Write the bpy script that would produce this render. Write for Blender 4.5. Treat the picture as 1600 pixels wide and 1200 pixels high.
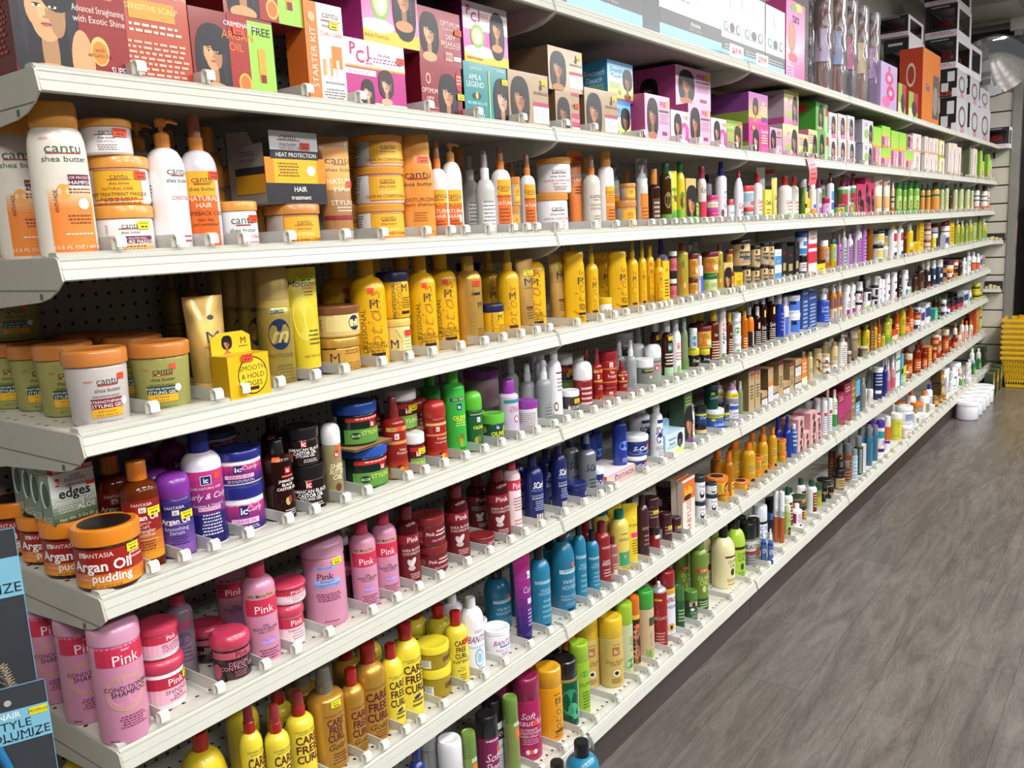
import bpy, bmesh, math, random
from mathutils import Vector, Matrix
random.seed(7)
SC = bpy.context.scene
COL = SC.collection
for o in list(bpy.data.objects): bpy.data.objects.remove(o)
PI = math.pi

# ---------------------------------------------------------------- camera, world, light, exposure
cam = bpy.data.cameras.new('camera'); camera = bpy.data.objects.new('camera', cam); COL.objects.link(camera)
_y, _p, _r = math.radians(37.10410), math.radians(-9.71738), math.radians(-2.86544)
_f = Vector((math.cos(_p)*math.cos(_y), math.cos(_p)*math.sin(_y), math.sin(_p)))
_rt = _f.cross(Vector((0, 0, 1))).normalized(); _u = _rt.cross(_f)
_c, _s = math.cos(_r), math.sin(_r)
_R, _U = _rt*_c + _u*_s, _u*_c - _rt*_s
camera.matrix_world = Matrix(((_R.x, _U.x, -_f.x, -0.58388), (_R.y, _U.y, -_f.y, -1.20937), (_R.z, _U.z, -_f.z, 1.48082), (0, 0, 0, 1)))
cam.sensor_fit = 'HORIZONTAL'; cam.sensor_width = 36; cam.lens = 1358.13890/1600*36; cam.clip_start = .02; cam.clip_end = 60
SC.camera = camera
w = bpy.data.worlds.new('world'); SC.world = w; w.use_nodes = True
w.node_tree.nodes['Background'].inputs[0].default_value = (.93, .96, 1, 1)
w.node_tree.nodes['Background'].inputs[1].default_value = .1
SC.view_settings.view_transform = 'Standard'; SC.view_settings.look = 'None'
SC.view_settings.gamma = 1; SC.view_settings.use_curve_mapping = False
SC.view_settings.exposure = .0
LAMP_W = 46     # watts of each ceiling panel; the panels themselves are built with the ceiling
for lx, ly in [(x, y) for x in (-1.1, .7, 2.5, 4.3, 6.1, 7.6) for y in (-1.75, -3.4)]:
    L = bpy.data.lights.new('panel_light', 'AREA'); L.shape = 'RECTANGLE'; L.size = 1.15; L.size_y = .55; L.energy = LAMP_W
    L.color = (1, .99, .97)
    lo = bpy.data.objects.new('panel_light', L); COL.objects.link(lo); lo.location = (lx, ly, 3.02)

# ---------------------------------------------------------------- materials
def lin(h):
    c = [int(h[i:i+2], 16)/255 for i in (0, 2, 4)]
    return [(v/12.92 if v <= .04045 else ((v+.055)/1.055)**2.4) for v in c] + [1]
_M = {}
def mat(h, kind='p'):
    """one procedural Principled material per colour and finish"""
    k = h + kind
    if k in _M: return _M[k]
    m = bpy.data.materials.new({'p': 'plastic_', 'm': 'metallic_', 't': 'clear_', 'c': 'card_', 'k': 'ink_', 'f': 'paint_', 'g': 'gel_', 'e': 'enamel_', 'w': 'window_'}[kind] + h)
    m.use_nodes = True; t = m.node_tree; b = t.nodes['Principled BSDF']
    c = lin(h)
    n = t.nodes.new('ShaderNodeTexNoise'); n.inputs['Scale'].default_value = 35 if kind != 'c' else 90; n.inputs['Detail'].default_value = 3
    tc = t.nodes.new('ShaderNodeTexCoord'); t.links.new(tc.outputs['Object'], n.inputs['Vector'])
    mx = t.nodes.new('ShaderNodeMixRGB'); mx.inputs[1].default_value = [v*.95 for v in c[:3]] + [1]; mx.inputs[2].default_value = [min(1, v*1.04) for v in c[:3]] + [1]
    t.links.new(n.outputs[0], mx.inputs[0]); t.links.new(mx.outputs[0], b.inputs['Base Color'])
    R = {'p': .32, 'm': .34, 't': .08, 'c': .38, 'k': .5, 'f': .42, 'g': .12, 'e': .22, 'w': .05}[kind]
    b.inputs['Roughness'].default_value = R
    if kind in 'pe': b.inputs['Coat Weight'].default_value = .35; b.inputs['Coat Roughness'].default_value = .12
    if kind == 'm': b.inputs['Metallic'].default_value = .45; b.inputs['Coat Weight'].default_value = .3
    if kind == 't': b.inputs['Transmission Weight'].default_value = .92; b.inputs['IOR'].default_value = 1.25
    if kind == 'w': b.inputs['Transmission Weight'].default_value = 1; b.inputs['IOR'].default_value = 1.06
    if kind == 'g': b.inputs['Transmission Weight'].default_value = .25; b.inputs['IOR'].default_value = 1.2; b.inputs['Coat Weight'].default_value = .4
    _M[k] = m
    return m

# ---------------------------------------------------------------- mesh building
class MB:
    """collects faces of several materials into one mesh"""
    def __init__(s): s.v = []; s.f = []; s.mi = []; s.ms = []
    def mid(s, m):
        if m not in s.ms: s.ms.append(m)
        return s.ms.index(m)
    def add(s, vs, fs, m):
        o = len(s.v); s.v += [tuple(p) for p in vs]; i = s.mid(m)
        for f in fs: s.f.append([o+k for k in f]); s.mi.append(i)
    def box(s, a, b, m, rz=None):
        (x0, y0, z0), (x1, y1, z1) = a, b
        vs = [(x0,y0,z0),(x1,y0,z0),(x1,y1,z0),(x0,y1,z0),(x0,y0,z1),(x1,y0,z1),(x1,y1,z1),(x0,y1,z1)]
        s.add(vs, [(3,2,1,0),(4,5,6,7),(0,1,5,4),(1,2,6,5),(2,3,7,6),(3,0,4,7)], m)
    def loft(s, rings, m, n=2, seg=32, close=True):
        """rings of (half width, half depth, z[, dx, dy]) joined into a skin"""
        vs = []
        for r in rings:
            a, b, z = r[:3]; dx, dy = (r[3], r[4]) if len(r) > 3 else (0, 0)
            for k in range(seg):
                t = 2*PI*k/seg; c, q = math.cos(t), math.sin(t)
                vs.append((dx + a*math.copysign(abs(c)**(2/n), c), dy + b*math.copysign(abs(q)**(2/n), q), z))
        fs = []
        for i in range(len(rings)-1):
            for k in range(seg):
                a0, a1 = i*seg+k, i*seg+(k+1) % seg
                fs.append((a0, a1, a1+seg, a0+seg))
        if close:
            fs.append(tuple(range(seg-1, -1, -1))); e = (len(rings)-1)*seg; fs.append(tuple(range(e, e+seg)))
        s.add(vs, fs, m)
    def tube(s, pts, r, m, seg=8):
        P = [Vector(p) for p in pts]; vs = []; fs = []
        for i, p in enumerate(P):
            d = (P[min(i+1, len(P)-1)] - P[max(i-1, 0)]).normalized()
            a = d.orthogonal().normalized() if i == 0 else (pa - d*pa.dot(d)).normalized()
            pa = a; b = d.cross(a)
            rr = r[i] if isinstance(r, (list, tuple)) else r
            for k in range(seg): vs.append(p + (a*math.cos(2*PI*k/seg) + b*math.sin(2*PI*k/seg))*rr)
        for i in range(len(P)-1):
            for k in range(seg):
                a0, a1 = i*seg+k, i*seg+(k+1) % seg; fs.append((a0, a1, a1+seg, a0+seg))
        fs.append(tuple(range(seg-1, -1, -1))); e = (len(P)-1)*seg; fs.append(tuple(range(e, e+seg)))
        s.add(vs, fs, m)
    def mesh(s, name, smooth=35, bevel=0):
        me = bpy.data.meshes.new(name); me.from_pydata(s.v, [], s.f)
        for m in s.ms: me.materials.append(m)
        me.polygons.foreach_set('material_index', s.mi); me.update()
        if bevel:
            bm = bmesh.new(); bm.from_mesh(me)
            bmesh.ops.remove_doubles(bm, verts=bm.verts, dist=1e-5)
            bmesh.ops.bevel(bm, geom=[e for e in bm.edges if len(e.link_faces) == 2 and e.calc_face_angle(0) > .6], offset=bevel, segments=2, affect='EDGES', clamp_overlap=True)
            bm.to_mesh(me); bm.free()
        if smooth:
            me.polygons.foreach_set('use_smooth', [True]*len(me.polygons)); me.set_sharp_from_angle(angle=math.radians(smooth))
        return me
    def obj(s, name, parent=None, loc=None, smooth=35, bevel=0, rz=0):
        o = bpy.data.objects.new(name, s.mesh(name, smooth, bevel)); COL.objects.link(o); o.parent = parent
        if loc: o.location = loc
        if rz: o.rotation_euler.z = rz
        return o
def empty(name, loc, rz=0):
    o = bpy.data.objects.new(name, None); COL.objects.link(o); o.location = loc; o.rotation_euler.z = rz; o.empty_display_size = .02
    return o
def tag(o, label, cat, group=None):
    o['label'] = label; o['category'] = cat
    if group: o['group'] = group
    return o
def struct(o):
    o['kind'] = 'structure'; return o

_T = {}
def text2d(s, style=''):
    """flat triangles of a word set in the built-in font, capital height 1, centred"""
    k = (s, style)
    if k in _T: return _T[k]
    c = bpy.data.curves.new('lettering', 'FONT'); c.body = s; c.size = 1; c.resolution_u = 2
    if '!' in style: c.offset = .008 if set(s) & set('MWN&') else .022
    if '/' in style: c.shear = .35
    o = bpy.data.objects.new('lettering', c); COL.objects.link(o)
    bpy.context.view_layer.update()
    me = bpy.data.meshes.new_from_object(o.evaluated_get(bpy.context.evaluated_depsgraph_get()))
    vs = [(v.co.x/.69, v.co.y/.69) for v in me.vertices]; fs = [tuple(p.vertices) for p in me.polygons]
    bpy.data.objects.remove(o); bpy.data.curves.remove(c); bpy.data.meshes.remove(me)
    if vs:
        x0, x1 = min(v[0] for v in vs), max(v[0] for v in vs)
        vs = [(v[0]-(x0+x1)/2, v[1]-.5) for v in vs]; W = x1-x0
    else: W = 0
    if '^' in style: vs = [(x*.72, y) for x, y in vs]; W *= .72
    _T[k] = (vs, fs, W)
    return _T[k]

class Skin:
    """maps label coordinates (u across the front, v up the height) on to the surface of a product"""
    def __init__(s, w, h, d, rings=None, n=2): s.w, s.h, s.d, s.rings, s.n = w, h, d, rings, n
    def ab(s, z):
        R = s.rings
        if z <= R[0][2]: return R[0][:2]
        for p, q in zip(R, R[1:]):
            if z <= q[2]:
                t = (z-p[2])/max(1e-9, q[2]-p[2]); return p[0]+(q[0]-p[0])*t, p[1]+(q[1]-p[1])*t
        return R[-1][:2]
    def pt(s, x, z, e, side=False):
        """x metres along the surface from the front centre, z height, e lift"""
        if s.rings is None:
            if side: return (-s.w/2-e, -x, z)
            return (x, -s.d/2-e, z)
        a, b = s.ab(z); r = (a+b)/2 if s.n == 2 else a
        t = x/max(r, .004); t = max(-3.1, min(3.1, t))
        sn, cs = math.sin(t), math.cos(t)
        return ((a+e)*math.copysign(abs(sn)**(2/s.n), sn), -(b+e)*math.copysign(abs(cs)**(2/s.n), cs), z)
    def half(s, z, side=False):
        if s.rings is None: return (s.d if side else s.w)/2
        a, b = s.ab(z); return PI/2*((a+b)/2 if s.n == 2 else a)

def art(mb, sk, items, lift=.0003):
    """draws printed matter (panels, discs, words, small print, portraits) as thin layers on the skin"""
    e = lift
    for it in items:
        op, *a = it.split(' ')
        side = op[0] == 's'
        if side: op = op[1:]
        e += .00007
        def P(u, v, ee=0):
            z = v*sk.h; return sk.pt(u*sk.half(z, side), z, e+ee, side)
        def patch(u0, u1, v0, v1, m, nu=12, nv=8):
            vs = [P(u0+(u1-u0)*i/nu, v0+(v1-v0)*j/nv) for j in range(nv+1) for i in range(nu+1)]
            fs = [(j*(nu+1)+i, j*(nu+1)+i+1, (j+1)*(nu+1)+i+1, (j+1)*(nu+1)+i) for j in range(nv) for i in range(nu)]
            mb.add(vs, fs, m)
        def blob(u, v, ru, rv, m, k=22, t0=0, t1=2*PI, tilt=0, p=2, ee=0):
            hz = sk.half(v*sk.h, side); c = P(u, v, ee); vs = [c]
            for i in range(k+1):
                t = t0+(t1-t0)*i/k; dx, dy = ru*math.copysign(abs(math.cos(t))**(2/p), math.cos(t)), rv*math.copysign(abs(math.sin(t))**(2/p), math.sin(t))
                X = dx*hz; Zq = dy*sk.h
                X, Zq = X*math.cos(tilt)-Zq*math.sin(tilt), X*math.sin(tilt)+Zq*math.cos(tilt)
                z = min(max(v*sk.h+Zq, .001), sk.h*.999) if sk.rings is None else v*sk.h+Zq; xx = u*hz+X; xx = max(-hz, min(hz, xx)) if sk.rings is None else xx; vs.append(sk.pt(xx, z, e+ee, side))
            mb.add(vs, [(0, i+1, i+2) for i in range(k)], m)
        if op == 'R': u0, u1, v0, v1 = map(float, a[:4]); patch(u0, u1, v0, v1, mat(a[4], a[5] if len(a) > 5 else 'c'))
        elif op == 'B': v0, v1 = map(float, a[:2]); patch(-1.99, 1.99, v0, v1, mat(a[2], a[3] if len(a) > 3 else 'c'), 40)
        elif op == 'G':     # printed colour blend: u0 u1 v0 v1 colour colour
            u0, u1, v0, v1 = map(float, a[:4]); A, Bc = a[4], a[5]; N = 9
            for i in range(N):
                h = ''.join('%02x' % round(int(A[k:k+2], 16)+(int(Bc[k:k+2], 16)-int(A[k:k+2], 16))*i/(N-1)) for k in (0, 2, 4))
                patch(u0, u1, v0+(v1-v0)*i/N, v0+(v1-v0)*(i+1)/N, mat(h, 'c'), 12, 1)
        elif op == 'E': u, v, ru, rv = map(float, a[:4]); blob(u, v, ru, rv, mat(a[4], 'c'), tilt=float(a[5]) if len(a) > 5 else 0)
        elif op[0] in 'TV':
            u, v, hh = map(float, a[:3]); col = a[3]; tx = ' '.join(a[4:])
            vs, fs, W = text2d(tx, op[1:])
            if not fs: continue
            H = hh*sk.h; z0 = v*sk.h; hz = sk.half(z0, side)
            mxw = max(.3, 2*((.97 if sk.rings is None else .86)-abs(u)))*hz if op[0] == 'T' else 1.94*min(v, 1-v)*sk.h
            sx = H if W*H <= mxw else mxw/W
            if op[0] == 'T': q = [sk.pt(u*hz+x*sx, z0+y*H, e, side) for x, y in vs]
            else: q = [sk.pt(u*hz-y*min(H, sx*1.6), z0+x*sx, e, side) for x, y in vs]
            mb.add(q, fs, mat(col, 'k'))
        elif op == 'X':     # small print: u0 u1 v0 v1 colour rows
            u0, u1, v0, v1 = map(float, a[:4]); m = mat(a[4], 'k'); n = int(a[5])
            for j in range(n):
                vt = v1-(v1-v0)*j/n; th = (v1-v0)/n*.45; x = u0
                rr = random.random()*.25*(u1-u0); x += rr/2
                while x < u1-rr/2-.02:
                    l = random.uniform(.035, .12)*(u1-u0)+.012; patch(x, min(x+l, u1), vt-th, vt, m, 2, 1); x += l+.028*(u1-u0)+.006
        elif op == 'F':     # portrait print: u v size skin hair [length]
            u, v, s = map(float, a[:3]); skin, hair = a[3], a[4]; L = float(a[5]) if len(a) > 5 else 1
            q = s*sk.h/sk.half(v*sk.h, side)
            sm, hm = mat(skin, 'c'), mat(hair, 'c'); mixc = lambda c, f: ''.join('%02x' % min(255, int(int(c[k:k+2], 16)*f)) for k in (0, 2, 4))
            sh_, hi, dk = mat(mixc(skin, .8), 'c'), mat(mixc(skin, 1.1), 'c'), mat('1a1212', 'c')
            blob(u, v-s*.4*L, q*.8, s*(1.0+.4*L), hm, p=2.6); blob(u+q*.05, v+s*.3, q*.7, s*.68, hm, ee=2e-5)
            blob(u+q*.45, v-s*.2*L, q*.1, s*(.5+.3*L), mat(mixc(hair, 1.9), 'c'), ee=2.5e-5); blob(u-q*.5, v+s*.1-s*.2*L, q*.06, s*(.4+.3*L), mat(mixc(hair, 1.7), 'c'), ee=2.5e-5)
            blob(u-q*.03, v-s*.85, q*.17, s*.4, sh_, p=3, ee=4e-5); blob(u-q*.05, v-s*1.35, q*.6, s*.26, sm, ee=5e-5)
            blob(u-q*.05, v-s*.04, q*.4, s*.5, sm, ee=7e-5); blob(u-q*.05, v-s*.28, q*.3, s*.4, sm, ee=7.5e-5)
            blob(u+q*.17, v-s*.16, q*.17, s*.42, sh_, ee=7.8e-5); blob(u-q*.12, v-s*.1, q*.1, s*.16, hi, ee=8e-5)
            blob(u+q*.24, v+s*.3, q*.36, s*.4, hm, tilt=-.6, ee=9e-5); blob(u-q*.3, v+s*.4, q*.26, s*.26, hm, tilt=.7, ee=1e-4)
            for du in (-.22, .1):
                blob(u+q*du, v+s*.0, q*.085, s*.034, mat('e6dcd4', 'c'), 12, ee=1.2e-4); blob(u+q*du, v+s*.004, q*.036, s*.036, dk, 10, ee=1.4e-4); blob(u+q*du, v+s*.032, q*.095, s*.014, dk, 10, ee=1.5e-4); blob(u+q*du, v+s*.11, q*.11, s*.018, dk, 10, ee=1.3e-4, tilt=.1 if du < 0 else -.1)
            blob(u-q*.03, v-s*.12, q*.03, s*.1, sh_, 10, ee=1.2e-4); blob(u-q*.06, v-s*.21, q*.07, s*.03, sh_, 10, ee=1.25e-4)
            blob(u-q*.06, v-s*.345, q*.115, s*.03, mat('8e3a3c', 'c'), 14, ee=1.3e-4); blob(u-q*.06, v-s*.37, q*.085, s*.025, mat('b45a58', 'c'), 14, ee=1.35e-4)
        elif op == 'P':     # small price sticker: u v colour
            u, v = float(a[0]), float(a[1]); z = v*sk.h; hz = sk.half(z, side); W, H = .011, .0062
            c = mat(a[2], 'c'); vs = [sk.pt(u*hz+W*x, z+H*y, e+.0003, side) for y in (-1, 1) for x in (-1, -.5, 0, .5, 1)]
            mb.add(vs, [(i, i+1, i+6, i+5) for i in range(4)], c)
            vs, fs, Wt = text2d("PEOPLES"); f = .0155/Wt
            mb.add([sk.pt(u*hz+x*f, z+.0028+y*.0026, e+.0005, side) for x, y in vs], fs, mat('3a2a20', 'k'))
            for x0, x1 in ((-.006, -.001), (.0005, .005)):
                mb.add([sk.pt(u*hz+x, z+y, e+.0005, side) for x, y in ((x0, -.0038), (x1, -.0038), (x1, -.0012), (x0, -.0012))], [(0, 1, 2, 3)], mat('6a3a28', 'k'))

# ---------------------------------------------------------------- products
KIND = {'rb': ('squeeze_bottle', 'bottle'), 'ov': ('flip_top_bottle', 'bottle'), 'sp': ('spray_bottle', 'bottle'), 'pu': ('pump_bottle', 'bottle'),
        'ap': ('nozzle_bottle', 'bottle'), 'ja': ('cream_jar', 'jar'), 'dm': ('dome_cap_bottle', 'bottle'), 'ae': ('aerosol_can', 'spray can'),
        'tu': ('squeeze_tube', 'tube'), 'bx': ('carton', 'box'), 'fm': ('foam_bottle', 'bottle'), 'hd': ('header_card_box', 'box'), 'va': ('open_aerosol_can', 'spray can'),
        'td': ('display_tray', 'box'), 'bl': ('blister_box', 'box'), 'dl': ('wrapped_doll', 'toy'), 'wb': ('window_box', 'toy box')}
def parse(st):
    out = {}
    for ln in st.strip().splitlines():
        f = ln.split(';')
        if len(f) < 4: continue
        o = dict(t.split('=') for t in f[3].split())
        out[f[0]] = dict(kind=f[1], ph=f[2], o=o, art=[a.strip() for a in f[4].split('|') if a.strip()] if len(f) > 4 else [])
    return out
def fnum(o, k, d): return float(o.get(k, d))
def bottle_rings(w, h, kd, o):
    """side profile of the body, bottom to top"""
    a = w/2; k = fnum(o, 'k', .62 if kd == 'ov' else 1)
    R = lambda L: [(a*r, a*r*k, h*z) for r, z in L]
    if kd == 'ov':
        t = fnum(o, 'cw', .8); cz = 1-fnum(o, 'ch', .17)
        return R([(.9, 0), (.97, .012), (1, .05), (1, .45), (.985, cz*.8), (.95, cz*.9), (.88, cz*.965), (t*.97, cz)])
    if kd in ('rb', 'sp', 'pu', 'ap'):
        sh = fnum(o, 'sh', .66); cr = fnum(o, 'cr', .42); cz = 1-fnum(o, 'ch', .18); n = cz-sh
        if kd == 'ap': return R([(.92, 0), (.99, .012), (1, .04), (1, sh*.75), (.93, sh*.9), (.7, sh+n*.35), (.5, sh+n*.7), (cr, cz)])
        return R([(.92, 0), (.985, .008), (1, .025), (1, sh), (.975, sh+n*.25), (.88, sh+n*.55), (.7, sh+n*.82), (max(cr, .52), sh+n*.93), (cr, cz)])
    if kd == 'dm':
        cz = 1-fnum(o, 'ch', .26); return R([(.92, 0), (.985, .008), (1, .03), (1, cz*.93), (.98, cz*.98), (.93, cz)])
    if kd == 'ja':
        cz = 1-fnum(o, 'ch', .24); b = fnum(o, 'bt', 1); return R([(.86*b, 0), (.95*b, .02), (b, .07), (.98, cz*.94), (.95, cz*.98), (.9, cz)])
    if kd in ('ae', 'va'):
        cz = 1-fnum(o, 'ch', .24); return R([(.93, 0), (.97, .005), (1, .012), (1, .02), (1, cz*.975), (.985, cz*.985), (.95, cz)])
    if kd == 'fm':
        cz = 1-fnum(o, 'ch', .36); return R([(.93, 0), (1, .015), (1, cz*.9), (.97, cz*.96), (.9, cz)])
    if kd == 'tu':
        cz = fnum(o, 'ch', .12); L = []
        for i in range(9):
            t = i/8; z = cz+(1-cz)*t
            L.append((a*(.84+.16*t), a*(.84*(1-t**1.6)+.02), h*z))
        return L
def build_style(st, w, h, d):
    """meshes of one product at true size: list of (part name, mesh, list of (sub-part name, mesh))"""
    kd, o, ar = st['kind'], st['o'], st['art']
    bm_, cm = mat(o.get('b', 'dddddd'), o.get('bf', 'p')), mat(o.get('c', o.get('b', 'dddddd')), o.get('cf', 'p'))
    n = fnum(o, 'q', 2); parts = []; a = w/2; k = fnum(o, 'k', .62 if kd == 'ov' else 1)
    one = lambda nm, f, **q: (lambda m: (f(m), parts.append((nm, m.mesh(nm, **q), [])))[1])(MB())
    seg = 32
    if kd in ('bx', 'hd', 'bl', 'td', 'wb', 'dl'):
        sk = Skin(w, h, d); g = .0012
        if kd in ('bx', 'hd'):
            m = MB(); m.box((-a, -d/2, 0), (a, d/2, h), bm_)
            if 's' in o:
                e = .0002; m.add([(-a-e, d/2, 0), (-a-e, -d/2, 0), (-a-e, -d/2, h), (-a-e, d/2, h)], [(0, 1, 2, 3)], mat(o['s'], 'c'))
            if 't' in o: e = .0002; m.add([(-a, -d/2, h+e), (a, -d/2, h+e), (a, d/2, h+e), (-a, d/2, h+e)], [(0, 1, 2, 3)], mat(o['t'], 'c'))
            parts.append(('carton_body', m.mesh('carton_body', 0), []))
            if kd == 'hd':
                m = MB(); hh = fnum(o, 'hh', .6)*h; pts = [(-a*.96, h), (a*.96, h), (a*.96, h+hh*.75), (a*.6, h+hh), (-a*.6, h+hh), (-a*.96, h+hh*.75)]
                y = d/2-.002; vs = [(x, y, z) for x, z in pts]+[(x, y+.001, z) for x, z in pts]
                m.add(vs, [(0, 1, 2, 3, 4, 5), (11, 10, 9, 8, 7, 6)]+[(i, i+6, (i+1) % 6+6, (i+1) % 6) for i in range(6)], mat(o.get('hc', 'e8c020'), 'c'))
                hs = Skin(w, hh, 0); hs.pt = lambda x, z, e, side=False: (x, y-e, z+h)
                art(m, hs, [q[1:] for q in ar if q[0] == 'h']); parts.append(('header_card', m.mesh('header_card', 0), []))
                ar = [q for q in ar if q[0] != 'h']
        elif kd == 'td':        # torn-open display tray of sachets
            cm2 = mat(o.get('c', '8f8b86'), 'c'); lo = h*.28; m = MB()
            m.box((-a, -d/2, 0), (a, d/2, .002), cm2)
            for s_ in (-1, 1):
                x = s_*a; vs = [(x, -d/2, 0), (x, d/2, 0), (x, d/2, h), (x, -d*.1, h*.97), (x, -d/2, h*.45)]; q = [(X-s_*.001, Y, Zz) for X, Y, Zz in vs]
                m.add(vs+q, [(0, 1, 2, 3, 4), (9, 8, 7, 6, 5)], cm2)
            m.box((-a, d/2-.001, 0), (a, d/2, h), cm2); m.box((-a, -d/2, 0), (a, -d/2+.001, lo), mat('2c2b30', 'c'))
            for s_ in (-1, 1): m.box((s_*a*.86-a*.14, -d/2-.0004, lo), (s_*a*.86+a*.14, -d/2+.0006, h*.62), mat('e98a22', 'c'))
            art(m, sk, ar); parts.append(('tray', m.mesh('tray', 0), [])); ar = []
        elif kd == 'wb':        # window box: four-sided frame round a clear pane, a toy car inside
            b1, b2 = mat(o['b'], 'c'), mat(o['s'], 'c'); e = .001; y0, y1 = -d/2, d/2; wy, wz0, wz1 = d*.4, h*.3, h*.84
            m = MB(); m.box((-a, y0, 0), (a, y1, e), b1); m.box((-a, y0, h-e), (a, y1, h), b1); m.box((a-e, y0, e), (a, y1, h-e), b1); m.box((-a, y1-e, e), (a, y1, h-e), b1)
            for p, q, r_ in (((-a, y0, e), (-a+e, y1, h*.2), b1), ((-a, y0, h*.2), (-a+e, y1, wz0), b2), ((-a, y0, wz1), (-a+e, y1, h-e), b2), ((-a, y0, wz0), (-a+e, -wy, wz1), b2), ((-a, wy, wz0), (-a+e, y1, wz1), b2)): m.box(p, q, r_)
            m.box((-a, y0, e), (-a*.75, y0+e, h-e), b1); m.box((a*.75, y0, e), (a, y0+e, h-e), b1); m.box((-a*.75, y0, e), (a*.75, y0+e, h*.2), b1); m.box((-a*.75, y0, h*.85), (a*.75, y0+e, h-e), b1)
            m.box((-a+.004, -d*.45, h*.24), (a-.004, d*.45, h*.26), mat('2a2224', 'c')); m.box((a-.006, -d*.45, h*.24), (a-.004, d*.45, h*.9), mat('4a3c30', 'c')); m.box((-a+.004, d*.44, h*.24), (a-.004, d*.45, h*.9), mat('2a2224', 'c'))
            art(m, sk, ['sX -.8 .8 .05 .16 c06068 2', 'sX -.7 .5 .88 .94 e0e0e0 1']); parts.append(('carton_frame', m.mesh('carton_frame', 0), []))
            m = MB(); m.box((-a+e, -wy, wz0), (-a+e*1.3, wy, wz1), mat('f0f2f4', 'w')); m.box((-a*.74, y0+e, h*.2), (a*.74, y0+e*1.3, h*.85), mat('f0f2f4', 'w')); parts.append(('window_pane', m.mesh('window_pane', 0), []))
            m = MB(); red = mat('8c1c24', 'e'); L = d*.36
            m.loft([(a*.5, L*.96, h*.31), (a*.56, L, h*.36), (a*.55, L*.98, h*.47), (a*.42, L*.6, h*.52), (a*.36, L*.45, h*.64), (a*.3, L*.38, h*.66)], red, 5, 24)
            for sx in (-1, 1):
                for sy in (-.6, .6):
                    m.tube([(sx*a*.42, sy*L, h*.34), (sx*a*.6, sy*L, h*.34)], h*.08, mat('17171a', 'p'), 12)
            parts.append(('toy_car', m.mesh('toy_car'), []))
        sk_ = [q for q in ar if q[0] == 'P']; ar = [q for q in ar if q[0] != 'P']
        if ar: one('printed_face', lambda m: art(m, sk, ar), smooth=0)
        if sk_: one('price_sticker', lambda m: art(m, sk, sk_, .002 if kd == 'bx' else .003), smooth=0)
        return parts
    rings = bottle_rings(w, h, kd, o); sk = Skin(w, h, d, rings, n)
    one('tube_body' if kd == 'tu' else 'can_body' if kd in ('ae', 'va') else 'jar_body' if kd == 'ja' else 'bottle_body', lambda m: m.loft(rings, bm_, n, seg))
    def R(L, kk=None): return [(a*r, a*r*(k if kk is None else kk), h*z) for r, z in L]
    if kd == 'ov':
        t = fnum(o, 'cw', .8); cz = 1-fnum(o, 'ch', .17)
        def f(m):
            m.loft(R([(t*.98, cz), (t, cz+.005), (t*1.02, cz+.06), (t*1.0, .97), (t*.93, .997), (t*.6, 1)]), cm, n, seg)
            m.box((-a*t*.35, -a*k*t*1.03, h*.965), (a*t*.35, -a*k*t*.8, h*.985), cm)
        one('flip_cap', f)
    elif kd == 'rb':
        cr = fnum(o, 'cr', .42); cz = 1-fnum(o, 'ch', .18)
        one('disc_cap', lambda m: m.loft(R([(cr*1.04, cz-.004), (cr*1.08, cz), (cr*1.06, .985), (cr*.98, 1), (cr*.5, 1.0005)], 1), cm, 2, seg))
    elif kd == 'sp':
        cr = fnum(o, 'cr', .42); cz = 1-fnum(o, 'ch', .27); L = 1-cz
        def f(m):
            m.loft(R([(cr*1.1, cz-.004), (cr*1.12, cz+L*.34), (cr*1.0, cz+L*.36)], 1), cm, 2, 24)
            m.loft(R([(cr*.6, cz+L*.3), (cr*.6, cz+L*.78), (cr*.5, cz+L*.82)], 1), cm, 2, 16)
            m.tube([(0, -a*cr*.5, h*(cz+L*.66)), (0, -a*cr*.75, h*(cz+L*.66))], a*cr*.14, cm, 8)
        one('mist_sprayer', f)
        oc = mat(o['oc'], 'p') if 'oc' in o else mat('d9d9dc', 't')
        one('overcap', lambda m: m.loft(R([(cr*.98, cz+L*.36), (cr*.93, cz+L*.6), (cr*.8, .985), (cr*.7, 1), (cr*.3, 1.001)], 1), oc, 2, 24))
    elif kd == 'pu':
        cr = fnum(o, 'cr', .42); cz = 1-fnum(o, 'ch', .24); L = 1-cz
        def f(m):
            m.loft(R([(cr*1.08, cz-.004), (cr*1.1, cz+L*.42), (cr*.8, cz+L*.5), (cr*.35, cz+L*.52), (cr*.35, cz+L*.72)], 1), cm, 2, 24)
            m.loft(R([(cr*.7, cz+L*.7), (cr*.8, cz+L*.78), (cr*.8, cz+L*.95), (cr*.6, 1)], 1), cm, 2, 20)
            m.tube([(0, 0, h*(cz+L*.88)), (a*.55, -a*.2, h*(cz+L*.88)), (a*.85, -a*.3, h*(cz+L*.78))], [a*cr*.36, a*cr*.3, a*cr*.2], cm, 10)
        one('pump_head', f)
    elif kd == 'ap':
        cr = fnum(o, 'cr', .42); cz = 1-fnum(o, 'ch', .24); L = 1-cz
        one('nozzle_cap', lambda m: m.loft(R([(cr*1.05, cz-.004), (cr*1.08, cz+L*.35), (cr*.7, cz+L*.42), (cr*.5, cz+L*.75), (cr*.42, cz+L*.97), (cr*.25, 1)], 1), cm, 2, 24))
    elif kd == 'dm':
        cz = 1-fnum(o, 'ch', .26); L = 1-cz
        one('dome_cap', lambda m: m.loft(R([(.99, cz), (1.02, cz+L*.03), (1.02, cz+L*.55), (.97, cz+L*.74), (.82, cz+L*.89), (.55, cz+L*.975), (.2, 1)], k), cm, n, seg))
    elif kd == 'ja':
        cz = 1-fnum(o, 'ch', .24); L = 1-cz; dome = 'dome' in o
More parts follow.
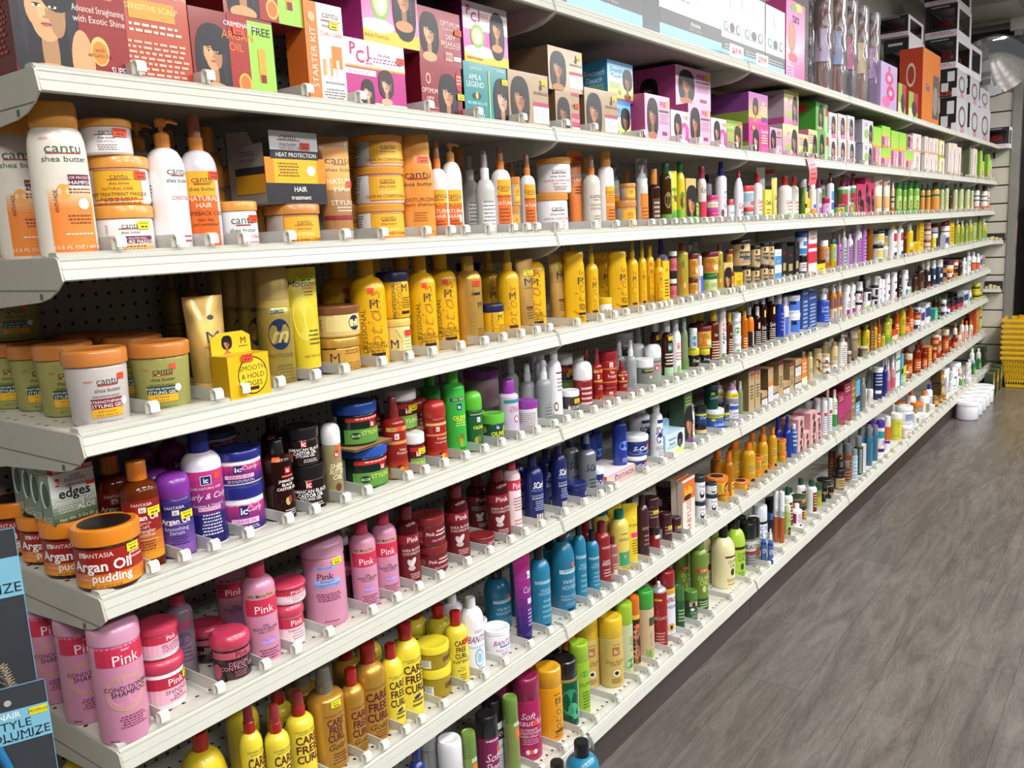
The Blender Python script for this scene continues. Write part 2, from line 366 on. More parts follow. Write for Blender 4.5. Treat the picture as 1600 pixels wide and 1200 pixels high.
        if dome: q = [(1.0, cz-L*.06), (1.06, cz+L*.05), (1.08, cz+L*.4), (1.02, cz+L*.7), (.85, cz+L*.9), (.5, .985), (.2, 1)]
        else: q = [(1.0, cz-L*.04), (1.03, cz), (1.04, cz+L*.8), (1.01, .985), (.95, 1), (.9, 1), (.86, .992), (.3, .992)]
        m = MB(); m.loft(R(q), cm, n, 40)
        if not dome and w > .05:
            for i in range(40):
                pass
        if 'top' in o:
            for j, (r, cc) in enumerate(zip((.8, .62), o['top'].split(','))):
                vs = [(a*r*math.cos(2*PI*i/32), a*r*math.sin(2*PI*i/32), h*.992+.0003+j*.0003) for i in range(32)]; m.add(vs, [tuple(range(32))], mat(cc, 'c'))
        parts.append(('lid', m.mesh('lid'), []))
    elif kd == 'ae':
        cz = 1-fnum(o, 'ch', .24); L = 1-cz; cr = fnum(o, 'cr', 1)
        one('overcap', lambda m: m.loft(R([(.97*cr, cz), (.985*cr, cz+.004), (.98*cr, cz+L*.8), (.95*cr, cz+L*.93), (.86*cr, .998), (.7*cr, 1.0), (.62*cr, .994), (.2*cr, .994)]), cm, 2, seg))
    elif kd == 'va':
        cz = 1-fnum(o, 'ch', .12); L = 1-cz
        one('valve_dome', lambda m: m.loft(R([(.95, cz), (.93, cz+L*.1), (.8, cz+L*.3), (.55, cz+L*.42), (.5, cz+L*.44), (.5, cz+L*.52), (.3, cz+L*.54)]), mat('b8babd', 'm'), 2, 24))
        def f(m):
            m.loft(R([(.2, cz+L*.5), (.22, cz+L*.8), (.18, 1)]), cm, 2, 14); m.tube([(0, -a*.1, h*(cz+L*.85)), (a*.1, -a*.32, h*(cz+L*.9))], a*.07, cm)
        one('spray_button', f)
    elif kd == 'fm':
        cz = 1-fnum(o, 'ch', .36); L = 1-cz
        def f(m):
            m.loft(R([(.92, cz), (.93, cz+L*.2), (.55, cz+L*.26), (.5, cz+L*.4), (.25, cz+L*.42), (.25, cz+L*.6), (.4, cz+L*.62), (.4, cz+L*.72)]), cm, 2, 24)
            m.tube([(0, 0, h*(cz+L*.68)), (a*.2, -a*.6, h*(cz+L*.68))], a*.2, cm)
        one('foam_pump', f)
        one('overcap', lambda m: m.loft(R([(.95, cz+L*.2), (.93, cz+L*.85), (.86, .985), (.7, 1), (.2, 1.001)]), mat(o['oc'], o.get('ocf', 'm')) if 'oc' in o else mat('dcdce0', 't'), 2, 28))
    elif kd == 'tu':
        cz = fnum(o, 'ch', .12)
        one('screw_cap', lambda m: m.loft([(a*.8, a*.8, 0), (a*.84, a*.84, .002), (a*.86, a*.86, h*cz*.95), (a*.8, a*.8, h*cz)], cm, 2, 28))
    st_ = [q for q in ar if q[0] == 'P']; ar = [q for q in ar if q[0] != 'P']
    if ar: one('printed_label', lambda m: art(m, sk, ar), smooth=0)
    if st_: one('price_sticker', lambda m: art(m, sk, st_, .0014), smooth=0)
    return parts

# product designs: code; shape; description; colours and proportions; printed matter
STYLE_TEXT = """
argan;bx;dark red kit with long-haired portrait;b=7d1a1c s=6a1414 t=601212 dep=.13;F -.38 .44 .34 d8a070 17131a 1.3|R .12 1 .0 .98 8e1f20|E .14 .1 .2 .22 d8a070|T .52 .88 .07 f3c9a0 CREME OF NATURE|T .5 .72 .1 d9854a ARGAN|T .5 .6 .1 d9854a OIL|T .5 .47 .045 f0d8d0 Advanced Straightening|T .5 .4 .045 f0d8d0 with Exotic Shine|E .45 .19 .17 .1 f0c070|E .45 .18 .14 .08 d8862c|T .45 .2 .03 5a2010 with|T .45 .16 .024 5a2010 ARGAN OIL|T .8 .07 .05 ffffff SUPER|sX -.8 .8 .1 .9 c05a50 22
backbox;bx;orange-brown carton showing its printed back;b=b4492f s=8a2f20 t=a84028 dep=.13;T .1 .93 .05 f6e4d8 CONDITION|T .1 .85 .042 f6e4d8 MOISTURIZING|T .1 .79 .042 f6e4d8 NO-LYE RELAXER SYSTEM|T 0 .7 .035 f6e4d8 with Certified Organic|T 0 .64 .036 f6e4d8 SUNFLOWER & COCONUT OIL ADDITIVE|R -.62 .62 .45 .58 e89a3a|T 0 .53 .038 f8d890 SENSITIVE SCALP|X -.8 .8 .34 .42 f0cfc0 2|X -.9 .9 .05 .3 eab8a4 7|E -.75 .93 .1 .06 e8a040
cremefree;bx;dark red kit with green gift panel;b=84201c s=6a1414 t=601212 dep=.13;R .35 1 0 .96 9ccb4e|F -.5 .5 .34 d99a68 15121a 1.2|R -.12 .36 0 1 a0241a|T -.02 .88 .055 ffffff CREME|T .42 .88 .055 ffffff NATURE|T .1 .74 .1 d9853a ARGAN|T .05 .6 .1 d9853a OIL|E .2 .16 .16 .13 f0b050|E .2 .16 .12 .1 c8702a|T .7 .84 .1 1c2a10 FREE|R .58 .76 .2 .62 e0a030|R .6 .74 .2 .3 7a1a20|P .12 .8 f04a28
starter;bx;tall white kit with orange stripe;b=f3efe9 s=ea7a30 t=e88a3c dep=.06;R -1 -.35 0 1 ea7a30|T .35 .9 .07 3a4a44 cantu|R -.15 .85 .83 .845 9a2a2a|T .35 .79 .035 3a4a44 shea butter|T .35 .71 .04 e0603a CURL CARE|R .3 .85 .38 .6 e88030|R -.2 -.05 .3 .46 e8a060|R 0 .12 .3 .5 efe2d4|R .17 .3 .3 .48 e0a050|R .5 .65 .3 .46 efdcc8|X -.2 .9 .2 .24 8a8a8a 1|X -.25 .9 .06 .17 777777 4|V -.66 .46 .07 fbe6d6 STARTER KIT|E -.66 .85 .18 .05 f4b080|P .5 .8 e8d820
pcj;bx;white and pink kit with two portraits;b=b62a80 s=9a1f6a t=f0e8f0 dep=.14;R -1 1 .62 1 f4f0f2|R -1 1 .6 .63 f0a030|R -1 1 0 .12 f4f0f2|R -.98 0 .5 .58 f8f4f6|T -.5 .54 .055 8a2a70 NutrientSheen|T! -.7 .86 .17 c02868 P|T! -.48 .76 .17 c02868 C|T! -.24 .84 .17 c02868 J|T .3 .82 .045 8a2a70 ORIGINAL|X -.2 .9 .68 .77 a060a0 2|T -.2 .68 .06 c02868 with|F .32 .42 .2 e0a888 3a2a28 .1|F -.3 .28 .17 e8b498 2a2224 .9|T .3 .09 .04 e0621a NutrientSheen Formula|P .85 .78 f04a28
pcjup;bx;pink kit with round green emblem;b=c04890 s=a83078 t=c04890 dep=.14;E -.35 .62 .32 .3 8cb860|E -.35 .62 .24 .22 e8e0a0|E -.3 .55 .12 .1 f4f4ec|E -.45 .7 .06 .05 2a2018|R -1 1 0 .2 e8c040|E -.5 .25 .6 .1 f4f0ea|T -.55 .1 .06 7a3a20 Adult Formula|F .5 .75 .32 c98a60 17131a 1.3
pcjs;bx;slim pink kit with green emblem;b=c8509a s=8a1f62 t=d070a8 dep=.17;R -1 1 .55 1 f0dcea|R -1 1 0 .17 e8c040|E -.3 .2 .7 .1 f4f0ea|T! -.75 .86 .15 b02868 P|T! -.53 .76 .15 b02868 C|T! -.31 .82 .15 b02868 J|X -.3 .2 .7 .85 d08a40 4|E -.4 .45 .3 .2 8cb860|E -.4 .45 .22 .14 e8e0a0|E -.35 .42 .1 .07 f4f4ec|F .5 .66 .26 c98a60 17131a 1.4|T -.55 .08 .05 7a3a20 Adult Formula|sX -.8 .8 .2 .8 c070a8 9
opt1;bx;maroon kit with bob-haired portrait;b=8e2230 s=701520 t=7a1a26 dep=.17;F -.5 .58 .34 dda078 1a1214 .4|T .5 .78 .09 f2dcd4 OPTIMUM|T .5 .68 .04 f2dcd4 SALON HAIRCARE|T .5 .54 .085 f2dcd4 DEFY|T .5 .42 .085 f2dcd4 BREAKAGE|X .15 .9 .3 .36 e0b8b0 1|R .2 .55 .1 .26 c8a090|T .37 .18 .08 7a2028 90%|R .6 .95 .12 .2 eadcd0|P .85 .65 f04a28
opt2;bx;maroon kit with swept-fringe portrait;b=8a1f2c s=701520 t=7a1a26 dep=.17;F .3 .5 .36 d8946c 16101a .8|E -.65 .72 .12 .1 d8b0a0|E -.65 .72 .08 .07 8a1f2c|T -.6 .5 .09 f2dcd4 OPTIMUM|T/ -.6 .38 .08 f2dcd4 care|T -.6 .2 .05 d8a8a0 salon collection|X -.9 -.2 .06 .14 c08078 2|E .85 .75 .16 .2 b02030|X .75 .97 .65 .85 f0d0c8 3|P .9 .45 e8e020
amla;bx;teal kit with dark-haired portrait;b=1f8288 s=0f4a50 t=18767c dep=.17;T -.45 .9 .05 d8ecec OPTIMUM|T -.5 .76 .09 e8f2f0 AMLA|T -.5 .64 .09 e8f2f0 LEGEND|E -.45 .45 .2 .06 1a3a3a|E -.45 .46 .06 .06 e8b850|T -.45 .33 .05 d8ecec NO-MIX NO-LYE|E -.45 .22 .14 .03 c8a860|X -.8 -.1 .05 .15 bfe0dc 3|R .1 .16 .04 .9 b8c860|F .75 .48 .34 e0a890 1a1218 .8|T .7 .93 .04 d8ecec LONGER|sF .55 .45 .34 a06848 0c0a0c .8|sT .2 .85 .1 cfe4e2 OPTIMUM|P .85 .75 e8e020
kraft;bx;brown kit with white panel and portrait;b=a88f70 s=6a5540 t=8e7658 dep=.17;R .2 1 .12 .42 f0ecea|R .2 1 .42 .5 b0405c|T .6 .35 .06 8a8a90 HAIR|T .6 .27 .06 8a8a90 RELAXER|X .3 .95 .14 .22 a0a0a8 3|E .6 .76 .07 .05 2a2420|T .6 .66 .055 3a3028 DR.MIRACLES|P .75 .86 e8e020|F -.45 .55 .36 b07850 1c1618 .7
kraftp;bx;brown kit with pink label square;b=a88f70 s=6a5540 t=8e7658 dep=.17;R .35 1 .04 .16 f0ecea|R .35 1 .18 .5 c04064|T/ .66 .34 .09 f6e8ec Miracle|T .66 .68 .05 3a3028 DR.MIRACLES|R .35 1 .92 1 b0405c|P .75 .68 f04a28|F -.35 .5 .36 8a5a3c 1a1416 .7
smooth;bx;blue and yellow short-hair kit;b=78bcd8 s=3a8cb8 t=4a98c0 dep=.17;G -1 1 0 .6 d8dc40 e8f0e8|R -1 1 .92 1 3a8cc0|T/ -.35 .78 .13 6a5ab0 Smooth|T/ -.35 .62 .13 6a5ab0 Touch|X -.9 .1 .3 .45 5a8a30 3|R -1 1 0 .08 8a4a90|F .55 .55 .3 8a5638 14100f -.2|E -.1 .22 .14 .07 90a030|sF -.35 .5 .32 7a4c34 14100f -.2|sT/ .45 .7 .14 e8e8f4 Smooth|sT/ .45 .52 .14 e8e8f4 Touch|sX .2 .9 .25 .4 c8d860 3
plainback;bx;grey-white carton printed with fine lines;b=c9cac8 s=b0b1b0 t=c8c8c6 dep=.1;X -.95 .95 .05 .95 9a9c9e 16
pinkp;bx;pale pink kit with black-bob portrait;b=e3b4d0 s=a8487a t=d8a0c4 dep=.17;F -.4 .6 .33 b07050 141012 .6|T! .45 .82 .12 c03a84 PFiR|E .75 .83 .14 .09 f0a030|R .1 .9 .66 .71 6a4a5c|X .15 .9 .4 .62 b878a0 5|R .35 .75 .18 .26 8a3a5c|sF -.2 .45 .3 6a3c2c 100c0e .6|R .2 .8 .04 .08 f0d8e8
swirl;bx;small white kit with magenta swirl;b=f2ecf2 s=d8c8d8 t=eee8ee dep=.12;E .5 .35 .6 .34 d04a94|E .45 .4 .2 .16 f0a8d0|R -1 1 0 .16 8a6ab8|E 0 .1 1 .1 f2ecf2|F -.25 .6 .32 b87c5c 141012 .2|T .55 .82 .1 d06aa0 PFiR|E .8 .82 .1 .08 f0a030
greenk;bx;green kit with side-facing portrait;b=7d9a3c s=5a7a2a t=84a040 dep=.12;G -1 1 0 .9 8a7a50 9cb450|T -.5 .78 .1 d8e8a0 ORGANIC|X -.9 0 .3 .6 cbd88a 5|E -.6 .2 .2 .08 6a7a48|F .4 .5 .36 d89468 3a2418 .2|E .6 .9 .14 .1 f06a40
kid;bx;purple and green child's kit;b=b8c848 s=7c3c84 t=8a3a90 dep=.17;G -1 1 0 1 d8d850 b060b0|R -1 1 0 .2 d04a94|F -.3 .55 .3 c48a5e 1c1416 -.1|T .55 .72 .12 f6f0d0 kids|R .3 .95 .1 .26 7a3a90|X .2 .9 .3 .6 f4f4d8 4|sR -1 1 0 .4 8a9a3c
kidp;bx;magenta and green girl's kit;b=d04a94 s=9a3a7a t=c84a90 dep=.17;F -.3 .48 .36 d8a07c 1a1416 .4|T .6 .8 .13 f4e8f0 Beautiful|R .2 1 .1 .3 e05aa0|X .25 .9 .34 .68 f0f0c0 4|R -1 1 0 .08 88b058|P -.6 .86 e8e020|sR -1 1 0 .4 7a9a3c
lav;bx;lavender and yellow girl's kit;b=d8c8e8 s=a89aa8 t=8a7a4a dep=.17;G -1 1 0 1 d880b8 e8e8a0|E -.3 .3 .26 .13 90c840|F .5 .55 .34 b08070 3a3438 1|T/ -.3 .75 .14 a04aa8 Just|X -.9 .1 .45 .62 c080c8 3|sR -1 1 0 .2 b04a84|sT/ .1 .85 .12 5a4a50 Organics
yelk;bx;small yellow and violet kit;b=e8dca0 s=c06a9a t=e0c040 dep=.14;E -.3 .3 .3 .12 90c840|F .45 .5 .36 8a6a60 241c20 .9|R -1 1 0 .1 d04a94|X -.9 .1 .5 .85 a878b8 4
grnp;bx;green kit with smiling portrait;b=6fb860 s=3f8c34 t=58a848 dep=.17;R .45 1 0 1 a8d8a0|R .6 1 .55 .85 c03a50|F -.15 .55 .36 b88058 2a2024 .8|X -.7 0 .04 .14 f2f2f2 2|sE .2 .8 .4 .14 b83038|sF -.5 .45 .4 5a3020 100c0c .8
wpk;bx;white kit with pink-dress portrait;b=ece6ea s=d8c0a0 t=e8e2e4 dep=.15;F .2 .55 .34 c89880 4a3a3c 1|E .25 .08 .5 .12 e07aa8|X -.95 -.2 .3 .85 9ab8c8 6|R -1 -.9 0 1 e0b050
gryk;bx;grey-sided kit with blue lettering;b=dcdcd8 s=9a98a4 t=cccac8 dep=.16;T -.3 .8 .14 5a6ab8 ORS|E -.2 .4 .4 .2 9ab878|F .6 .5 .34 a87a60 2a2226 .9|sX -.9 .9 .1 .95 7c7a88 12
gpt;bx;slim lime-topped kit with magenta base;b=e6dce0 s=8ab848 t=a8d860 dep=.1;G -1 1 .55 1 b8d050 8fd04a|R -1 1 .5 .56 f0a838|R -1 -.3 0 .5 b04a98|F .25 .3 .24 d8a088 c8a098 .8|R -.8 .8 .02 .12 e0905a
whs;bx;white and rose slim kit;b=efe8e6 s=d8ccc4 t=eee6e4 dep=.1;F .1 .5 .34 e0b098 c89888 .9|R -1 1 0 .12 d8a088|R -1 1 .86 .96 e8d0b8
ygs;bx;yellow-green slim kit;b=d8d070 s=a8a040 t=d0c858 dep=.1;R -.5 1 .1 .9 f0ece0|F .3 .5 .34 d8a878 b89060 .8|R -1 1 0 .1 8a9a40
olvs;bx;olive carton stack with pale edges;b=6e7450 s=5a6040 t=7a8058 dep=.16;X -.95 .95 .05 .95 a8ac88 10|R .6 1 .1 .9 e8e6d8
lims;bx;bright lime carton;b=9cc83a s=7aa828 t=a0c840 dep=.14;R .3 .8 .1 .9 d8e890|R -1 -.5 0 .3 d87838
cs;ov;cream shampoo bottle with orange flip cap;b=e9dfd0 c=e39a3e ch=.17 cw=.8;R -.35 .72 .02 .32 ee8a3c|G -.35 .72 .3 .46 ee8a3c e9dfd0|E 0 .42 .16 .05 f2a848|T .12 .7 .062 35584c cantu|R -.28 .52 .662 .67 a83a38|T .14 .63 .036 35584c shea butter|R .12 .7 .46 .53 6a1f3e|T .41 .51 .015 f4e8ec COLOR PROTECTING|T .41 .478 .024 ffffff SHAMPOO|X .1 .7 .4 .44 8a4a1c 2|V -.18 .36 .02 7a3a2a ANTI-FADE|E .42 .34 .14 .035 f6f0f0|X .0 .6 .2 .27 8a4a20 3|X -.1 .6 .13 .15 fbeee0 1|T .25 .06 .022 fbeee0 13.5 FL OZ / 400 mL|T -.3 .76 .014 d04030 NEW
wj;ja;frosted white jar with orange lid;b=e4dedd c=e39a3e ch=.22;T 0.00 .62 .13 35584c cantu|R -0.30 0.30 .53 .55 a83a38|T 0.00 .46 .07 3a5a50 shea butter|T 0.00 .36 .05 9a6a70 HAIR DRESSING|X -0.25 0.25 .1 .28 9a8a88 3|P 0.35 .6 f04a28
masq;ja;white jar with yellow masque label;b=efeae6 c=e39a3e ch=.24;R -0.57 0.53 .02 .72 d8621f|R -0.55 0.51 .05 .69 f0b428|T 0.03 .58 .11 5a4a20 cantu|R -0.22 0.28 .5 .52 a83a28|T 0.03 .44 .06 5a4a20 shea butter|T -0.02 .33 .06 a03020 NATURAL HAIR|T -0.02 .22 .07 6a2a18 DEEP TREATMENT MASQUE|X -0.42 0.38 .06 .15 8a5a20 2|P 0.53 .6 f04a28
masq2;ja;white jar with plum band label;b=f0ebe8 c=e39a3e ch=.26;G -0.18 0.72 .02 .3 f0a040 f0ebe8|T 0.17 .58 .12 35584c cantu|R -0.08 0.42 .5 .52 a83a38|T 0.17 .44 .06 35584c shea butter|R -0.23 0.67 .2 .36 6a1f3e|T 0.17 .31 .045 f0e0e8 COLOR PROTECTING|T 0.20 .24 .07 ffffff MOISTURE MASQUE|X -0.08 0.52 .04 .16 8a4a20 2|V -0.33 .42 .05 9a3a3a ANTI-FADE|X -1.08 -0.78 .3 .6 6a7a6c 6|P 0.47 .58 e8e020
wpump;pu;white lotion bottle with amber pump;b=f2eeee c=d98a35 ch=.22 sh=.6 cr=.36;T .45 .6 .055 35584c cantu|R .2 .7 .56 .57 a83a38|T .45 .53 .032 35584c shea butter|T .5 .4 .03 b04a50 CONDITIONER|X -.95 -.5 .25 .5 7a6a6c 10|X .2 .8 .05 .12 b05060 2
come;sp;frosted spray bottle with orange label;b=d8d2d8 c=d98a35 sh=.6 cr=.36 ch=.26 oc=9a5a40;R -0.46 0.64 .02 .58 e2681e|R -0.46 0.64 .4 .58 f0b02a|T 0.09 .52 .05 4a4420 cantu|R -0.21 0.39 .48 .49 a83a28|T 0.09 .45 .03 4a4420 shea butter|T 0.09 .38 .036 fbeed8 NATURAL|T 0.09 .33 .036 fbeed8 HAIR|T 0.09 .27 .03 5a2a10 COMEBACK CURL|T 0.09 .225 .024 5a2a10 next day|T 0.09 .19 .024 5a2a10 curl revitalizer|X -0.11 0.39 .05 .12 8a3a10 3|P 0.59 .55 f04a28
goldb;rb;amber-gold bottle with amber cap;b=c98a3c c=c07a28 cr=.5 ch=.2;T .4 .5 .05 4a3420 cantu|R .1 .8 .1 .4 e89a30
grow;ja;small white strengthening jar;b=ece8ea c=e39a3e ch=.2;T .2 .6 .17 35584c cantu|R -.05 .45 .47 .5 a83a38|T .2 .38 .09 35584c shea butter|T .2 .24 .08 c05058 GROW STRONG|T .2 .13 .06 c05058 strengthening treatment|P .6 .62 f04a28
natur;ja;brown-toned jar with yellow label;b=b8a89c c=c98338 ch=.24;R -.2 .85 .03 .72 d8701f|R -.18 .83 .06 .69 f0b030|T .3 .56 .12 4a3a20 cantu|R .05 .55 .47 .49 a83a28|T .3 .4 .06 4a3a20 shea butter|T .3 .27 .08 fbe6c0 NATURAL|T .3 .13 .07 6a2a18 DEFINE & SHINE CUSTARD
tray;td;grey open tray of hair treatment sachets;b=8f8b86 dep=.1;R -.8 .8 .28 .6 f0b428|R -.8 .8 .6 .72 2e2c30|T .05 .66 .055 f4f0ea HEAT PROTECTION|R -.8 .8 .72 .97 dfe4e8|T -.2 .9 .09 3a4a44 cantu|R -.55 .2 .845 .86 a83a38|T -.2 .8 .045 3a4a44 shea butter|T -.1 .745 .04 d0604a NATURAL HAIR|X -.6 .1 .35 .55 7a5a10 5|E .5 .45 .14 .07 f6f0e0|T .1 .2 .07 ffffff HAIR|T .1 .09 .06 ffffff treatment|sR -.6 1 .5 .8 8a8580|sT .1 .7 .1 3a3a3a cantu|sT .1 .6 .05 3a3a3a shea butter|sR -.6 1 .15 .4 c8901f|sR -.6 1 .4 .5 2e2c30|P .35 .78 f04a28
cantutube;tu;tan squeeze tube with clear base;b=a87848 c=b8a8a4 bf=p;R -.5 .7 .5 .9 e8a040|T .2 .78 .07 3a3420 cantu|R -.1 .5 .73 .745 a83a28|T .2 .69 .035 3a3420 shea butter|T .2 .58 .05 fbeed8 NATURAL|T .2 .51 .05 fbeed8 HAIR|T .2 .38 .045 f0e0d0 STYLING|X -.2 .6 .28 .34 e8d8c8 2|R -.9 .9 .22 .26 8a1f30|P .6 .55 f04a28
cantutube2;tu;orange squeeze tube with white base;b=e8803a c=ece8e8;T .2 .85 .06 3a3420 cantu|R -.1 .5 .8 .815 a83a28|T .2 .7 .045 fbeed8 NATURAL|T .2 .64 .045 fbeed8 HAIR|X -.2 .6 .45 .56 5a2a10 3|P .6 .9 d83a20
leave;ja;white jar with orange leave-in label;b=efece8 c=e39a3e ch=.2;X -1.1 -.5 .35 .7 6a7a6c 5|R -.25 .95 .08 .76 d8621f|R -.23 .93 .11 .73 f0b430|T .25 .62 .14 5a4a20 cantu|R .05 .45 .53 .55 a83a28|T .25 .46 .07 5a4a20 shea butter|T .25 .3 .07 fbe6c0 COCONUT|T .25 .2 .08 7a2a18 LEAVE-IN CONDITIONING|X -1.1 -.6 .15 .3 6a7a6c 2
msham;ov;orange shampoo bottle with gold flip cap;b=e9963f c=e5a04a ch=.2 cw=.86;T 0.05 .62 .075 4a3420 cantu|R -0.40 0.45 .57 .585 a83a28|T 0.05 .53 .04 4a3420 shea butter|T 0.05 .38 .036 8a3a18 MOISTURIZING|T 0.05 .335 .034 8a3a18 cream shampoo|X -0.25 0.35 .16 .26 a85a20 4|T 0.05 .07 .02 7a3a18 13.5 FL OZ / 400 mL|P 0.35 .76 f04a28
csp;sp;white spray bottle with orange sprayer;b=f0ecea c=e2803a sh=.58 cr=.34 ch=.28 oc=b87a58;R -0.47 0.63 .02 .5 e2681e|R -0.47 0.63 .34 .5 f0b02a|T 0.08 .44 .06 4a4420 cantu|R -0.22 0.38 .39 .4 a83a28|T 0.08 .355 .032 4a4420 shea butter|T 0.08 .28 .04 fbeed8 NATURAL|T 0.08 .225 .04 fbeed8 HAIR|X -0.27 0.43 .06 .18 8a3a10 4
cpump;pu;white curl lotion with orange pump;b=f2eeea c=dd9a55 ch=.2 sh=.62 cr=.36;R -0.40 0.70 .02 .5 e2681e|R -0.40 0.70 .34 .5 f0b02a|T 0.15 .44 .06 4a4420 cantu|R -0.15 0.45 .39 .4 a83a28|T 0.15 .355 .032 4a4420 shea butter|T 0.15 .28 .04 fbeed8 NATURAL|T 0.15 .225 .04 fbeed8 HAIR|X -0.20 0.50 .06 .18 8a3a10 4|E 0.50 .2 .1 .04 f4ecec
clearsp;sp;small milky spray bottle;b=dedcd8 c=eceaea sh=.5 cr=.4 ch=.34 bf=g;R -.2 .7 .1 .4 f0eeec|X -.2 .7 .1 .4 6a6a6c 7
oilsp;sp;white bottle with amber label and sprayer;b=f0ecec c=e2803a sh=.62 cr=.36 ch=.26 oc=a87050;R -0.25 0.75 .02 .62 e2702a|R -0.25 0.75 .45 .62 f0b02a|T 0.25 .54 .06 4a4420 cantu|R -0.05 0.55 .49 .5 a83a28|T 0.25 .44 .03 4a4420 shea butter|T 0.25 .36 .04 fbeed8 NATURAL|X -0.15 0.55 .06 .3 8a3a10 6
repair;ja;large white tub of repair cream;b=f2eff0 c=d9913e ch=.17;T 0.25 .62 .12 35584c cantu|R -0.02 0.52 .54 .56 a83a38|T 0.25 .47 .065 35584c shea butter|T 0.25 .35 .06 b0305a LEAVE-IN CONDITIONING|T 0.25 .27 .05 b0305a repair cream|X 0.00 0.60 .06 .2 8a7a80 4|X -1.30 -0.70 .2 .7 8a9a90 7
frost;sp;frosted conditioner spray bottle;b=d8d0c4 c=e2803a sh=.62 cr=.34 ch=.26 oc=b09080;T .35 .46 .06 5a5a50 cantu|R .1 .6 .4 .41 a83a38|T .35 .34 .03 8a7a60 LEAVE-IN|T .35 .29 .03 8a7a60 CONDITIONING|X .1 .7 .06 .2 9a8a78 4
cond;ov;white flip-top bottle with orange stripe label;b=f4f0ee c=df9a48 ch=.2 cw=.6 k=.8;R -.05 .95 .02 .55 e8882c|R .05 .95 .42 .55 f0b02a|T .4 .48 .05 4a4420 cantu|R .15 .7 .43 .44 a83a28|T .4 .32 .03 fbeed8 NATURAL|X .1 .8 .06 .26 8a3a10 5
clcap;fm;clear-capped foam bottle with orange label;b=d8d4d0 c=e4e4e6 ch=.36;R -.2 .9 .03 .5 e88a30|X -.1 .8 .1 .3 7a3a20 4
dkor;rb;dark brown oil with orange cap;b=3a2418 c=d98a3c cr=.5 ch=.26 bf=g;R -.2 .8 .1 .5 5a3a28|X -.1 .7 .14 .44 d8c8b0 4
mgel;ja;frosted clear jar of strengthening gel;b=dad0cc c=c87a35 ch=.2 bf=g bt=.9;T .2 .6 .09 3a4a44 cantu|R -.02 .42 .535 .555 a83a38|T .2 .48 .05 3a4a44 shea butter|T -.2 .6 .03 d04030 NEW!|T .15 .4 .03 5a4a4a MAXIMUM HOLD|R -.2 .5 .24 .37 7a1f30|T .15 .33 .035 f6eaea STRENGTHENING|T .15 .275 .045 ffffff STYLING GEL|R -.2 .5 .13 .24 e8b02c|T .12 .205 .028 6a4a10 with jamaican|T .12 .16 .028 6a4a10 black castor oil|E .55 .31 .08 .055 f4f0f0|T .2 .07 .022 6a5a5a NET WT 18.5 OZ / 524 g|R .42 .6 .6 .68 f04a28
ggel;ja;green jar of styling gel with amber lid;b=aeab62 c=c87a35 ch=.2 bf=g bt=.9;T 0.00 .6 .09 2f3a24 cantu|R -0.22 0.22 .535 .555 a83a38|R -0.12 -0.06 .535 .555 f0c030|T 0.00 .48 .05 2f3a24 shea butter|T -0.35 .62 .03 c04030 NEW|T -0.05 .4 .03 2f3a24 MAXIMUM HOLD|R -0.40 0.30 .26 .38 12382e|T -0.05 .345 .03 f0f4ea MOISTURE RETENTION|T -0.05 .29 .045 ffffff STYLING GEL|R -0.40 0.30 .15 .26 e8b02c|T -0.08 .225 .026 5a4a10 with flaxseed|T -0.08 .18 .026 5a4a10 and olive oil|E 0.32 .34 .08 .055 f4f0f0|T 0.00 .08 .022 4a4a20 NET WT 18.5 OZ / 524 g|R 0.16 0.30 .62 .7 f05a3a
tanktube;tu;gold squeeze tube with black script;b=d0ab5e c=d8b060 bf=m ch=.16;R .02 .28 .78 .785 2a2a38|E .15 .79 .11 .025 2a2a38|T .15 .6 .11 26263a M|R .0 .3 .52 .54 8a7a40|T .15 .5 .025 6a5428 MOTIONS|V -.05 .3 .03 4a3820 MOISTURE|X .08 .5 .24 .4 6a5020 5|T .3 .19 .018 6a5020 12 FL OZ
mtube;tu;tan-gold styling tube with maroon stripe;b=c29a50 c=caa050 bf=m ch=.1;T .25 .7 .1 26202a M|T .25 .62 .02 4a3820 MOTIONS|R -.1 .6 .35 .38 6a2a20|X -.1 .6 .2 .34 6a5020 4|X -.1 .5 .12 .14 5a4420 1|P .35 .82 e8e020
edgebox;hd;yellow edge-control carton with portrait header;b=e8b81c s=d0a010 t=e0b018 dep=.045 hc=e8bb20 hh=.5;E .15 .5 .72 .44 2a2018|E .15 .5 .68 .41 f0c828|T .15 .68 .12 2a1a12 SMOOTH|T .15 .5 .12 2a1a12 & HOLD|T .15 .32 .12 2a1a12 EDGES|R -.1 .4 .16 .24 4a1a18|P -.1 .93 f04a28|hF -.2 .5 .36 a87050 17120f -.2|hT .6 .55 .3 2a2018 M|hX .3 .9 .2 .3 4a3a20 1
mfoam;fm;slim gold foam bottle with navy M disc;b=b09a48 c=b8a058 oc=bfa463 ocf=m bf=m ch=.34;E .12 .44 .42 .13 18244c|T!/ .12 .44 .13 b8a860 m|R -.15 .35 .615 .645 1c2850|T .1 .63 .016 d8d0a0 NEW LOOK|T .12 .26 .035 6a5c28 MOTIONS|X -.1 .6 .04 .18 6a5c28 5
dkgold;rb;dark olive-gold litre bottle;b=8a6a14 c=6a5010 cr=.4 ch=.16 sh=.7;B .5 .51 4a3a10|X -.6 .5 .2 .45 5a4810 8
ytube;tu;yellow squeeze tube with purple cap;b=d6c02c c=3f2a90 ch=.11;T/ .1 .86 .055 26206a Motions|R .0 .5 .81 .825 d87020|X 0 .5 .74 .79 5a4a20 2|E -.1 .55 .5 .2 dcca40|X 0 .6 .3 .45 5a4a10 4|T .2 .22 .02 5a4a10 NET WT 6 OZ|P .2 .9 d8e040
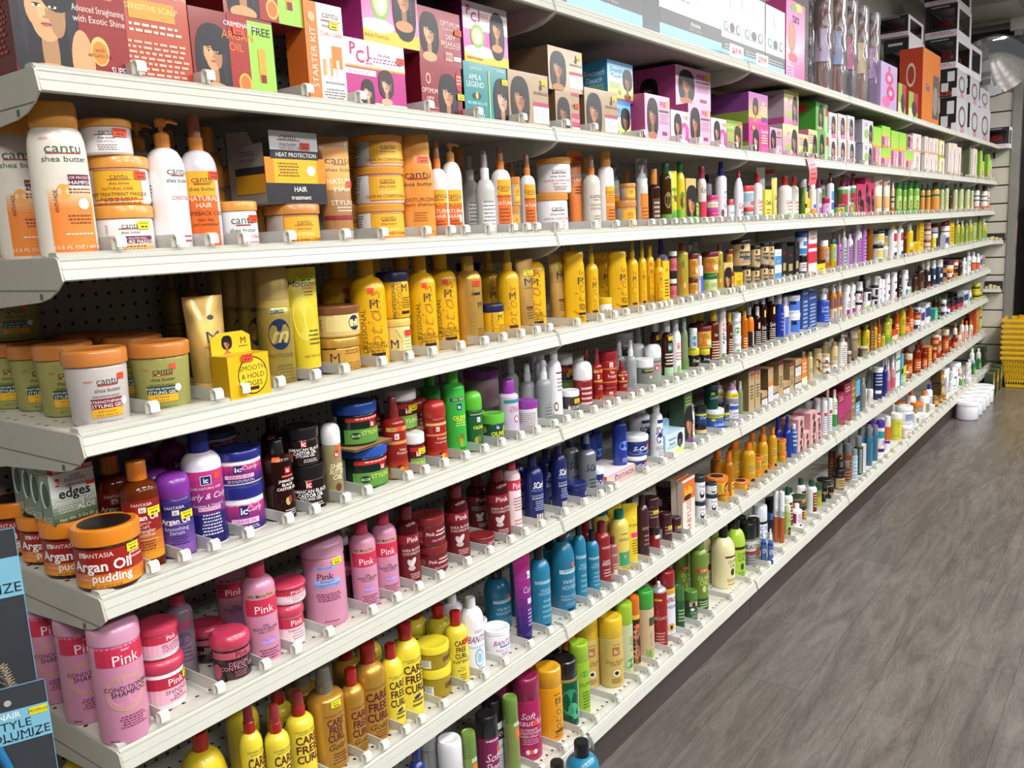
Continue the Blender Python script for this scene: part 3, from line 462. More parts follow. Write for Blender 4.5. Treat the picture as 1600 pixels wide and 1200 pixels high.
cjar;ja;cream jar with copper lid;b=d8b872 c=9a6440 cf=m ch=.24;R -.3 .9 .2 .7 e6cf88|E .0 .45 .3 .2 e8d48c|E .55 .45 .2 .24 1c2850|T!/ .55 .45 .22 e0d4a0 m|X -1 -.4 .2 .6 a07a40 5
gjar;ja;honey-gold jar with gold lid;b=b98a3e c=c79a44 bf=m cf=m ch=.26;R -.5 .9 .1 .76 c4943e|T -.1 .45 .28 2a2440 M|T -.1 .22 .06 3a2c20 MOTIONS|X .2 .8 .5 .65 7a5020 2|X .2 .8 .1 .3 7a5020 3|R -.45 -.05 .7 .76 3a2830
mot;rb;yellow round bottle with M logo;b=e6b010 c=dca30c cr=.42 ch=.16 sh=.72 cf=p;T 0.25 .59 .085 1c1a30 M|R 0.10 0.45 .52 .525 3a3020|V/ 0.23 .37 .15 c07d10 Motions|V -0.17 .3 .05 5a4510 PROFESSIONAL|T 0.25 .22 .028 4a3a10 MOISTURE|T 0.25 .185 .028 4a3a10 NEUTRALIZING|T 0.25 .15 .028 4a3a10 SHAMPOO|R 0.03 0.60 .1 .13 2a1820|X 0.05 0.55 .04 .09 5a4510 3|R 0.05 0.27 .69 .74 f04a28
ynjar;ja;yellow jar with navy lid;b=e6b012 c=1c1c4a ch=.2;V .2 .4 .18 c08010 Motions|V .0 .4 .08 3a2c10 PROFESSIONAL|T .5 .65 .16 1c1a30 M|R .3 .75 .1 .16 2a1820|X .35 .8 .2 .45 5a4510 5|R -.75 -.6 .1 .5 f0ecd8
crjar;ja;pale cream jar with leaf swoosh;b=e6cf84 c=d8b860 ch=.17;E -.1 .45 .35 .42 c8b860 .3|E -.16 .45 .3 .42 e6cf84 .3|T -.15 .42 .2 1c1a30 M|R .25 .9 .15 .7 e8dca0|X .3 .8 .2 .65 9a8a5a 6|P .6 .66 f04a28
goldrb;rb;gold slim bottle with gold cap;b=c79c46 c=d0a850 bf=m cf=m cr=.44 ch=.15 sh=.74;R .1 .6 .57 .6 2a2438|V .1 .35 .06 a87a30 PROFESSIONAL|T .55 .46 .07 26202e M|X .3 .8 .1 .2 6a5020 4|P .4 .7 f04a28
ysp;sp;yellow spray bottle with clear cap;b=e2b016 c=d8a818 sh=.66 cr=.4 ch=.24 oc=b8983a;T .25 .48 .08 1c1a30 M|V/ .2 .3 .12 c07d10 Motions|R 0 .55 .12 .15 4a1820|X 0 .5 .03 .1 5a4510 3
yov;ov;yellow square-shouldered conditioner bottle;b=e8b40e c=e8b814 q=3 ch=.1 cw=.92 k=.7;T .3 .6 .1 1c1a30 M|V/ .28 .38 .16 c07d10 Motions|X .1 .7 .2 .28 4a3a10 3|R .1 .7 .14 .17 2a1820|X .1 .6 .04 .12 5a4510 4
wyjar;ja;small white jar with yellow lid;b=f0eee4 c=e2b828 ch=.28;T .2 .35 .22 1c1a30 M|R .5 .9 .3 .4 3a3030
lavb;sp;lavender bottle with purple sprayer;b=a89cc0 c=4a2f90 sh=.6 cr=.36 ch=.24 oc=4a2f90;X -.2 .8 .2 .5 6a5a8a 4
ybox;bx;slim yellow carton;b=e6bc20 s=c89a10 t=e0b418 dep=.05;T .2 .8 .08 1c1a30 M|R -.5 .6 .1 .16 2a1820|X -.6 .7 .2 .6 6a5410 6
pbj;ja;black and pink jar with white lid;b=2a2024 c=eceaea ch=.16;R -.6 1 .3 .75 d8687c|T .3 .5 .2 3a1a20 Air-Curl
mango;rb;olive bottle with mango print and maroon cap;b=a89a30 c=7a2028 cr=.45 ch=.13 sh=.8;E -.1 .5 .6 .17 c8742c|E .1 .65 .16 .06 5a8a2c|E .2 .2 .5 .12 d08838|E .25 .3 .12 .05 d8c070
mangoj;ja;mango-print jar with maroon lid;b=d8923c c=6e2028 ch=.2;E .1 .4 .45 .3 cc6c28|E .25 .6 .12 .12 6a9a30|E .55 .3 .25 .14 e8d0a0|R -1.5 1 .04 .12 a0b040
limej;ja;pale green jar with dark green lid;b=c8cf94 c=1c6a3c ch=.2;E -.2 .5 .2 .15 a0c860|X .1 .8 .4 .6 7a8a50 3|E .3 .2 .3 .12 d0b860
beigej;ja;beige jar with black lid;b=d8b98a c=241d1c ch=.16;E .15 .72 .13 .1 2a2220|R -.05 .8 .3 .55 4a3c38|T .4 .43 .12 e8d4b0 HAIR MASK|R .2 .8 .22 .3 3a6a8a|X .0 .8 .1 .18 8a7050 2|R -1 -.5 .3 .6 b09068
bwbox;bx;white and blue slim carton;b=e6ebf0 s=b8c8d8 t=e0e6ea dep=.07;R -1 1 .1 .62 4a8cc8|T 0 .3 .08 ffffff ARGAN|X -.7 .7 .7 .8 8aa8c8 2
bkbox;bx;black carton with gold foil print;b=1c181a s=121012 t=241e20 dep=.08;R -.5 .6 .3 .5 a89860|T 0 .75 .08 8a2024 HE|E 0 .15 .5 .06 b8a870
puda;ja;amber pudding jar with wide orange lid;b=4a1d10 c=e0821c ch=.26 bf=g top=2a1a16,1c1412;G -.95 .95 .08 .68 e8962c a82018|R -.95 .95 .3 .68 9c2018|T -0.24 .6 .07 f4e6e0 FANTASIA|R -0.64 -0.48 .56 .64 e8e0dc|T! -0.56 .6 .07 9c2018 ic|T! -0.20 .43 .16 fbf4f0 Argan Oil|T! 0.00 .24 .13 f6ece8 pudding|T -0.52 .3 .05 e8c8bc Curl|T -0.52 .23 .05 e8c8bc Holding|X 0.33 0.73 .42 .62 f0c8b8 3|T -0.12 .11 .035 6a2a10 NET WT 454 g 16 Oz|P 0.48 .63 e8e020
edgep;bx;green and white blister of smoothing gel;b=5d7458 s=7f9483 t=3c5638 dep=.03;G -1 1 0 .55 48603a dfe6de|R -1 1 .55 .92 e6e8e6|R -.95 1 .9 1 c02a2c|T .1 .95 .055 ffffff BONUS 60% More FREE!|R -.75 -.55 .68 .82 c8302c|T! -.65 .75 .09 ffffff ic|T .15 .82 .06 5a6a5c HAIR|T .15 .76 .06 5a6a5c POLISHER|T .2 .66 .05 3a4a3c FIRM HOLD|T! .05 .54 .17 121412 edges|T 0 .38 .11 eef2ec Smoothing Gel|T! .5 .25 .09 ffffff ALOE|X -.8 .2 .18 .3 dfe8dc 3|T .1 .08 .06 e6ece4 Net Wt. 3 Oz 85 g|R .6 1 .6 .66 e8401c|sE -.1 .55 .7 .25 e8ece8|sE .1 .55 .55 .22 2a5a34|sT 0 .1 .12 dfe8dc ALOE|sT 0 .92 .08 b03030 BONUS
argb;rb;amber detangler bottle with orange cap;b=6a2c0c c=e07a1c cr=.48 ch=.17 sh=.7 bf=g;G -0.88 0.77 .1 .66 d8902a 8a1c14|R -0.88 0.77 .36 .66 8a1c16|T 0.02 .62 .028 f2e4dc FANTASIA|R -0.10 0.14 .545 .595 e8e0dc|T! 0.02 .57 .035 8a1c16 ic|T! 0.02 .5 .05 fbf2ee Argan Oil|T 0.02 .45 .026 f0d4c8 Leave-in|T 0.02 .415 .032 f4e0d4 Curl|T 0.02 .375 .034 f4e0d4 Detangler|T 0.02 .335 .026 f0d4c8 Conditioner|R -0.43 0.47 .285 .29 f0d4c8|X -0.33 0.37 .18 .28 7a2a10 4|P 0.42 .55 e8e020
serum;dm;violet serum bottle with purple dome cap;b=3a2a78 c=7c2f98 ch=.28;G -.8 .9 .03 .64 8a5cae 22205c|T 0.01 .62 .035 eae4f4 FANTASIA|R -0.09 0.16 .53 .59 e8e0dc|T! 0.03 .56 .04 22205c ic|T! 0.01 .46 .06 fbf6ff Argan Oil|R -0.44 0.46 .415 .42 c8b8e0|T 0.01 .37 .045 d8c8ec Smoothing|T 0.01 .32 .045 d8c8ec Serum|X -0.24 0.41 .16 .28 2a1a5c 4|P 0.46 .52 e8e020|T 0.36 .76 .03 f0e8f8 ORIGINAL
curly;rb;white and magenta bottle with navy cap;b=ece6ee c=1f2478 cr=.48 ch=.17 sh=.72;G -.95 1.1 .03 .68 1f1c62 c8357f|R -.95 1.1 .03 .3 1c1a5e|R -0.12 0.23 .56 .64 e8e4f0|R -0.10 0.21 .565 .635 1c2060|T! 0.05 .6 .045 ffffff ic|T 0.08 .53 .02 fbe6f4 FOR NATURAL HAIR|T/ 0.08 .46 .05 fbe0f0 Curly & Coily|T 0.08 .38 .022 f0e0f4 Coconut & Vitamin E|R -0.27 0.48 .33 .365 f0b8d8|T 0.08 .347 .02 8a2a70 CURL ACTIVATING|X -0.22 0.48 .1 .3 d8d0ec 7|R 0.33 0.53 .6 .66 e8502c
curlyj;ja;white and magenta jar with navy lid;b=ece6ee c=1f2478 ch=.26 top=14163c,20265c;G -.95 .95 .08 .62 2a1c6a c8357f|R -0.10 0.15 .38 .6 1c2060|T! 0.02 .49 .14 ffffff ic|T/ 0.37 .52 .11 fbe0f0 Curly|T 0.05 .62 .05 fbe6f4 FOR NATURAL HAIR|R -0.35 0.45 .22 .33 f0b8d8|T 0.05 .275 .07 8a2a70 LEAVE-IN|X -0.35 0.45 .1 .18 d8d0ec 2
magb;rb;dark magenta curl bottle behind the front row;b=8c2064 c=5a1450 sh=.75 ch=.14;R 0.00 0.40 .6 .72 2a2060|T! 0.20 .66 .06 ffffff ic|T/ 0.10 .5 .05 e0a0c8 Curly
castb;rb;black castor-oil bottle with black cap;b=2c110c c=161314 cr=.46 ch=.16 sh=.72 bf=g;R .25 .55 .6 .68 b02a2c|T! .4 .64 .05 ffffff ic|R .1 .7 .555 .58 e05a50|T! .35 .51 .034 f6f0ee JAMAICAN|T! .35 .46 .034 f6f0ee BLACK|T! .35 .41 .034 f6f0ee CASTOR OIL|E .3 .25 .12 .05 c8b060|E .4 .27 .08 .05 9a3a30|X .1 .7 .06 .14 e0d8d4 3|R -.3 .1 .76 .81 e8602c
castj;ja;black castor-oil jar;b=1d0e0c c=120f10 ch=.3 bf=e;R .0 .2 .5 .68 b02a2c|T! .1 .59 .13 ffffff ic|T! .15 .44 .075 f6f0ee JAMAICAN BLACK|T! .15 .35 .075 f6f0ee CASTOR OIL|T! .15 .27 .06 f6f0ee STYLING GEL|E -.45 .2 .12 .1 c8b070|E -.4 .28 .1 .1 9a4a38|X 0 .6 .08 .18 d8d0cc 2
shea;dm;clear shea oil bottle with white dome cap;b=a89a70 c=eceaec ch=.26 bf=g;R .15 .5 .58 .66 c02a2c|T! .33 .62 .05 ffffff ic|T!/ .3 .47 .06 e8dcb0 SHEA|T!/ .3 .4 .06 e8dcb0 BUTTER|T!/ .3 .33 .06 e8dcb0 OIL|E .3 .2 .2 .05 6a3a2a|R .3 .6 .67 .74 f0602c
blug;ja;dark aloe gel jar with blue lid;b=12241c c=2450a8 ch=.25 bf=e;R -.3 1 .58 .67 d02a2c|X -.1 .9 .6 .65 f4e0e0 1|R .45 .65 .42 .56 c8302c|T! .55 .49 .1 ffffff ic|R -.35 1 .06 .4 5f9440|E 0 .25 .16 .08 18301c|T 0 .25 .06 d8e8c8 ALOE|T .5 .3 .1 d8e060 STYLING|R -1.1 -.6 .08 .7 c8d0d0|X -1.05 -.65 .1 .3 30383a 3
redsp;sp;red heat-protect spray bottle;b=8a1a14 c=7a2026 sh=.68 cr=.44 ch=.25 oc=8a3038;R -.4 .9 .6 .65 e0b060|T .3 .625 .03 8a1a14 50% MORE|R .05 .3 .5 .57 e8dcd8|T! .17 .535 .04 b02a2c ic|R -.4 .9 .44 .48 d89050|T .5 .37 .035 f0d0c0 Heat|T .5 .33 .035 f0d0c0 Protector|G -.4 .9 .02 .26 e88a20 8a1a14|E .2 .13 .32 .05 1a1a20 .4|E .3 .12 .2 .03 e09030 .4|R .2 .5 .6 .66 f04a28
marj;ja;maroon gel jar with white lid;b=4c1a1a c=e6e4e2 ch=.25 bf=e;R -.2 1 .55 .66 b8282a|R .2 .4 .42 .6 c8302c|T! .3 .5 .12 ffffff ic|R -.2 1 .06 .38 6e9a48|T .35 .25 .1 d8e080 STYLING|R -1.1 -.6 .1 .7 c8d0d0|P .6 .55 e8e020
reddm;dm;red dome-cap heat lotion bottle;b=a01d16 c=b02a24 ch=.27;R -.5 1 .62 .66 e0b878|R .1 .3 .53 .6 e8dcd8|T! .2 .565 .04 b02a2c ic|R -.5 1 .46 .49 d89050|T .5 .42 .04 f6dcd4 Protector|T .4 .36 .028 f0c8bc Straightening|G -.5 1 .02 .26 e88a20 a01d16|E .3 .15 .36 .05 1a1a20 .4|E .4 .14 .22 .03 e0b030 .4|E .1 .13 .16 .025 3a80c8 .4|T .5 .83 .028 f0d8d0 ORIGINAL
olive;rb;tall green olive bottle with lime cap;b=35ac3c c=4cb434 cr=.46 ch=.14 sh=.8;R -.2 .8 .66 .7 1c2a70|T .3 .68 .028 e8f020 50% FREE|R .15 .45 .56 .63 1c3070|T! .3 .595 .04 ffffff ic|T! .3 .47 .045 e8e838 OLIVE|X 0 .7 .36 .44 d8f078 3|E .2 .22 .12 .05 7a8a28|E .4 .24 .12 .05 68782a|E .3 .18 .12 .05 9aa838|X .2 .7 .06 .12 1c5a24 2
olivdm;dm;dark green olive bottle with lime dome;b=1d5a30 c=5cbc34 ch=.3;R -.4 1 .6 .64 1c3070|X -.2 .9 .605 .635 e8f020 1|R .3 .55 .5 .58 e8ece8|T! .42 .54 .04 1c3070 ic|T! .4 .41 .05 e8e838 OLIVE|E .2 .2 .14 .06 98a838|E .4 .22 .14 .06 68782a|T 0 .78 .03 1a4a1a ORIGINAL
olivj;ja;green olive jar with lime lid;b=1c4a2c c=62b83a ch=.3 bf=e;R .2 .45 .5 .66 1c3070|T! .33 .58 .11 ffffff ic|T! .35 .36 .13 e8e838 OLIVE|T .35 .24 .06 d8e890 SMOOTHING GEL|E -.5 .5 .16 .12 9aa838|E .8 .5 .14 .1 9aa838|X -.2 .8 .66 .7 d8d8e8 1
pinkgel;ja;clear pinkish gel jar with purple lid;b=a08a90 c=8a3498 ch=.22 bf=g;T .3 .55 .1 a85a80 FRIZZ|X 0 .7 .2 .4 a85a80 3
frizz;rb;lilac frizz bottle with purple cap;b=c8b8cc c=8a3498 cr=.6 ch=.22 sh=.72;R -.3 1 .62 .68 3a8a98|T .4 .54 .04 b04a80 FRIZZ|T .4 .49 .04 b04a80 BUSTER|E .5 .34 .18 .06 b02a3c|E .5 .34 .13 .04 f0e8ec
wpjar;ja;grey-white jar with purple lid;b=cfc8cc c=8a3498 ch=.24;X -1 .6 .12 .62 8a8088 8|R -.4 .6 .02 .09 c87880
clsp;sp;clear grey mist spray;b=a8acae c=e2e4e6 sh=.6 cr=.42 ch=.28 bf=g oc=dfe1e4;T .4 .35 .05 b03a50 ic|X 0 .7 .1 .3 6a6a70 4|R .2 .8 .02 .06 6a2018
cocob;rb;white coconut bottle with maroon base band;b=f0eef2 c=e8e8ec cr=.5 ch=.16 sh=.7;R .2 .9 .66 .68 6a2018|X .2 .9 .4 .6 8a8a90 4|E .1 .22 .2 .06 6a3a28|E .1 .22 .12 .04 f4f0f0|R -.2 .9 .02 .1 6a2018
cocoj;ja;black coconut jar with white lid;b=3c3a38 c=eceaec ch=.22 bf=e;R .3 .55 .5 .68 c02a2c|T! .42 .6 .12 ffffff ic|T .45 .36 .11 f4f0ea COCONUT|T .45 .22 .08 f4f0ea STYLING|E -.1 .3 .14 .2 6a4a30|E -.1 .3 .1 .14 eae6e0|P .6 .6 e8c020
dmw;dm;red bottle with white dome cap;b=8a1f28 c=eceaec ch=.36;X -.2 .8 .1 .5 e8d0c8 4|T .4 .72 .06 3a3a40 ORIGINAL
redj;ja;glossy red jar;b=9c1a18 c=8a1418 ch=.24;R .15 .4 .55 .7 e8dcd8|T! .27 .62 .13 b02a2c ic|T .35 .42 .1 f4e0da Heat|T .35 .3 .1 f4e0da Protector|R -1.2 1.2 .5 .53 d89050|R -1.2 1.2 .12 .15 d89050
wlj;ja;clear gel jar with white lid;b=8a9088 c=e8eaec ch=.26 bf=g;R -.2 1 .55 .68 3a3c34|X 0 .9 .58 .65 d8e060 1|R .4 .6 .36 .5 c8302c|R -.2 1 .06 .14 7aa060|T! .5 .43 .1 ffffff ic
wdm;dm;clear bottle with white dome and red square;b=a8aaa6 c=eceef0 ch=.32 bf=g;R .2 .6 .4 .52 c8302c|T! .4 .46 .08 ffffff ic|X -.2 .8 .56 .62 3a3a3a 1|R -.5 1 .04 .2 7aa060
brnw;rb;brown bottle with white cap;b=4a2318 c=e6e4e4 cr=.5 ch=.2 sh=.68 bf=g;R .1 .6 .5 .62 3a8a78|T! .3 .56 .06 ffffff ic|X -.3 .9 .26 .46 f0ece8 4|R -.4 1 .04 .24 a8c8a0|T .3 .12 .05 4a8a50 ALOE|P .5 .7 e8d820
whc;rb;tall white bottle with red square;b=f2f2f4 c=e6e8ea cr=.5 ch=.18 sh=.7;R .2 .7 .5 .62 e8a8a8|T! .45 .56 .06 c8302c ic|X 0 .9 .3 .46 d8707c 3|E .4 .14 .3 .1 8ab868
grnc;rb;clear green gel bottle;b=8c9a70 c=b8c4b0 cr=.5 ch=.2 bf=g;R -.3 .9 .1 .3 6a8a3c
blkyj;ja;black jar with yellow lid;b=1a1c1c c=d8c82a ch=.26 bf=e;T/ .4 .5 .14 e8e0d0 Free|R -.2 1 .2 .26 d8b838|R -.9 -.5 .1 .6 c8ccd0
whbj;ja;white and blue jar;b=d4dce2 c=e6e8ec ch=.24;E .3 .4 .4 .25 4a8ab8|X 0 .8 .1 .2 5a6a78 2
ambry;rb;dark amber oil bottle with yellow cap;b=6a2c10 c=d8bc28 cr=.5 ch=.18 sh=.72 bf=g;R .2 .6 .5 .64 3a1a0c|T .4 .57 .07 f0e4d8 in|X -.1 .9 .1 .45 f0d8c0 7
pure;ov;white pure tea bottle with green leaf;b=f2f2f2 c=f0f0f2 ch=.15 cw=.9 k=.8;V .3 .3 .16 2a2c30 pure|V .3 .62 .14 c8443c tea|R .1 .7 .72 .84 f0dcd8|T! .4 .78 .07 c8302c ic|E .2 .12 .3 .06 5a9a3c .3|E .5 .08 .3 .06 e8a83c
pures;ja;small white pure jar with green leaf;b=f0f2f2 c=f4f4f6 ch=.2;T .3 .62 .2 4a5a58 pure|E .3 .25 .4 .14 6aa858 .3
oran;rb;orange oil bottle;b=c86a18 c=d8a828 cr=.5 ch=.14 sh=.78 bf=g;X -.2 .9 .1 .4 f0d8b0 5
orandm;dm;black bottle with orange dome cap;b=2c2024 c=e8801c ch=.4;X -.3 .9 .72 .84 6a2a10 2|R .5 .9 .2 .6 c8c0b0
dkchoc;rb;dark brown label bottle with white cap;b=2a1512 c=e2e2e4 cr=.46 ch=.2 sh=.66 bf=g;R .2 .6 .5 .64 e8b0a8|X -.4 .9 .08 .44 e8e0d8 8
dkflip;rb;dark brown tall spice bottle;b=34180e c=e6e6e6 cr=.6 ch=.12 sh=.76 bf=g;R .3 .7 .62 .76 e0c860|T/ .3 .42 .08 f0ece0 Spice|X -.3 .9 .08 .34 e8e0c8 6
psham;dm;large pink shampoo bottle with white script;b=cf8ba8 c=d095b0 ch=.17;R -.6 1.2 .66 .82 cc3050|T 0.20 .71 .085 fbeaf0 Pink|T/ 0.20 .79 .02 fbeaf0 luster|E 0.10 .43 .5 .15 c8a07c|E 0.10 .43 .44 .128 cf8ba8|T 0.20 .475 .036 3a1a2c CONDITIONING|T 0.20 .43 .042 3a1a2c SHAMPOO|X -0.15 0.55 .13 .24 7a2a4c 5|X -0.45 -0.20 .02 .045 4a1a2c 1
pjar;ja;white and pink cream jar with rose lid;b=f4eef0 c=c23a58 ch=.27 dome=1;R -.7 1.1 .46 .7 c2304c|T .5 .58 .13 fbeaf0 Pink|R -.7 1.1 .14 .46 eeb4c8|X .1 .9 .17 .34 8a2a4c 3|T .5 .39 .08 4a1a2c GRO COMPLEX|R -1.3 -.75 .14 .6 f0dce2
pjar2;ja;white and pink shining jam jar;b=f4eef0 c=c23a58 ch=.27 dome=1;R -.7 1.1 .42 .64 b82844|T .4 .53 .13 fbeaf0 Pink|R -.7 1.1 .14 .42 eeb4c8|T .4 .35 .08 4a1a2c SHINING|T .4 .26 .08 4a1a2c JAM|X .1 .8 .16 .21 8a2a4c 1|P .85 .57 e8e020
pjar3;ja;white therapeutic cream jar with rose lid;b=f4eef0 c=c23a58 ch=.27 dome=1;R -.7 1.1 .46 .7 c2304c|T .4 .58 .13 fbeaf0 Pink|R -.7 1.1 .14 .46 f0d4dc|T .4 .4 .06 4a1a2c THERAPEUTIC|X .1 .8 .16 .34 8a6a74 3
lilcl;rb;clear lilac oil bottle with rose cap;b=8c7888 c=c23a54 cr=.5 ch=.12 sh=.78 bf=g;R -.4 .6 .62 .72 a84868|E .1 .5 .4 .08 6a4a70|X -.3 .5 .2 .4 5a3a5c 4
dcg;ja;black design gel jar with rose lid;b=2c161c c=c23a58 ch=.3 dome=1 bf=e;R -.8 1.1 .5 .64 c0546c|T .35 .57 .11 3a1a24 Pink|T .2 .4 .08 d898a8 DESIGN|T .2 .31 .08 d898a8 CONTROL GEL|X 0 .5 .12 .24 c07888 3|E -.6 .25 .18 .16 c0546c
poil;rb;slim pink oil moisturizer bottle;b=cf8ba8 c=bc3450 cr=.46 ch=.15 sh=.74;R -.6 1.2 .68 .71 c8a070|T! 0.05 .695 .028 2a1018 50% More Free|R -.6 1.2 .5 .66 cc3050|T 0.15 .56 .075 fbeaf0 Pink|T 0.15 .4 .028 3a1a2c OIL|T 0.15 .365 .028 3a1a2c MOISTURIZER|T 0.15 .335 .018 3a1a2c HAIR LOTION|E 0.20 .24 .3 .03 b890d8|X -0.20 0.60 .05 .16 7a2a4c 4
pcond;dm;broad pink conditioner bottle with blue stripe;b=cf8ba8 c=d095b0 ch=.2;R -0.27 0.43 .68 .71 8ab0e8|T 0.08 .695 .02 2a3a7c NEW LOOK|T 0.08 .6 .075 3a1a34 Pink|R -0.27 0.53 .47 .56 98b4ec|T 0.13 .54 .026 2a2a6c RevitaLEX|T 0.13 .495 .03 2a2a6c CONDITIONER|X -0.27 0.53 .3 .4 7a2a4c 4|X -0.07 0.43 .06 .08 4a1a2c 1|P 0.48 .75 e8e020
dkpump;pu;dark pink-label spray with white pump;b=3c2028 c=e4e2e4 cr=.4 sh=.66 ch=.24 bf=g;R -.3 .9 .35 .55 b84868|T .3 .45 .06 f0dce4 Pink
marb;rb;maroon shea butter bottle with dark cap;b=4a1014 c=6a2024 cr=.5 ch=.16 sh=.72 bf=g;R -.7 1.1 .06 .64 6c161e|R -.7 1.1 .55 .66 8c2030|T 0.30 .6 .065 f4e4e6 Pink|T 0.25 .47 .032 f0dcd8 SHEA BUTTER|T 0.25 .425 .032 f0dcd8 COCONUT OIL|E 0.05 .3 .14 .06 d8c8c8 .5|E 0.20 .32 .12 .06 e0d4d4 -.5|E 0.10 .24 .2 .03 c8b4b4|X -0.05 0.65 .09 .17 d8b8b8 3
marjr;ja;maroon curl jar with maroon lid;b=5e1218 c=7a2024 ch=.26;R -1 1.1 .1 .66 701820|T .1 .45 .12 f0dcdc Pink|X -.9 -.2 .15 .55 b87878 6|X .3 .9 .3 .55 e8d0d0 2|T .5 .22 .07 e8d0d0 CURL & TWIST PUDDING
pwb;rb;white and pink lotion bottle;b=f0d4d8 c=c23a50 cr=.5 ch=.14 sh=.76;R -.5 1.2 .6 .74 c8304c|T .5 .66 .08 fbeaf0 Pink|X .1 .9 .3 .5 8a6a50 5|X .1 .9 .1 .2 c07888 2
navb;rb;navy wave shampoo bottle;b=1a2160 c=1a2058 cr=.4 ch=.16 sh=.7;T!/ .45 .58 .09 f0f2f8 SCurl|T .4 .5 .035 6a9ae0 FREE FLOW|T .4 .42 .024 c8d4f0 CONDITIONING|T .4 .38 .03 e8ecf8 SHAMPOO|X .1 .8 .18 .34 a8b4e0 5|R .2 .7 .04 .14 c8c0b4|R .3 .35 .04 .14 3a3840|R .5 .56 .04 .14 3a3840
silv;sp;silver mist bottle with navy sprayer;b=868c90 c=1a2060 cr=.36 ch=.26 sh=.66 bf=m oc=7a8090;T!/ .4 .46 .11 1a2050 S-Curl|X .1 .8 .1 .28 2a3050 3
navj;ja;navy jar;b=181e58 c=1c2264 ch=.26;R -.9 -.4 .3 .55 c8ccd4|T!/ .75 .4 .18 f0f2f8 S|X -.9 -.3 .1 .25 7a84c0 2
wnj;ja;navy jar with white lid;b=1e2c70 c=e4e6ea ch=.25;T!/ .35 .4 .2 d8def0 S-Curl|E .2 .2 .6 .1 5a78c0|R .6 .9 .4 .55 f04a28
bluet;rb;tall blue activator bottle;b=1e3490 c=1a2e80 cr=.5 ch=.1 sh=.84 k=.8;T!/ .3 .56 .14 16205a S|E .4 .42 .5 .1 6a90e0|X .1 .8 .06 .16 c0ccf0 4
sbox;bx;flat white and orange texturizer kit;b=d8a898 s=d87838 t=ece4e8 dep=.12;R -1 1 .1 .9 e0b8ac|T!/ -.4 .5 .6 1e2c70 S|T! .3 .5 .36 5a4a8a TEXTURIZER
wbig;rb;white litre moisturizer bottle;b=e6e8ec c=dfe2e8 cr=.5 ch=.14 sh=.74;R .1 .9 .68 .74 1e2c70|T!/ .4 .55 .12 1e2c70 SCurl|E .4 .4 .4 .1 1e2c70|E .45 .36 .3 .06 f0f2f6|T .4 .26 .03 1e2c70 CURL ACTIVATOR|T .4 .22 .035 1e2c70 MOISTURIZER|X .1 .8 .08 .18 4a5a90 3
texb;hd;pale blue kit with short-hair portrait;b=c8dce8 s=88b0c8 t=b8d0e0 dep=.06 hc=a8d0e4 hh=.45;F .5 .55 .34 7a4c34 14100f -.2|R -1 1 0 .2 d8e080|T! -.3 .75 .12 5a8ab8 Texturizer|T! -.3 .55 .12 5a8ab8 Smooth|X -.9 .2 .3 .45 8ab050 2|hX -.7 .7 .2 .6 4a8ac0 2
dgrn;rb;dark olive green bottle behind the kits;b=3c4a24 c=283418 ch=.14 sh=.76;X -.2 .8 .2 .5 7a8a50 5
grnF;bx;tall green portrait carton;b=4a6a34 s=2c4020 t=3a5428 dep=.06;R -1 1 .2 .28 e8662c|F .3 .45 .3 b07850 1a1412 .3|R -1 1 0 .16 6a3a7c|X -.8 .8 .75 .92 c8d890 3
tealj;ja;dark teal activator jar;b=1e4a44 c=283c3c ch=.14 bf=g;T/ .4 .5 .13 c8e0c0 Curl Act|E .2 .66 .2 .06 c8d040
curlj;ja;grey curl activator jar with white lid;b=5a6470 c=f0f2f4 ch=.22;R -1 1.2 .62 .74 c8c838|X -.6 .9 .65 .71 3a3c20 1|G -1 1.2 .04 .5 1e48a8 2a5ac0|T/ .4 .3 .14 f0f4fa Curl Activator|E -.1 .52 .16 .06 d0d838
smblk;ja;navy label jar with black lid;b=1e3868 c=1c1c20 ch=.3;T/ .4 .4 .16 d8e8f0 Curl|R -1 1.2 .5 .6 d0c838
peachj;ja;teal and peach jar with black lid;b=3a8a88 c=1e1e20 ch=.34;R -1 1.2 .4 .66 e0b880
lilsp;ap;white and lilac bonus bottle;b=e4d8e8 c=c890b8 sh=.8 cr=.6 ch=.16;R -.8 1.2 .64 .76 e8d020|T!^ .4 .7 0.081 1a1a1a FREE|R -.8 1.2 .5 .62 8a8c98|R -.3 .9 .34 .44 3a58a8|X .1 .9 .46 .5 2a3060 1|X 0 .9 .05 .26 8a8ab0 3
kbt;bx;tall kraft carton with plum top;b=b39a70 s=7a6644 t=6a3044 dep=.06;R -1 1 .88 1 6a2c40|T 0 .74 .05 3a3020 oil|X -.6 .6 .3 .6 5a4a30 5|P .3 .82 f06a5c
kbs;bx;kraft carton with white panel;b=b39a70 s=7a6644 t=c4ac84 dep=.06;R -1 1 .1 .55 e0dee0|R -1 1 .6 .68 2a3444|X -.8 .8 .2 .5 9a98a0 4|E .5 .86 .3 .08 f0685c
kbo;bx;kraft carton with orange square;b=b39a70 s=54432a t=b8a078 dep=.06;R -.9 .9 .52 .64 e8782c|R -.9 .9 .12 .52 e8e6ec|X -.7 .7 .16 .48 8a8ab8 6|E .3 .9 .4 .06 f0606c
orbox;bx;orange and cream slim carton;b=e07a30 s=a85a20 t=e88a40 dep=.06;R -1 1 0 .4 e8d8b0|X -.6 .6 .5 .9 f6e4c8 3
beigeb;rb;beige lotion bottle;b=d0ba88 c=c4a870 cr=.6 ch=.14 sh=.8;X 0 .8 .35 .5 6a7a90 2
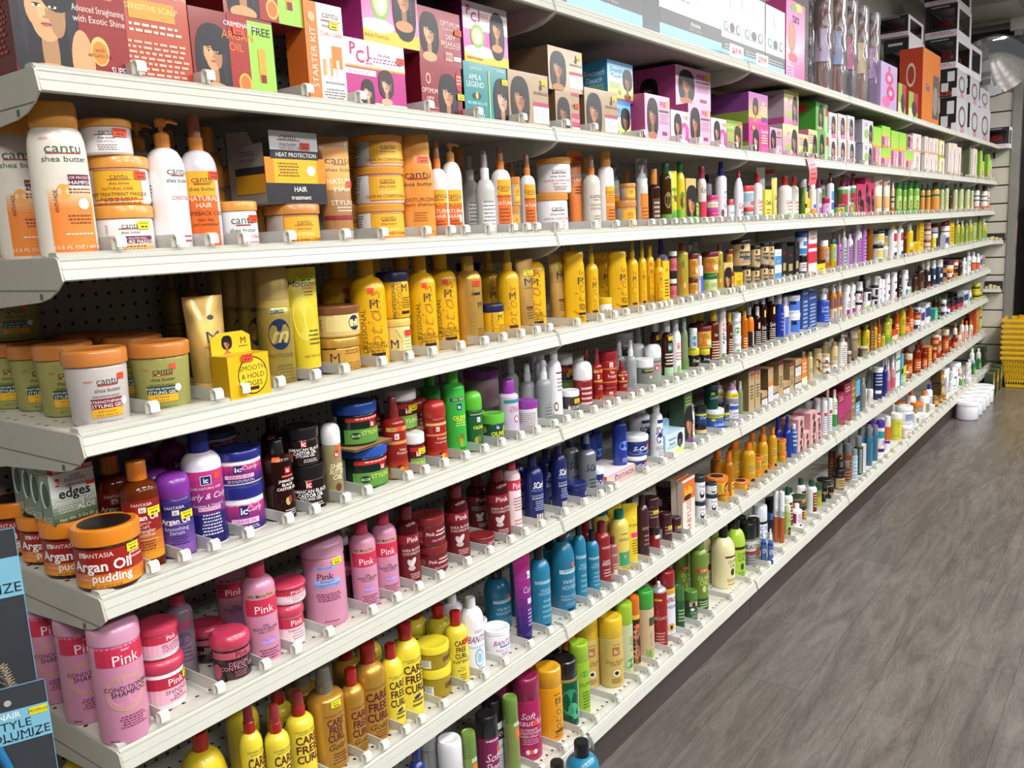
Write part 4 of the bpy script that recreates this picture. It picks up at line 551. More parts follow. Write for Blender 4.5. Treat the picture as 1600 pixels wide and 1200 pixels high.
beigel;ov;beige bottle with brown leaf print;b=cdb98c c=c8b07c k=.7;E .2 .4 .5 .25 6a4422 .3|X .2 .8 .05 .16 8a7048 3
wtea;ja;white jar with tan lid;b=ece8e6 c=c4ac80 ch=.22;E .2 .4 .3 .12 2c3a2c|R -.5 1 .2 .32 8a5a3c|E .7 .1 .2 .08 f06a4c
wpmp;pu;white dispenser with pale pump;b=eae8ea c=ded8d0 sh=.7 ch=.22;X 0 .9 .1 .6 6a5a50 8|E .5 .68 .3 .05 f06a4c
taup;tu;taupe squeeze tube;b=7c6a54 c=3c2e26 ch=.1;R -.6 .9 .66 .84 b0a098|E .6 .78 .2 .05 f05a3c|X -.3 .9 .3 .56 b8a888 5
taupj;ja;taupe jar with grey lid;b=6a543a c=c8c4c0 ch=.2;X -.2 .9 .2 .6 cabca0 4
yelF;rb;yellow shea lotion bottle;b=c8b020 c=7a9a28 cr=.5 ch=.14 sh=.78;E .3 .5 .3 .1 8a9a28|R -1 1.2 .02 .14 7a9a34
brnF;bx;brown slim carton;b=6a2c12 s=4a1c0c t=7a3a1c dep=.05;X -.6 .6 .2 .8 c89a70 6
gyF;rb;lime-yellow lotion bottle;b=a8a428 c=8a8a28 cr=.5 ch=.14 sh=.78;R -1 1.2 .02 .3 6a9a2c|E .3 .5 .4 .1 c8c840
roF;rb;rust orange bottle;b=c0521c c=b86a1c cr=.5 ch=.16 sh=.74 bf=g;R -.4 1.1 .1 .55 d86a28|X -.1 .9 .2 .5 f4d8b0 3
roFj;ja;rust orange jar;b=b8441c c=8a2414 ch=.24;R -.5 1.1 .2 .6 d8702c|X -.1 .9 .3 .5 f4d8b0 2
redbx;bx;red and cream carton;b=c03a24 s=9a2a1c t=c84a30 dep=.06;R -1 1 .2 .6 e0c8a0
tealbx;bx;turquoise carton;b=38b0a0 s=2a8a80 t=48c0b0 dep=.06;X -.6 .6 .2 .8 d8f0ec 3
cfc;sp;yellow curl spray with red sprayer;b=e6d23c c=a01818 sh=.66 cr=.44 ch=.24 oc=8a2a2c;T .3 .63 .018 5a4a20 SOFTSHEEN CARSON|R -.1 .7 .605 .61 6a5a20|T!^ .3 .54 0.081 5c1420 CARE|T!^ .3 .44 0.081 5c1420 FREE|T!^ .3 .34 0.081 5c1420 CURL|X .1 .6 .05 .2 5c3a20 4
cfg;sp;tall gold curl spray with grey sprayer;b=c08f38 c=6a6658 sh=.7 cr=.44 ch=.24 bf=m oc=7a7668;T .35 .57 .016 5a3a10 SOFTSHEEN CARSON|T!^ .35 .5 0.069 5c1420 CARE|T!^ .35 .42 0.069 5c1420 FREE|T!^ .35 .34 0.069 5c1420 CURL|T/ .35 .25 .06 4a2a14 Gold|X .1 .7 .06 .18 5c2a14 4|P .4 .68 e8e020
cfgs;rb;gold curl bottle with red cap;b=c08f38 c=a01c1c sh=.68 cr=.46 ch=.19 bf=m;T .35 .58 .018 5a3a10 SOFTSHEEN CARSON|T!^ .35 .49 0.086 5c1420 CARE|T!^ .35 .38 0.086 5c1420 FREE|T!^ .35 .27 0.086 5c1420 CURL|T/ .35 .17 .06 4a2a14 Gold|X .1 .7 .04 .12 5c2a14 3
cfy;rb;yellow curl activator with red cap;b=e8d43c c=a41818 sh=.68 cr=.46 ch=.17;T .35 .64 .018 5a4a20 SOFTSHEEN CARSON|R 0 .7 .615 .62 6a5a20|T!^ .35 .54 0.086 4c1420 CARE|T!^ .35 .43 0.086 4c1420 FREE|T!^ .35 .32 0.086 4c1420 CURL|E .4 .23 .2 .02 2c3a60 .4|X .1 .7 .1 .2 5c3a20 2
cfbig;rb;round yellow litre bottle with red cap;b=e2c92c c=a41818 ch=.16 sh=.52 cr=.3;R .3 .55 .5 .58 e8502c|T!^ .4 .3 0.092 4c1420 CARE
cfj;ja;clear amber jar with yellow lid;b=b0962c c=e6d436 ch=.3 bf=g;R .4 1 .3 .5 6a5020|T!^ .7 .4 0.115 3c1a14 CARE|R -.5 -.1 .1 .45 e4e4e0|X -.45 -.15 .14 .42 22221c 4
cfsnap;rb;yellow snap-back bottle with red cap;b=e8d43c c=a41818 sh=.7 cr=.46 ch=.19;T!^ .3 .6 0.069 4c1420 CARE|T!^ .3 .51 0.069 4c1420 FREE|T!^ .3 .42 0.069 4c1420 CURL|T .3 .34 .05 3c1a20 SNAP BACK|T .3 .25 .025 3c1a20 Curl|T .3 .215 .025 3c1a20 Restorer|X .1 .6 .06 .16 5c3a20 3|P .7 .62 f04a28
bantu;rb;white relaxer bottle with purple lettering;b=ecebf0 c=e8e8ee cr=.4 ch=.13 sh=.72;T!/ .3 .48 .09 7a2a80 BANTU|E .35 .22 .26 .13 88b8d8|E .35 .22 .2 .1 e4eef4|E .35 .22 .13 .07 98c4de|T .3 .38 .035 8ab0d0 Neutralizing|X .1 .7 .04 .08 a05a90 1|X .1 .7 .56 .6 a080b0 2
bantut;ja;white relaxer tub with purple lettering;b=efedf2 c=eef0f4 ch=.16;T!/ .35 .55 .18 a02878 BANTU|R .15 .8 .38 .44 3a8ac0|T/ .4 .29 .07 b04a70 Regular Relaxer|X .2 .7 .08 .2 8a7a90 3|X .1 .7 .7 .74 a0a0a8 1
teal;rb;large teal lotion bottle with black cap;b=1f6f90 c=14161a cr=.4 ch=.15 sh=.62;R -.2 .9 .48 .53 b8d4de|X 0 .8 .49 .52 3a5a6a 1|T .4 .38 .05 b0d4e4 WAVE|T .4 .31 .05 b0d4e4 NOUVEAU|T .35 .2 .03 a0c8dc MOISTURIZING|T .35 .16 .03 a0c8dc FINISHING LOTION|X .1 .7 .07 .12 7ab0c8 2|R .2 .6 .025 .045 0e2c40|R .5 .7 .55 .61 f05a3c
tealm;rb;slim teal bottle with black cap;b=1f7a9c c=14161a cr=.42 ch=.16 sh=.7;R -.3 .9 .56 .6 8ab8cc|T .4 .48 .035 a8d0e0 WAVE|T .4 .44 .035 a8d0e0 NOUVEAU|X .1 .8 .1 .36 7ab0c8 4|R .1 .6 .03 .05 0e2c40
purtube;tu;magenta to violet squeeze tube;b=7a2478 c=2a1a64 ch=.1;G -.9 1 .1 .98 2c1c6c c22c84|R .3 .7 .7 .78 e8e4f0|T! .5 .74 .06 2a2060 ic|T/ .4 .58 .07 e8a8d8 Curly|R .2 .8 .42 .48 e8c0dc|X .1 .8 .15 .36 c8a8e0 5
optr;rb;red bottle with glossy cap;b=8a1a22 c=7c1c28 cr=.48 ch=.16 sh=.74;T .45 .62 .04 f0d8d4 OPTIMUM|T .45 .4 .04 f0d8d4 DEFY|T .45 .36 .04 f0d8d4 BREAKAGE|X .1 .8 .14 .28 d8b0b0 3
optbr;rb;brown-pink shampoo bottle;b=9a5a58 c=6a2428 cr=.5 ch=.16 sh=.76;T .4 .6 .05 f0d8d0 OPTIMUM|E .4 .2 .3 .06 e0c8a0|X .1 .8 .1 .4 e0c0b0 5
amly;rb;pale yellow oil bottle with teal cap;b=dcc660 c=147058 cr=.48 ch=.13 sh=.74;T .4 .56 .05 5a5020 AMLA|R 0 .9 .14 .36 3a9a70|E .4 .29 .08 .03 d8a030|X .1 .8 .05 .12 6a5a20 2|X .1 .8 .62 .66 7a6a30 1
ampt;tu;yellow treatment tube;b=dcc02c c=d8c050 ch=.1;T .2 .66 .04 4a5a2c OPTIMUM|R -.1 .8 .48 .55 d83a7c|X -.1 .8 .2 .44 7a5a14 6|E .3 .78 .1 .03 f4e840
plum;rb;dark plum salon bottle;b=3e1c20 c=3a181c cr=.46 ch=.15 sh=.74;T .4 .5 .045 c8a8a0 OPTIMUM|X .1 .8 .2 .4 9a7878 3
plumj;ja;dark plum jar;b=421a20 c=38161a ch=.24;X -.1 .8 .3 .6 b09090 3|R -.9 -.4 .2 .5 c8c4c4|P .5 .55 d8d030
redjs;ja;small red jar with black lid;b=8a1620 c=2a1416 ch=.3;R .1 .9 .55 .75 e0d8d4
lolla;bx;tall orange-bannered white box;b=e8dcd0 s=d8c8b8 t=d8703c dep=.02;R -1 1 .6 .96 d86a28|E -.2 .66 .6 .05 2a1410|T! 0 .78 .14 f0c030 lolla|V 0 .3 .4 b03a28 BABYLISS|R -1 1 .96 1 f0ece6
wbj;ja;white jar with black lid;b=e8e8ec c=2a2c34 ch=.22;T! .35 .6 .09 1a1a20 TGIN|E .3 .3 .28 .16 22222a|E .3 .36 .18 .08 e8e8ec
yoj;ja;yellow hair jar with orange lid;b=dca828 c=e0751c ch=.24 top=c8a080,3a2018;R -.4 .3 .1 .66 b08a20|E .75 .35 .28 .34 2c1812|E .75 .38 .14 .2 c8805a
yob;rb;yellow oil bottle with orange cap;b=dca82a c=e07a1a cr=.44 ch=.17 sh=.7 bf=g;R .1 .9 .3 .56 c8a838|X .1 .8 .34 .5 7a6a40 3|E .5 .12 .3 .08 2c1812
yobd;rb;deep amber oil bottle with orange cap;b=b87414 c=d8701a cr=.5 ch=.2 sh=.66 bf=g;R .3 .9 .1 .4 d8b048|E .6 .3 .2 .06 2c1812
domecl;dm;clear dome-top jar behind;b=8a8c90 c=b8bcc4 ch=.3 cf=t
blueb;sp;blue bottle with tall blue sprayer;b=1c2c88 c=1c2c98 sh=.6 ch=.3 oc=1c2c90
bluews;rb;blue bottle with white cap;b=2c5ca0 c=eceef0 cr=.5 ch=.14 sh=.82;X -.2 .9 .3 .8 c8dcf0 4
pkbx;bx;pink portrait carton;b=dca8ac s=c08a90 t=e8b8bc dep=.08;E .1 .75 .4 .16 5a3a34|F .3 .3 .26 a86a50 1c1212 .5
wcan;ae;white tall can;b=ecebee c=e6e6ea ch=.3;X -.3 .9 .1 .6 9a8a98 8|R .0 .8 .6 .68 c83050
wgrn;rb;white bottle with green band;b=d8e0cc c=e6e4d8 ch=.2;R -.6 1.2 .1 .4 2c8a48|X .1 .8 .5 .7 6a8a60 3
marG;bx;maroon and magenta carton;b=8a1c3c s=5a1224 t=7a1c38 dep=.07;R -1 1 .3 .7 a82c68|X -.7 .7 .75 .9 d8a8b8 2
brnG;bx;bronze carton;b=8a6434 s=5a4020 t=7a5a30 dep=.06;X -.7 .7 .2 .8 c8a870 4
skyG;bx;sky blue and black carton;b=58a8d0 s=2a3440 t=4a98c0 dep=.06;R -1 1 .4 .56 141418|X -.7 .7 .1 .3 e0f0f8 2
clbt;rb;clear grey litre bottle;b=8a9088 c=9ca09c cr=.5 ch=.12 bf=g
navc;ja;navy tub with white lid;b=1a2060 c=eceef0 ch=.14;X -.3 .9 .4 .8 c0c8e0 4|R -.3 .6 .2 .3 eceef0
pkbt;sp;pink tinted spray;b=d8a8b0 c=e6e0e4 sh=.6 ch=.3 oc=e4dce0 bf=g;R -.2 .9 .1 .4 c05a70
wtb;bx;tall white and green panel box;b=e8e8e6 s=a8b0a8 t=e0e0e0 dep=.08;R -1 1 .7 .76 2c8a5c|R .5 1 0 .9 1c8088|R -1 1 .4 .46 2c8a5c
grya;ae;grey metal spray can;b=8e9094 c=9a9c9e ch=.2 bf=m;X -.6 .6 .1 .5 5a5c60 6
whdome;ae;white-capped deodorizer can;b=d8d8dc c=e9e9ec ch=.36;R -.2 .8 .3 .42 d8c828|X -.4 .4 .1 .28 8a8a90 3
grna;ae;olive green spray can;b=7a8a4a c=6a8a3c ch=.3;R .3 1 .5 .62 e07a28|X .2 .9 .6 .7 d8e0c0 1
navr;rb;navy blue litre bottle;b=1a2a78 c=182468 ch=.14 sh=.76
spraym;ae;magenta sheen spray with black cap;b=7a1f50 c=17161a ch=.26;T/ .35 .5 .1 f0d8e4 Soft|T/ .35 .38 .1 f0d8e4 Sheen|X .1 .8 .08 .24 d8a8c0 5|X -.2 .9 .68 .72 f0e0e8 1|R .55 .75 .55 .62 f04a28
sprayw;ae;white sheen spray with black cap;b=c8ccd2 c=141416 ch=.28;R .3 1 .5 .64 2a2c34|T .6 .57 .06 f0f0f4 OS|T .4 .4 .04 4a5060 PROTEIN|X .1 .8 .1 .3 8a8c94 5
softb;ae;magenta conditioning spray with plum cap;b=a01c54 c=8a1c48 ch=.26;T/ 0.07 .56 .075 f4dce6 Soft|T/ 0.07 .48 .075 f4dce6 Beautiful|T 0.07 .39 .032 f4dce6 ULTIMATE|T 0.07 .35 .032 f4dce6 CONDITIONING|T 0.07 .31 .026 f4dce6 SHEEN SPRAY|X -0.28 0.52 .2 .28 e0a0bc 3|E -0.03 .12 .1 .03 e8d8d8|E 0.14 .12 .1 .03 e05a3c|E 0.32 .12 .1 .03 e8d8d8|R 0.27 0.47 .44 .49 f04a28
motae;ae;orange-yellow sheen spray can;b=d8920c c=dca020 ch=.24;T .45 .58 .08 1c1a30 M|V/ .42 .32 .14 8a6a3c Motions|X .2 .7 .64 .67 4a3a10 1|R .3 .8 .13 .16 3a1830|X .2 .8 .04 .12 a86a10 3
grnblk;ae;dark green spray can with black cap;b=125a3c c=131314 ch=.26 bf=m;B .7 .74 8a7a3c|E .3 .4 .5 .2 2c8a62|E .5 .25 .3 .14 4aa880 .4|R .85 1.05 .03 .68 c8d8d0|E .2 .12 .4 .07 0c3c28
limea;ae;lime green sheen spray can;b=8fb428 c=94b82c ch=.24;E .4 .6 .3 .04 5a9a3c|T .45 .45 .05 2c4a1c OLIVE|X .2 .8 .1 .35 4a6a1c 6
sheaa;ae;tan shea spray can with yellow cap;b=c2a85c c=e6bc28 ch=.28;X 0.08 0.58 .62 .64 6a5020 1|R 0.08 0.48 .48 .6 a86a38|T! 0.28 .54 .07 f0dcb0 ic|T/ 0.28 .39 .05 a8622c Shea Butter|T 0.28 .345 .02 6a5020 SHEEN SPRAY|E 0.28 .22 .2 .05 f0e4d8|E 0.28 .22 .12 .03 3a1c14|X -0.02 0.58 .06 .14 6a5020 3
aloea;ae;pale green aloe spray with lime cap;b=b4bc90 c=98be30 ch=.28;E .5 .2 .5 .06 3a8a4c .4|V .6 .45 .06 3a6a3c ALOE
blone;ae;portrait spray can with orange cap;b=e0b028 c=d8681c ch=.24;R -1.2 1.2 .1 .7 2a1c14|F .3 .55 .16 c8825c 3a2010 .5|F .3 .28 .16 c8825c 14100f .6|R -1.2 1.2 .0 .1 e0b828|R .2 .7 .58 .64 f0604c
aloet;ae;tall beige spray can with green cap;b=c0a884 c=3ca03c ch=.26;R .3 .9 .5 .62 3c4a30|E .3 .06 .1 .1 6a9a4c|E .1 .05 .1 .12 8aa858|E .5 .05 .1 .12 8aa858|V .45 .3 .03 8a7050 OIL SHEEN|R -.6 -.1 .8 .85 f0502c
redva;va;open dark red spray can;b=8a1a1c c=eceaea ch=.14;V -.2 .55 .1 b04a44 ARGAN|R -.3 .3 .74 .77 e0b030|T .1 .47 .05 d8b0a8 ARGAN|X -.3 .5 .05 .24 d8a098 4
tallra;ae;tall white spray can with red top;b=d8d8e4 c=8a1a20 ch=.24;B .68 .76 c8a030|T! .4 .6 .07 9a2430 AFRO|T .4 .5 .05 4a4a80 SHEEN|E .4 .2 .3 .06 d8a828|E .4 .2 .12 .03 2a1c14|X .1 .8 .04 .1 8a8a90 2
dkgr;ae;green can with dark base;b=1f4a28 c=3a6a30 ch=.3;X -.2 .8 .2 .5 a8c890 4
tings;ae;small green spray can;b=224e2a c=4e7a34 ch=.3;R -.1 .8 .5 .66 c8a888|R .2 .5 .5 .64 3a2418|E .2 .4 .2 .05 f0ece8|T .3 .28 .06 d8e0c0 OLIVE|X .1 .8 .08 .2 b8c8a0 3
olva;rb;olive green oil bottle;b=6a8430 c=55702a cr=.6 ch=.1 sh=.82;R -.2 1 .58 .64 b8402c|T .4 .61 .04 f0e0c8 ORS|T .4 .5 .06 d8e480 OLIVE|T .4 .43 .06 d8e480 OIL|E .4 .34 .14 .05 c8d478|R -1.2 1.2 .02 .2 1c4a2c|X 0 .8 .05 .16 c8d890 3
creamb;rb;cream olive-oil lotion bottle with black cap;b=e4d9a8 c=101a14 cr=.36 ch=.16 sh=.58;R .1 1 .53 .56 4a2a18|T .55 .46 .055 3a4a24 OLIVE|T .55 .39 .055 3a4a24 OIL|E .55 .28 .14 .06 2a3c1c|T .5 .16 .026 4a4a34 Replenishing|T .5 .13 .026 4a4a34 Conditioner|X .2 .8 .04 .08 6a6a50 1
limeb;rb;lime olive-oil bottle with black cap;b=a4c83c c=101a14 cr=.38 ch=.15 sh=.62;B .52 .57 3a2418|T .5 .43 .07 3a5a1c OLIVE|T .5 .35 .07 3a5a1c OIL|E .5 .22 .14 .06 2a4a1c|X .2 .8 .04 .12 4a6a28 2
blkm;ae;black and red spray can;b=6a6468 c=151416 ch=.34;R -1 1.2 .4 .62 c8c4c4|T! .3 .5 .09 1a1416 BLACK|R -1 1.2 .34 .4 8a2a34|X 0 .8 .05 .3 b0acae 4
blkm2;ae;olive and black spray can;b=7a7a4c c=131314 ch=.4;T! .4 .5 .09 e0d8c8 BLACK|R -1 1.2 .2 .36 8a4a34
slimw;ae;slim white spray can;b=c8d0dc c=d8dce2 ch=.2;V .3 .4 .1 3a68b0 SPRAY
coolc;ae;white and blue cool-care spray can;b=5a94d0 c=e6e8ec ch=.34;R -1 1.2 .6 .66 16181c|R -1 1.2 .3 .6 dfe6f0|T! .35 .51 .1 2434a0 COOL|T! .35 .38 .1 2434a0 care|R -1 1.2 0 .1 1c4890|R .2 .7 .12 .22 c8dcf0
bluedr;ap;small white dropper bottle with blue label;b=4a68a8 c=eef0f4 ch=.3 sh=.6 cr=.5;T! .3 .36 .12 e8eef8 ULTRA|R -1 1.2 .54 .6 2a3c78
oster;ae;black and blue spray disinfectant can;b=3a3c40 c=101012 ch=.24;R -1 1.2 .66 .76 141416|T/ .35 .7 .06 f4f4f6 Oster|R -1 1.2 .46 .66 2f66c0|T! .35 .6 .07 e8f0fa SPRAY|T! .35 .51 .06 d0e0f4 DISINFECT|X 0 .8 .06 .4 8a8c90 6
andis;ae;white and amber spray can;b=b0541c c=eceef0 ch=.36;R -1 1.2 .5 .64 c8c8c8|X 0 .9 .52 .6 2a2a2a 2
grnlad;ov;pale green bottle with portrait;b=a8c46c c=d8e4b8 ch=.2 cw=.9;E .4 .2 .5 .15 2c1c18|E .4 .18 .3 .1 7a4c34|T .4 .55 .06 3a6a2c Care
wmag;rb;white bottle with magenta panel;b=eceaea c=f0f0f0 sh=.72 ch=.22 cr=.4;R -.9 -.1 .2 .62 8a2070|X .1 .9 .2 .6 6a3a50 5|E .5 .12 .2 .04 2a1414
wgt;rb;white bottle with dark green trim;b=e8e8e4 c=1c4a30 sh=.74 ch=.18 cr=.46;R .2 1 .1 .66 6a2c18|X .3 .9 .2 .6 e0c8a8 5
kuz;ja;brown jar with dark green lid;b=6a3418 c=263a1c ch=.22;B .66 .7 e8e4d8|E .6 .45 .3 .2 c89a3c|B .04 .1 e8dcc0
grnj;ja;olive jar with dark green lid;b=7a8a34 c=1e4a28 ch=.24;R -.4 1 .1 .5 a8a838
blkj;ja;black jar with tan label;b=1e1c1a c=141414 ch=.26;R -.4 1.2 .1 .6 b89a68|X 0 .9 .15 .5 3a2a1c 3
blkjs;ja;small black jar with olive label;b=201e1c c=141414 ch=.3;R -.4 1.2 .1 .5 b8b060
brnsl;rb;tall slim brown lotion with grey cap;b=6a3a20 c=6a6a6c cr=.75 ch=.24 sh=.74 q=3;X -.3 .9 .1 .6 b08a6c 6
brnss;rb;short slim brown lotion with grey cap;b=5c2e18 c=707072 cr=.75 ch=.24 sh=.74 q=3;X -.3 .9 .1 .6 b08a6c 4
blusl;rb;pale blue slim lotion with grey cap;b=a0b8cc c=888a8c cr=.8 ch=.2 sh=.78 q=3;X -.3 .9 .1 .6 e8f0f4 4
grnsl;rb;dark green slim bottle with grey cap;b=12382a c=77787a cr=.8 ch=.26 sh=.72 q=3;R .1 1.2 .05 .68 7a8c88
tealsl;rb;teal slim bottle with grey cap;b=2c6a88 c=7a7c80 cr=.8 ch=.24 sh=.74 q=3;R .2 1.1 .05 .6 5a7a90
tealsw;rb;teal slim bottle with brown panel;b=266e94 c=7c7e82 cr=.8 ch=.22 sh=.76 q=3;R .3 1.1 .1 .66 8a6a60
cab;bx;white slim cartons with pink panel;b=d8c8d0 s=2a2428 t=d8d8d8 dep=.04
whpu;rb;white bottle with violet cap;b=e6e4ec c=4a2890 cr=.9 ch=.2 sh=.8 q=2.5;R -1 1.2 .5 .7 2c94a0|R .3 1 .3 .44 b08ac8|R -1 1.2 .1 .2 3a2c60
whor;rb;white bottle with orange band;b=e4e2e6 c=e8e4e4 cr=.9 ch=.16 sh=.84 q=2.5;R -1 1.2 .3 .7 d0661c|R -1 1.2 .2 .28 5a2a90
yelp;ja;yellow petroleum tub with white lid;b=d8c83c c=e8e6e2 ch=.2;E .3 .4 .6 .3 8ac048|R -1.2 1.2 .1 .2 d0b830
whtub;ja;white tub;b=e2e4e8 c=e8eaee ch=.22;R .1 1 .2 .6 9aa8c0|X .2 .9 .25 .55 5a6a80 3
wor;rb;white bottle with orange cap;b=ecebea c=e0701c cr=.4 ch=.2 sh=.68;R .2 1 .1 .5 98a888|X .3 .9 .15 .45 6a3a20 4
worj;ja;clear jar with orange lid;b=a8a498 c=e0781c ch=.22 bf=g
wbl;rb;white bottle with navy cap;b=eaecf0 c=1c2c78 cr=.4 ch=.2 sh=.7;R .2 1 .2 .4 c0c8e0|X .3 .9 .1 .5 3a4a88 4
smw;ja;small white jar;b=ececec c=f0f0f0 ch=.3;R .1 1 .2 .6 d0b8b8
orj;ja;amber jelly jar;b=b07020 c=8a6a30 ch=.2 bf=g;R -.2 1 .3 .7 c8a050
brbx;bx;brown and gold carton;b=9a7430 s=4a3818 t=6a4a24 dep=.09;R -1 1 .4 .7 c8a040|R -1 1 .74 .84 3a2414
wstar;rb;white bottle with blue flower mark;b=efeef2 c=f2f2f4 cr=.45 ch=.16 sh=.74;E .4 .5 .3 .06 2c2a78|E .4 .22 .3 .05 c8883c
grsm;rb;small green bottle;b=4a9a3c c=e0e0dc cr=.5 ch=.2
grdk;rb;green bottle with white cap;b=1f7a48 c=e4e6e6 cr=.5 ch=.2 sh=.7;R .2 1 .1 .5 88b848
whgrn;rb;white bottle with green sticker;b=e6e8e6 c=e8eaea cr=.5 ch=.18 sh=.72;R .1 1.1 .2 .5 2c8a4c
ambt;ja;amber-red conditioner jar with cream lid;b=a8401c c=d8c8a8 ch=.22 bf=g;R -.4 1.1 .2 .6 c8642c|X 0 .9 .25 .5 f0d8b0 3
ambr;rb;deep red-amber bottle;b=8a2a14 c=6a1a14 cr=.5 ch=.18 sh=.7 bf=g;R -.3 1.1 .1 .5 c85a24|X 0 .9 .15 .4 f0d8b0 3
ambo;bx;orange slim carton;b=d87020 s=a04818 t=d87828 dep=.05;X -.6 .6 .1 .9 f4d8a8 5
whob;rb;white bottle with orange nozzle cap;b=e8dcd0 c=d87a24 cr=.45 ch=.2 sh=.68;R .1 1.1 .1 .5 d05a34|X .2 .9 .15 .45 f8ece0 3
tallor;bx;tall orange carton;b=d8602c s=c05020 t=d86a30 dep=.08;X -.7 .7 .1 .9 f0a868 6
tally;bx;tall yellow carton;b=d8c848 s=c0a830 t=d8c850 dep=.08;R -1 1 .5 .6 3a3a2c|X -.7 .7 .65 .9 6a5a20 3
yj;ja;yellow jar with black band;b=d0c02c c=d8c832 ch=.2;B .3 .5 1c1a14|B .58 .62 1c1a14
bkj2;ja;navy-black tub with red label;b=2a2430 c=1c1c22 ch=.24;R -.5 1.1 .1 .5 b83048
wblj;ja;white and navy jar;b=dfe2ea c=eef0f4 ch=.24;R -1.2 1.2 .1 .5 2a3468|R .3 .6 .2 .4 f0f0f0
olvm;bx;mottled olive carton;b=4a5a30 s=2a3418 t=3a4a24 dep=.06;E 0 .6 .5 .15 b8b880
lyr;rb;white tall bottle with lilac panel;b=e4e0ea c=e8e6ee cr=.45 ch=.14 sh=.78;R -.1 1.1 .04 .64 b070b8|E .5 .66 .16 .03 2a2030|X .1 .9 .1 .6 6a4a80 7
lyp;rb;purple tall bottle;b=b070bc c=a868b4 cr=.45 ch=.14 sh=.78;R .2 1.1 .06 .6 c490cc|E .5 .66 .16 .03 2a2030|X .2 .9 .1 .58 5a3070 6
gryl;sp;grey-lilac mist bottle;b=c0b8c4 c=d8d6dc sh=.66 ch=.26 oc=d8d4dc;X .1 .9 .1 .5 7a6a88 5
ambl;rb;clear amber bottle;b=9a5a1c c=c8a868 cr=.46 ch=.14 sh=.78 bf=g
wyl;ja;white jar with yellow label and black lid;b=eae8e0 c=2c2a28 ch=.2;R -.2 1.1 .3 .7 d8c068|E .3 .12 .4 .06 5a9a3c
wyg;ja;clear tub with green base label;b=d4d4c0 c=e6e6e6 ch=.22 bf=g;R -.5 1.1 .04 .3 b0c050
wrd;ov;white bottle with red label square;b=f0eef0 c=d8b870 cw=.5 ch=.16 k=.8;R .2 1.1 .5 .72 c03040|R .3 1 .06 .2 3a3a3c|X .3 .9 .3 .4 c03a44 2
dkam;rb;dark amber oil;b=6a3814 c=4a2a14 cr=.5 ch=.16 bf=g
yb;rb;bright yellow bottle;b=e2bc1c c=ece6d8 cr=.5 ch=.2 sh=.7;R .2 1.1 .3 .4 f0ece0|R .2 1.1 .08 .2 a86a14
ybx;bx;bright yellow carton;b=e4c020 s=d0a818 t=e0b820 dep=.07;X -.7 .7 .2 .8 8a6a14 5
spj;ja;white and brown spotted jar;b=d8c8b8 c=8a4a34 ch=.2;R -1 1.2 .4 .5 a85a44|R -1 1.2 .15 .28 c8a888
redw;rb;white tub bottle with dark red cap;b=e0dcdc c=7a1c20 cr=.8 ch=.22 sh=.74;B .56 .6 7a1c20|R .2 1 .1 .4 4a5a90
oly;rb;olive-yellow bottle with white top;b=b0a83c c=e8e8e0 cr=.5 ch=.2 sh=.7;R .1 1.1 .1 .5 7a9a34
gry;rb;mossy green bottle;b=7a9440 c=6a7a34 cr=.5 ch=.16 sh=.72;X .1 .9 .1 .6 c8d490 6
gyl;bx;green-yellow carton;b=98a83c s=6a7a28 t=a0b040 dep=.06;X -.7 .7 .2 .8 e0e8a8 5
orb;rb;orange bottle with white dome;b=d0702c c=ecebe8 cr=.7 ch=.18 sh=.76;E .55 .55 .4 .16 60b0d8|X .1 .9 .1 .3 6a2a10 3
yeb;rb;lime-yellow bottle with blue disc;b=c4b828 c=2c6a78 cr=.6 ch=.14 sh=.8;E .45 .58 .45 .18 5ab0d8|X .2 .9 .06 .3 5a5a14 4
ylb;bx;yellow carton with black band;b=e4d01c s=d8c018 t=1c1814 dep=.05;R -1 1 .78 1 1c1814|X -.5 .5 .3 .45 8a7a20 1
blwj;ja;blue and white tub with blue lid;b=e8eef4 c=2c6cc0 ch=.22;R -1 1.2 .06 .3 3a80cc|R .3 1 .4 .6 3a80cc
bwj;ja;white and black tub;b=ecebe8 c=1c1a1c ch=.3;R -.8 1.2 .1 .3 2c2a2c|X 0 .9 .4 .6 4a4a4c 2
rwb;bx;red and white carton;b=ece4e4 s=c8303c t=c02a34 dep=.06;R -1 1 .62 .72 c83040|R -1 1 .3 .55 c83040|R -1 1 0 .08 c83040|X -.7 .7 .75 .95 c88088 2
nblu;bx;tall navy carton;b=2c4a8a s=223a70 t=2c4a8a dep=.08;T 0 .86 .05 d8e4f4 Lottabody|X -.7 .7 .1 .7 a8bce0 7
blub;ov;cobalt bottle with white top;b=1c2c94 c=e6e8f0 cw=.5 ch=.22 k=.8;R -1 1.1 .0 .12 3a7a60|X .2 .9 .2 .6 7a8ad0 5
wbls;rb;white and cobalt bottle;b=e0e4f2 c=d8d4e6 cr=.6 ch=.2 sh=.74;R .1 1.1 .1 .55 4a6ad0|E .0 .5 .16 .05 c8b050
wbluj;ja;white tub with blue label;b=e4e8f4 c=ecf0f8 ch=.2;R -.2 1.1 .15 .7 4a72d0|R -.1 .4 .5 .66 1c1c30
blpu;pu;blue bottle with white pump;b=2c4cb0 c=f0f2f6 cr=.5 ch=.3 sh=.64;T .3 .5 .07 d8e4fa Lotta|T .3 .4 .07 d8e4fa Body|X .1 .9 .1 .3 a8bcf0 3
ordn;pu;orange oil bottle with white pump;b=d08a3c c=f0ece8 cr=.5 ch=.24 bf=g;R .2 .7 .4 .62 5a4a90|R .2 .7 .1 .3 5a4a90|R -1 1.2 .0 .36 e8d0b0
